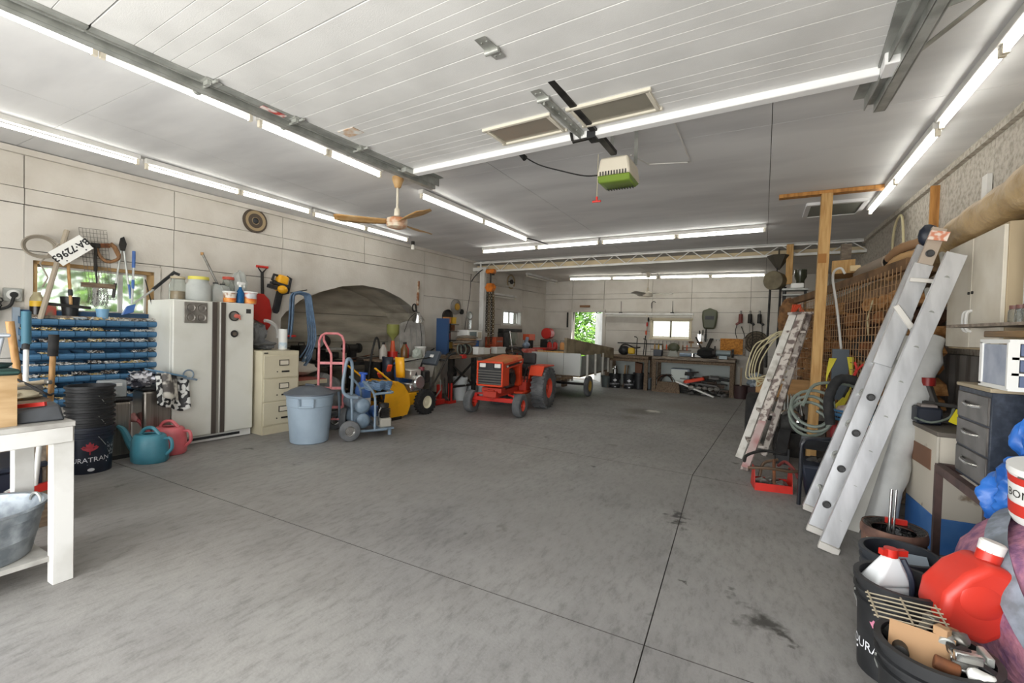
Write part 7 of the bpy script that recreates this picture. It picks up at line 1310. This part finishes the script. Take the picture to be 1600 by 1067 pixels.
b = B(); b.tube(pts, .015, 6); b.done('hose_loop', hoseg, t); b = B(); b.tube(smooth([(-.1, -.1, .1), (.0, .0, .3), (.25, .08, .32), (.4, .1, .25)], 5), .015, 6); b.done('hose_end', hoseg, t)
t = thing('vacuum_hose', 'thick black corrugated hose hanging in front of the wire mesh', 'hose', (.6, 5.05, .65)); b = B(); hp_ = smooth([(-.04, 0, -.02), (-.06, .02, .18), (-.02, .05, .34), (.06, .08, .4), (.2, .1, .34), (.3, .1, .1)], 6); b.tube(hp_, .04, 10, rs=[.04+.004*(i % 2) for i in range(len(hp_))]); b.done('hose', rubber, t)
t = thing('wound_cord', 'yellow cord wound round a slate paddle on the wire mesh', 'cord', (.74, 6.1, 1.0)); b = B(); b.bar((0, 0, -.25), (0, 0, .3), .15, .025, up=(0, 1, 0)); b.done('paddle', M('slate plastic', '#3f4850', .5), t)
for k in range(6): b = B(); b.tube(smooth([(-.1+.012*k, -.03, .2), (-.12, -.03, -.05), (-.06, -.035, -.3), (.02, -.03, -.34+.02*k), (.1, -.03, -.1), (.06+.01*k, -.03, .22)], 4), .006, 5); b.done('cord_loop', ropey, t)
t = thing('white_pole', 'white painted pole with a hooked end leaning on the wire mesh', 'pole', (.72, 6.35, 1.25)); b = B(); b.tube(smooth([(.06, 0, 0), (.0, 0, .5), (-.05, 0, .82), (-.04, 0, .93), (.02, 0, .96), (.06, .02, .9)], 4), .013, 7); b.done('tube', white, t); b = B(); b.cyl((.06, 0, -.16), (.06, 0, .02), .028); b.done('grip', rubber, t)
t = thing('jumper_clamp', 'red spring clamp hanging on the wire mesh', 'clamp', (.8, 5.62, 1.05)); b = B(); b.bar((-.03, 0, -.08), (.02, 0, .06), .025); b.bar((.02, 0, .06), (.0, 0, .14), .02); b.bar((.02, 0, .06), (.07, 0, .12), .02); b.done('jaw', red, t, bevel=.004); b = B(); b.tube([(-.03, 0, -.08), (-.08, 0, -.22)], .012, 6); b.done('lead', rubber, t)
t = thing('iron_ring', 'dark iron pulley ring hung on a cord on the wire mesh', 'pulley', (.96, 6.0, 1.32)); b = B(); b.torus((0, 0, 0), .11, .035, (.5, 1, 0), 22, 8); b.done('ring', iron, t); b = B(); b.cyl((0, .02, 0), (0, .0, 0), .08, n=16); b.done('core', rust, t); b = B(); b.tube([(0, -.02, .1), (-.02, -.02, .3), (.02, -.02, .5)], .008, 5); b.done('cord', ropew, t)
# loops of pale rope on the cart
t = thing('rope_coil', 'pale yellow rope hanging in big loose loops beside the stepladder', 'rope', (.08, 7.0, 1.1))
for k in range(5): q = (0, .06, -.05, .1, .03)[k]; b = B(); b.tube(smooth([(.22, .0, .4+q*.3), (.05-q*.6, -.02, .36-.02*k), (-.12-q*.7, -.02, .08+q), (-.17-q, 0, -.18-q*.6), (-.1+q*.6, 0, -.3+q), (.06+q*.5, .02, -.24+.04*k), (.24, .03, -.1+.1*k)], 5), .0085, 6); b.done('rope_loop', ropew, t)
# ---------------------------------------------------------------- firewood crib behind wire mesh
MA, MB_ = Vector((.38, 8.75, 0)), Vector((1.0, 5.0, 0)); me_ = thing('wire_mesh_panel', 'rusty welded wire mesh fencing in the stacked wood', 'wire mesh', (0, 0, 0)); rw = M('rusty wire', '#a5835e', .7, .2)
for i in range(50): p = MA.lerp(MB_, i/49); b = B(); b.cyl(p+Vector((0, 0, .45)), p+Vector((0, 0, 1.92+.12*i/49)), .0035, n=4, caps=False); b.done('wire', rw, me_)
for k in range(21): z = .47+.072*k; b = B(); b.cyl(MA+Vector((0, 0, z)), MB_+Vector((0, 0, z+.06)), .0035, n=4, caps=False); b.done('wire', rw, me_)
logm = [M('split firewood', '#a8713f', .85, hex2='#7d4e2a', scale=5, detail=6, stretch=(6, 1, 6), bump=.2), M('pale split wood', '#c79660', .85, hex2='#9b6a3c', scale=5, stretch=(6, 1, 6)), M('dark split wood', '#5c3d28', .9, hex2='#3c281b', scale=6)]
q9 = random.Random(12); n_log = 0; logs = []
for row in range(9):
    for c in range(9):
        u = c/9.0+.03; p = MA.lerp(MB_, u) + Vector((.17+q9.uniform(0, .06)-(.05 if c == 8 else 0), .03, .55+.155*row))
        if p.z > 1.85: continue
        ang = q9.uniform(-.25, .25); L = .16; k = q9.choice((0, 0, 1, 2)); r_ = q9.uniform(.07, .095)
        b = B(); m_ = Matrix.Translation((-L/2, 0, 0)) @ mrot((0, 1, 0), (1, 0, 0)).to_matrix().to_4x4(); b.prism([(r_*1.9*math.cos(a)*q9.uniform(.85, 1.1), r_*math.sin(a)*q9.uniform(.8, 1.05)) for a in [i*2*PI/6+.3 for i in range(6)]], L*2.2, m_)
        o = b.done('firewood', logm[k]); solo(o, p, rot=(ang, 0, math.atan2(MB_.y-MA.y, MB_.x-MA.x)+PI/2)); tag(o, 'brown split log stacked in the crib behind the wire mesh', 'firewood', 'firewood stacked behind the wire mesh')
fb = B(); fb.box((1.08, 6.75, .25), (.4, 3.4, .48)); tag(fb.done('crib_base', woodd, bevel=.01), 'dark timber base under the stacked firewood', 'base')
t = thing('top_rail', 'rough brown timber rail along the top of the wire mesh', 'rail', (0, 0, 0)); b = B(); b.bar(MA+Vector((.02, 0, 2.0)), MB_+Vector((.06, 0, 2.06)), .06, .1); b.done('timber', M('rough brown timber', '#7a5c3e', .85, hex2='#54402c', scale=5, bump=.2), t, bevel=.008)
for z, lab in ((1.72, 'round pole lying high on the firewood stack'), (1.85, 'second round pole at the top of the firewood stack')): b = B(); b.cyl((.8+(.14 if z > 1.8 else 0), 8.2, z+.1), (1.16+(.12 if z > 1.8 else 0), 5.2, z+.22), .06, .065, 10); tag(b.done('timber_pole', [sack, M('tan bark pole', '#94795a', .85)][z > 1.8]), lab, 'pole')
t = thing('timber_block', 'pale timber blocks strapped on top of the wood crib beside the post', 'block', (.86, 7.0, 2.2)); b = B(); b.hexa([(-.16, -.2, 0), (.06, -.28, .0), (.12, .3, .0), (-.1, .4, 0)], [(-.16, -.2, .16), (.06, -.28, .16), (.12, .3, .16), (-.1, .4, .16)]); b.done('beam', wood, t, bevel=.005); b = B(); b.box((.06, -.05, .05), (.1, .5, .07)); b.done('wedge', M('pale cut timber', '#d6bf93', .7), t, bevel=.004); b = B(); b.box((.06, .5, .3), (.11, .1, .34)); b.done('grey_upright', woodg, t)
t = thing('sewer_pipe', 'pale brown pipe lying on top of the wood crib', 'pipe', (1.1, 6.0, 2.2)); b = B(); d_ = Vector((-.12, 1, -.02)); b.lathe([(.07, 0), (.085, 0), (.085, .9), (.07, .9), (.07, 0)], (0, -.1, 0), 18, d_); b.done('wall', M('brown grey pipe', '#8f8172', .6), t); b = B(); b.cyl((-.02, .06, 0), (-.021, .07, 0), .068); b.done('bore', black, t)
for i, (z, m, lab) in enumerate(((2.22, M('brown ribbed hose', '#8b6b4c', .7), 'thick brown hose curling over the crib end'), (2.13, M('tan ribbed hose', '#ad8a5d', .7), 'thick tan hose under the brown one at the crib end'), (2.05, M('tan ribbed hose', '#ad8a5d'), 'lowest tan hose at the crib end by the white ladder'))):
    t = thing('ribbed_hose', lab, 'hose', (1.12, 5.35, z)); pp = smooth([(-.1, .2, -.04), (-.06, .0, .02), (.06, -.1, .05), (.22, -.12, .06)], 6); b = B(); b.tube(pp, .04, 10, rs=[.04+.004*(k % 2) for k in range(len(pp))]); b.done('hose', m, t)
b = B(); b.tube(smooth([(1.39, 7.4, 2.36), (1.38, 7.36, 2.7), (1.38, 7.2, 2.88), (1.38, 6.95, 2.85), (1.39, 6.85, 2.36)], 5), .014, 7); tag(b.done('bent_rod', ropew), 'pale rod bent into a tall loop on the right wall', 'rod')
b = B(); b.bar((XR(6.0)-.02, 6.02, 2.3), (XR(6.0)-.02, 6.02, 2.95), .03, .1, up=(1, 0, 0)); tag(b.done('wall_batten', woodo), 'orange brown batten on the right wall above the ladder top', 'batten')
b = B(); b.box((XR(4.95)-.02, 4.95, 2.62), (.03, .1, .2)); tag(b.done('junction_box', white), 'small white junction box on the right wall above the duct', 'box')
# pots and pulleys hanging at the truss
t = thing('hanging_funnel', 'dark dented funnel hanging from the truss', 'funnel', (.18, 8.95, 2.5)); b = B(); b.lathe([(.02, .05), (.18, .28), (.17, .29), (.015, .07)], n=6); b.cyl((0, 0, .1), (0, 0, .4), .012); b.done('cone', M('dark dented tin', '#4b463c', .6, .3), t)
t = thing('hanging_drum', 'brown green drum hung below the dark funnel', 'drum', (.16, 8.9, 2.36)); b = B(); b.cyl((-.06, -.1, 0), (.04, .1, 0), .16, .14, 22); b.done('body', M('brown green tin', '#6f6650', .6, .2, hex2='#544c3a', scale=6), t, bevel=.01); b = B(); b.cyl((.0, .0, .1), (0, 0, .22), .01); b.done('hook', iron, t)
for i, (x, z0, lab) in enumerate(((.05, .9, 'left long dark rod hanging below the drum'), (.2, .8, 'middle long dark rod hanging below the drum'), (.27, 1.0, 'right long dark rod hanging below the drum'))): b = B(); b.cyl((x, 8.9, z0), (x+.02, 8.92, 2.26), .018, n=8); b.cyl((x, 8.9, z0), (x, 8.9, z0+.2), .024, n=8); tag(b.done('long_rod', iron if i else darkst), lab, 'rod')
t = thing('wall_shelf', 'short metal shelf with white tray beside the hanging rods', 'shelf', (.42, 8.85, 2.2)); b = B(); b.box((0, 0, 0), (.36, .3, .03)); b.box((0, 0, -.09), (.34, .28, .02)); b.done('plate', galvd, t); b = B(); b.bar((-.15, 0, 0), (-.15, 0, -2.18), .04); b.bar((.15, 0, 0), (.15, 0, -2.18), .04); b.done('upright', darkst, t)
t = thing('white_tray', 'white folded tray on the short metal shelf', 'tray', (.45, 8.8, 2.217)); b = B(); b.box((0, 0, .04), (.18, .2, .08)); b.done('tray', paper, t, bevel=.01)
t = thing('dark_jar', 'dark green glass jar on the metal shelf behind the white tray', 'jar', (.5, 8.95, 2.217)); b = B(); b.lathe([(0, 0), (.06, 0), (.06, .14), (.09, .2), (.09, .32), (0, .33)], n=16); b.done('body', M('dark green glass', '#3b3d2f', .2), t)
t = thing('bark_slab', 'rough brown bark slab hanging behind the stepladder top', 'slab', (.34, 8.6, 1.5)); b = B(); b.ball((0, 0, .2), .2, (.7, .3, 1.7), 3, .3, 14, 3); b.done('slab', M('rough bark', '#5d422c', .95, hex2='#8a6540', scale=14, bump=.4), t)
t = thing('orange_strap', 'orange strap bundle hanging behind the stepladder top', 'strap', (.44, 8.2, 1.72)); 
for k in range(4): b = B(); b.tube(smooth([(-.06+.03*k, 0, .2), (-.08, 0, 0), (-.02, 0, -.16), (.04+.02*k, 0, .0), (.03, 0, .18)], 4), .014, 6); b.done('strap_loop', M('orange strap', '#cf4a25', .6), t)
# ---------------------------------------------------------------- rolled tarpaulin, grey plank, painted cabinet
t = thing('tarp_roll', 'white rolled tarpaulin leaning between ladder and drawers', 'roll', (.8, 4.4, 0)); P_, Q_ = Vector((-.0, -.02, .02)), Vector((.33, .3, 1.44)); b = B(); pp = [P_.lerp(Q_, i/16) for i in range(17)]
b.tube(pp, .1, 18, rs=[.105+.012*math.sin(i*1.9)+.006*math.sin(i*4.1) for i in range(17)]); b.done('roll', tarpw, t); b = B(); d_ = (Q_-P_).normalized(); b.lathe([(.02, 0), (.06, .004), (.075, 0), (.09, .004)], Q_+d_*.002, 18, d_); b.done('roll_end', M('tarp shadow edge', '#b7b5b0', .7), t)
b = B(); b.hexa([(.56, 4.2, 0), (.66, 4.15, 0), (.66, 4.18, 0), (.56, 4.23, 0)], [(.98, 4.75, 1.45), (1.1, 4.7, 1.45), (1.1, 4.73, 1.45), (.98, 4.78, 1.45)]); tag(b.done('leaning_board', M('grey painted board', '#b4b3ad', .7)), 'grey board leaning behind the white ladder', 'board')
t = thing('painted_cabinet', 'painted wooden cabinet with blue lower band and peeling white top', 'cabinet', (1.24, 4.3, 0), .06)
wp = M('peeling white paint', '#d2cabb', .75, hex2='#8d7a66', scale=5, detail=7, lo=.62, hi=.68)
b = B(); b.box((0, 0, .51), (.44, .55, .54)); b.done('upper_carcase', wp, t, bevel=.004); b = B(); b.box((0, 0, .12), (.442, .552, .24)); b.done('blue_band', M('faded blue paint', '#3b6fb2', .6, hex2='#4f7fba', scale=5), t, bevel=.004); b = B(); b.box((-.222, .0, .6), (.004, .34, .14)); b.done('brown_panel', M('brown stained panel', '#84604a', .7), t)
b = B(); b.box((0, 0, .795), (.46, .57, .03)); b.done('top', M('worn grey top', '#6b645c', .8), t, bevel=.004); b = B(); b.bar((-.224, -.277, .25), (-.224, -.277, .78), .012); b.done('corner_strip', M('pale corner strip', '#c9c2b4', .7), t)
t = thing('meter_case', 'dark blue battery charger with grey clamp on the painted cabinet', 'charger', (1.06, 4.38, .815)); b = B(); b.box((0, 0, .06), (.14, .16, .12)); b.done('case', navy, t, bevel=.012); b = B(); b.box((.0, -.0, .125), (.09, .1, .02)); b.done('face', M('warm grey face', '#8f8580', .5), t); b = B(); b.tube(smooth([(-.08, -.06, .04), (.0, -.1, .02), (.1, -.08, .06), (.14, -.02, .12)], 4), .008, 6); b.done('lead', hoseg, t)
t = thing('bench_tool', 'grey metal cutting tool behind the battery charger', 'tool', (1.15, 4.5, .815)); b = B(); b.box((0, 0, .03), (.24, .16, .06)); b.bar((.0, 0, .05), (-.06, .05, .28), .05); b.bar((-.1, 0, .14), (.12, 0, .12), .03); b.done('body', M('dark grey casting', '#4e4b48', .6, .3), t, bevel=.006); b = B(); b.cyl((-.05, .05, .26), (-.05, .05, .32), .045); b.done('red_cap', M('deep red cap', '#8a1c18', .4), t)
t = thing('yellow_tag', 'bright yellow card standing on the painted cabinet by the drawers', 'card', (1.2, 4.28, .815)); b = B(); b.box((0, 0, .07), (.06, .01, .1), R=Matrix.Rotation(.4, 3, 'Y')); b.done('card', M('bright yellow card', '#e6d626', .5), t); b = B(); b.box((.03, 0, .015), (.05, .02, .03)); b.done('red_base', red, t)
# ---------------------------------------------------------------- stand with steel drawer unit, plastic drawers
t = thing('angle_iron_stand', 'brown angle iron stand under the steel drawer unit', 'stand', (1.2, 3.42, 0))
brn = M('brown red primer', '#5a4540', .6, hex2='#43332f', scale=8)
for x in (-.22, .25):
    for y in (-.38, .34): b = B(); b.bar((x, y, 0), (x, y, .64), .035); b.done('leg', brn, t)
for p, q in (((-.22, -.38, .63), (-.22, .34, .63)), ((.25, -.38, .63), (.25, .34, .63)), ((-.22, -.38, .63), (.25, -.38, .63)), ((-.22, .34, .63), (.25, .34, .63))): b = B(); b.bar(p, q, .04, .05); b.done('top_rail', brn, t)
b = B(); b.bar((-.22, -.38, .2), (.25, -.38, .2), .035); b.done('brace', brn, t)
t = thing('drawer_unit', 'small three drawer steel unit with navy sides on the brown stand', 'drawer unit', (1.24, 3.38, .658))
b = B(); b.box((0, 0, .25), (.46, .44, .5)); b.done('case', M('mottled navy steel', '#272e3a', .5, hex2='#3b424e', scale=30), t, bevel=.004); b = B(); b.box((0, 0, .51), (.48, .46, .02)); b.done('top', M('tan edged top', '#a5977e', .6), t, bevel=.003)
for k in range(3): b = B(); b.box((-.232, 0, .09+.155*k), (.012, .41, .145)); d = b.done('drawer', M('worn grey steel', '#77736f', .4, .6, hex2='#5c5855', scale=6), t, bevel=.004); b = B(); b.tube(smooth([(-.238, .1, .11+.155*k), (-.26, .04, .105+.155*k), (-.26, -.04, .1+.155*k), (-.238, -.12, .105+.155*k)], 3), .008, 6); b.done('handle', chrome, d)
t = thing('drawer_tower', 'white framed plastic drawer tower on top of the steel drawer unit', 'drawers', (1.23, 3.2, 1.18))
b = B(); b.box((0, 0, .01), (.42, .34, .02)); b.box((0, 0, .235), (.42, .34, .02)); 
b.box((-.195, -.155, .12), (.03, .03, .22)); b.box((.195, -.155, .12), (.03, .03, .22)); b.box((-.195, -.165, .12), (.04, .012, .22)); b.box((.0, -.165, .08), (.4, .012, .012)); b.box((.0, -.165, .155), (.4, .012, .012)); b.box((-.195, .155, .12), (.03, .03, .22)); b.box((.195, .155, .12), (.03, .03, .22)); b.done('frame', paper, t)
b = B(); b.box((-.2, 0, .12), (.006, .28, .2)); b.done('side_panel', M('blue grey clear plastic', '#a9b0bd', .5, hex2='#878fa3', scale=7), t)
for k in range(3): b = B(); b.box((.01, -.158, .045+.075*k), (.36, .02, .055)); b.done('drawer', M('blue grey tinted drawer', '#5f6a86', .55), t, bevel=.003)
# wall cabinets, shelf, duct
def wall_cab(y0, y1, z0, z1, label, m, dm, nd):
    t = thing('wall_cabinet', label, 'cabinet', (XR((y0+y1)/2)-.003, (y0+y1)/2, z0)); W_ = y1-y0; H_ = z1-z0
    b = B(); b.box((-.15, 0, H_/2), (.3, W_, H_)); b.done('carcase', m, t, bevel=.003)
    for k in range(nd):
        y = -W_/2+W_/nd*(k+.5); b = B(); b.box((-.31, y, H_/2), (.02, W_/nd-.012, H_-.03)); d = b.done('door', dm, t, bevel=.003)
        yy = y+(.03-W_/nd/2 if k % 2 else W_/nd/2-.03)
        if nd == 2: b = B(); b.tube(smooth([(-.32, yy, .12), (-.345, yy+.0, .14), (-.345, yy, .24), (-.32, yy, .26)], 3), .01, 6); b.done('handle', white, d); b = B(); b.cyl((-.32, yy, .38), (-.328, yy, .38), .01); b.done('lock', darkst, d)
    return t
cabm = M('cream cabinet paint', '#dcd5c6', .6, hex2='#cdc4b2', scale=3)
wall_cab(3.74, 4.66, 1.36, 2.12, 'cream two door wall cabinet behind the ladder top', M('warm brown cabinet', '#b3a183', .7), cabm, 2)
wall_cab(2.7, 3.6, 1.56, 2.08, 'white wall cabinet at the right edge above the plastic drawers', white, white, 1)
t = thing('plank_shelf', 'thin grey plank shelf sticking out under the wall cabinets', 'shelf', (1.3, 3.4, 1.5)); b = B(); b.hexa([(-.25, .62, 0), (-.12, -.6, 0), (.2, -.6, 0), (.2, .62, 0)], [(-.25, .62, .018), (-.12, -.6, .018), (.2, -.6, .018), (.2, .62, .018)]); b.done('plank', woodg, t); b = B(); b.box((.18, 0, -.05), (.04, 1.1, .08)); b.done('cleat', woodd, t)
for i in range(5):
    t = thing('spice_jar', ['clear jar nearest the ladder on the plank shelf', 'second clear jar on the plank shelf', 'middle clear jar on the plank shelf', 'fourth clear jar on the plank shelf', 'clear jar at the picture edge on the plank shelf'][i], 'jar', (1.17, 3.44-.075*i, 1.519)); b = B(); b.lathe([(0, 0), (.026, 0), (.026, .06), (.02, .07), (0, .07)], n=12); b.done('body', clear, t); b = B(); b.cyl((0, 0, .07), (0, 0, .09), .022); b.done('lid', M('brown red lid', '#6e4a44', .5), t)
b = B(); b.bar((1.18, 3.5, 1.455), (1.2, 2.9, 1.45), .22, .035); tag(b.done('varnished_board', M('varnished board', '#8c6a3c', .4, hex2='#5f4522', scale=3, stretch=(8, .6, 8)), bevel=.004), 'varnished brown board lying below the plank shelf', 'board')
t = thing('wrapped_duct', 'large duct wrapped in tan plastic along the right wall', 'duct', (0, 0, 0)); dp = smooth([(1.3, 6.3, 2.12), (1.3, 5.4, 2.14), (1.31, 4.7, 2.24), (1.33, 3.95, 2.29), (1.35, 3.3, 2.33), (1.35, 2.6, 2.35)], 8); b = B(); b.tube(dp, .14, 20, rs=[.125+.006*math.sin(i*1.7)+.03*min(1, max(0, (i-24)/8)) for i in range(len(dp))]); b.done('duct', M('wrinkled tan plastic', '#c6ab80', .4, hex2='#a98d62', scale=6, bump=.6, bscale=16), t)
t['label'] = 'large duct wrapped in tan plastic along the right wall'
# ---------------------------------------------------------------- front right pile
t = thing('rusty_pail', 'rusty tar caked pail with a stirring rod at the foot of the ladder', 'pail', (.68, 3.3, 0)); b = B(); b.lathe([(0, 0), (.135, 0), (.145, .3), (.152, .31), (.152, .335), (.147, .36), (.14, .36), (.13, .03), (0, .03)], n=28); b.done('body', M('rust and tar', '#7a5a4c', .8, hex2='#4a3631', scale=8, bump=.3), t)
b = B(); b.lathe([(.1, .34), (.147, .362), (.14, .33), (.13, .25), (.09, .2), (0, .2)], n=28); b.done('tar', M('glossy black tar', '#0f0f10', .12, bump=.8, bscale=24), t); b = B(); b.cyl((-.02, .0, .2), (-.01, .03, .56), .008); b.cyl((.0, .01, .2), (.012, .035, .56), .006); b.done('stirring_rod', chrome, t); b = B(); b.box((.03, .1, .36), (.1, .02, .03)); b.done('red_rag', red, t)
for i in range(5): b = B(); a = -2.6+.35*i; b.tube(smooth([(.15*math.cos(a), .15*math.sin(a), .3), (.158*math.cos(a+.1), .158*math.sin(a+.1), .18), (.155*math.cos(a-.1), .155*math.sin(a-.1), .03)], 3), .006, 5); b.done('tar_drip', M('pale drip', '#b5a893', .7), t)
p2 = pail((.63, 2.92, 0), 'empty black pail between the rusty pail and the white jug', .15, .36, None, m=M('dull navy black', '#262a31', .5, hex2='#33373d', scale=5), bail=False); 
b = B(); b.cyl((-.03, .02, .25), (-.05, .07, .33), .018); tag(solo(b.done('pipe_stub', M('grey green pipe', '#8f9384', .5)), (.63, 2.92, .0)), 'short grey green pipe stub inside the empty black pail', 'pipe')
b = B(); b.box((0, 0, 0), (.14, .1, .02), R=Matrix.Rotation(.5, 3, 'X')); tag(solo(b.done('grey_block', greyp), (.68, 2.95, .3)), 'grey slab lying in the right of the empty black pail', 'slab')
p3 = pail((.545, 2.48, 0), 'black printed pail with pink leaf holding the white jug', .15, .4, math.atan2(-2.3, -1.6), pinkleaf, m=black); p4 = pail((.54, 2.02, 0), 'front black printed pail crammed with hardware at the picture edge', .15, .385, math.atan2(-2.0, -1.35), M('white print', '#dfe0e4'), m=black, words=False)
t = thing('detergent_jug', 'white plastic jug with red cap standing in the black pail', 'jug', (.5, 2.53, .2), .5); b = B(); b.hexa([(-.08, -.05, 0), (.09, -.05, 0), (.09, .06, 0), (-.08, .06, 0)], [(-.08, -.05, .15), (.09, -.05, .15), (.09, .06, .15), (-.08, .06, .15)]); b.hexa([(-.08, -.05, .15), (.09, -.05, .15), (.09, .06, .15), (-.08, .06, .15)], [(.0, -.02, .27), (.05, -.02, .27), (.05, .03, .27), (.0, .03, .27)]); b.done('body', M('white jug plastic', '#e4e7e9', .35), t, bevel=.016, seg=3); b = B(); b.cyl((.025, .005, .265), (.025, .005, .3), .026); b.bar((-.02, .005, .285), (.09, .005, .28), .025); b.done('cap', red, t); b = B(); b.tube(smooth([(.03, -.05, .28), (.05, -.075, .2), (.06, -.07, .05)], 4), .011, 7); b.done('dark_hose', navy, t)
for i in range(2): b = B(); b.bar((0, 0, 0), (.08, .06, .16), .022, .01); tag(solo(b.done('bright_strip', chrome), (.6+.025*i, 2.4-.0*i, .34)), ['bright metal strip beside the red fuel can, left of two', 'bright metal strip beside the red fuel can, right of two'][i], 'strip')
t = thing('fuel_can', 'large red plastic fuel can with white cap tilted on the pails', 'fuel can', (.7, 2.38, .34), rot=(0, math.radians(14), math.radians(14))); t.scale = (.9, .9, 1); 
b = B(); fp = [(-.12, .0), (-.07, -.045), (.055, -.045), (.115, .02), (.138, .12), (.115, .2), (.066, .25), (-.02, .255), (-.085, .19), (-.13, .095)]
b.prism(fp, .19, Matrix.Translation((0, .095, 0)) @ mrot((1, 0, 0), (0, -1, 0)).to_matrix().to_4x4()); b.done('body', redplast, t, bevel=.03, seg=4)
b = B(); b.ball((-.01, -.085, .11), .09, (1, .22, .8), 3); b.done('moulded_ridge', redplast, t); b = B(); b.cyl((.02, 0, .24), (.02, 0, .29), .042); b.done('neck', redplast, t); b = B(); b.lathe([(0, .0), (.042, 0), (.044, .034), (.038, .04), (0, .04)], (.02, 0, .285), 24); b.done('cap', paper, t); b = B(); b.tube([(.07, .0, .26), (.13, 0, .23), (.14, 0, .16)], .02, 8); b.done('handle', redplast, t)
t = thing('wire_rack', 'small wire rack lying across the two printed black pails', 'rack', (.48, 2.14, .415), .05)
for k in range(6): b = B(); b.cyl((-.1, -.06+.025*k, .004*k), (.12, -.07+.025*k, .004*k), .003, n=5); b.done('wire', M('tan wire', '#a79c86', .5, .3), t)
for x in (-.09, .01, .11): b = B(); b.cyl((x, -.07, 0), (x, .075, .022), .0035, n=5); b.done('cross_wire', M('tan wire', '#a79c86'), t)
t = thing('plywood_offcut', 'tan plywood offcut standing in the front black pail', 'board', (.5, 2.01, .3), -.25); b = B(); b.box((0, 0, .05), (.17, .02, .16), R=Matrix.Rotation(-.7, 3, 'X')); b.done('panel', M('tan board', '#8d7a63', hex2=None) if 0 else M('tan hardboard', '#a5825f', .8), t)
hw = [('chrome hinge in the front pail', chrome, (.6, 1.96, .37)), ('dark casting in the front pail', iron, (.45, 2.09, .36)), ('grey bracket at the back of the front pail', steel, (.54, 2.11, .38)), ('pale cylinder lock in the front pail', galv, (.58, 2.05, .4)), ('small dark coil in the front pail', darkst, (.6, 2.02, .39)), ('white switch plate in the front pail', paper, (.62, 1.92, .375)), ('black knob at the right of the front pail', black, (.65, 1.98, .37)), ('rusty strap in the front pail', rust, (.55, 1.95, .365)), ('small bright latch beside the white switch plate in the front pail', chrome, (.6, 1.98, .4)), ('grey lump of casting behind the plywood offcut in the front pail', steel, (.5, 2.1, .37)), ('tan wooden knob at the back of the front pail', M('tan hardboard', '#a5825f'), (.58, 2.1, .4)), ('dark bent bracket at the left of the front pail', darkst, (.44, 2.0, .35)), ('pale pipe collar at the right of the front pail', galv, (.64, 2.03, .38)), ('short steel bar crossing the right of the front pail', steel, (.61, 2.07, .41))]
for i, (lab, m, p) in enumerate(hw):
    b = B(); k = i % 4
    if k == 0: b.box((0, 0, 0), (.07, .04, .012)); b.box((.0, .025, .01), (.07, .02, .03))
    elif k == 1: b.ball((0, 0, 0), .04, (1, .8, .6), 2, .5, i)
    elif k == 2: b.bar((-.06, 0, 0), (.05, .02, .03), .03, .01); b.box((.05, .02, .03), (.03, .04, .03))
    else: b.cyl((-.03, 0, 0), (.03, .01, .01), .022)
    o = b.done('hardware', m, None, bevel=.003); tag(solo(o, p, .4*i), lab, 'hardware')
t = thing('bedding_bundle', 'mauve floral quilt bundle at the right edge tied with a grey strap', 'bundle', (1.13, 2.56, 0))
b = B(); b.ball((0, 0, .38), .38, (1.02, 1.3, 1.0), 4, .06, 33, 2.2, .03); b.done('quilt', M('mauve floral quilt', '#b0788a', .9, hex2='#7d5676', scale=20, detail=5, lo=.4, hi=.62, bump=.5, bscale=30), t)
b = B(); 
sf = Vector((-.74, -.66, .08)).normalized(); st_ = Vector((.877, .2, -.7)); st_ = (st_-sf*st_.dot(sf)).normalized(); sn = sf.cross(st_)
def strap_pt(u, v):
    d = (sf*math.cos(2*PI*u)+st_*math.sin(2*PI*u)+sn*(v-.5)*.2).normalized()*1.045; return Vector((d.x*.38*1.02, d.y*.38*1.3, .38+d.z*.38))
b.grid(strap_pt, 40, 4); b.done('strap', M('grey woven strap', '#6f757c', .9, hex2='#8d96a3', scale=18), t)
t = thing('filler_bucket', 'white filler bucket with red band standing on the mauve bundle', 'bucket', (1.01, 2.6, .7), rot=(.12, -.1, .3)); b = B(); b.lathe([(0, 0), (.1, 0), (.108, .02), (.115, .2), (.12, .205), (.12, .23), (0, .23)], n=28); b.done('body', paper, t); b = B(); b.lathe([(.1105, .035), (.1125, .085)], n=28); b.done('red_band', M('print red', '#c9352a', .5), t); b = B(); b.lathe([(.1145, .165), (.1165, .195)], n=28); b.done('red_band', M('print red', '#c9352a'), t)
wrap_text('BOND', .045, .115, iron, t, .125, -2.9); b = B(); b.cyl((-.02, -.02, .23), (-.02, -.02, .26), .03); b.done('black_cap', black, t); b = B(); b.tube([(.12*math.cos(a), .12*math.sin(a), .2) for a in (-3.0, -2.6, -2.2)] , .004, 5); b.done('bail', steel, t)
t = thing('blue_tarp', 'crumpled blue tarpaulin draped beside the steel drawer unit', 'tarp', (1.12, 2.86, .62)); 
b = B(); b.ball((.05, 0, .1), .27, (1.0, .5, .75), 5, .28, 44, 1.7, .1); b.ball((.08, .05, .34), .22, (.8, .4, 1.1), 5, .3, 47, 1.8, .1); b.done('sheet', tarpb, t)
t = thing('putty_knife', 'grey trowel with blue handle lying on the mauve bundle', 'trowel', (.98, 2.32, .7), .5, None); b = B(); b.box((0, 0, 0), (.16, .09, .004)); b.done('blade', galv, t); b = B(); b.bar((-.08, .04, .012), (.08, .05, .014), .022); b.done('handle', M('blue grip', '#3a6ea5', .5), t); b = B(); b.bar((-.08, .055, .004), (.08, .065, .004), .012); b.done('wood_edge', handlew, t)
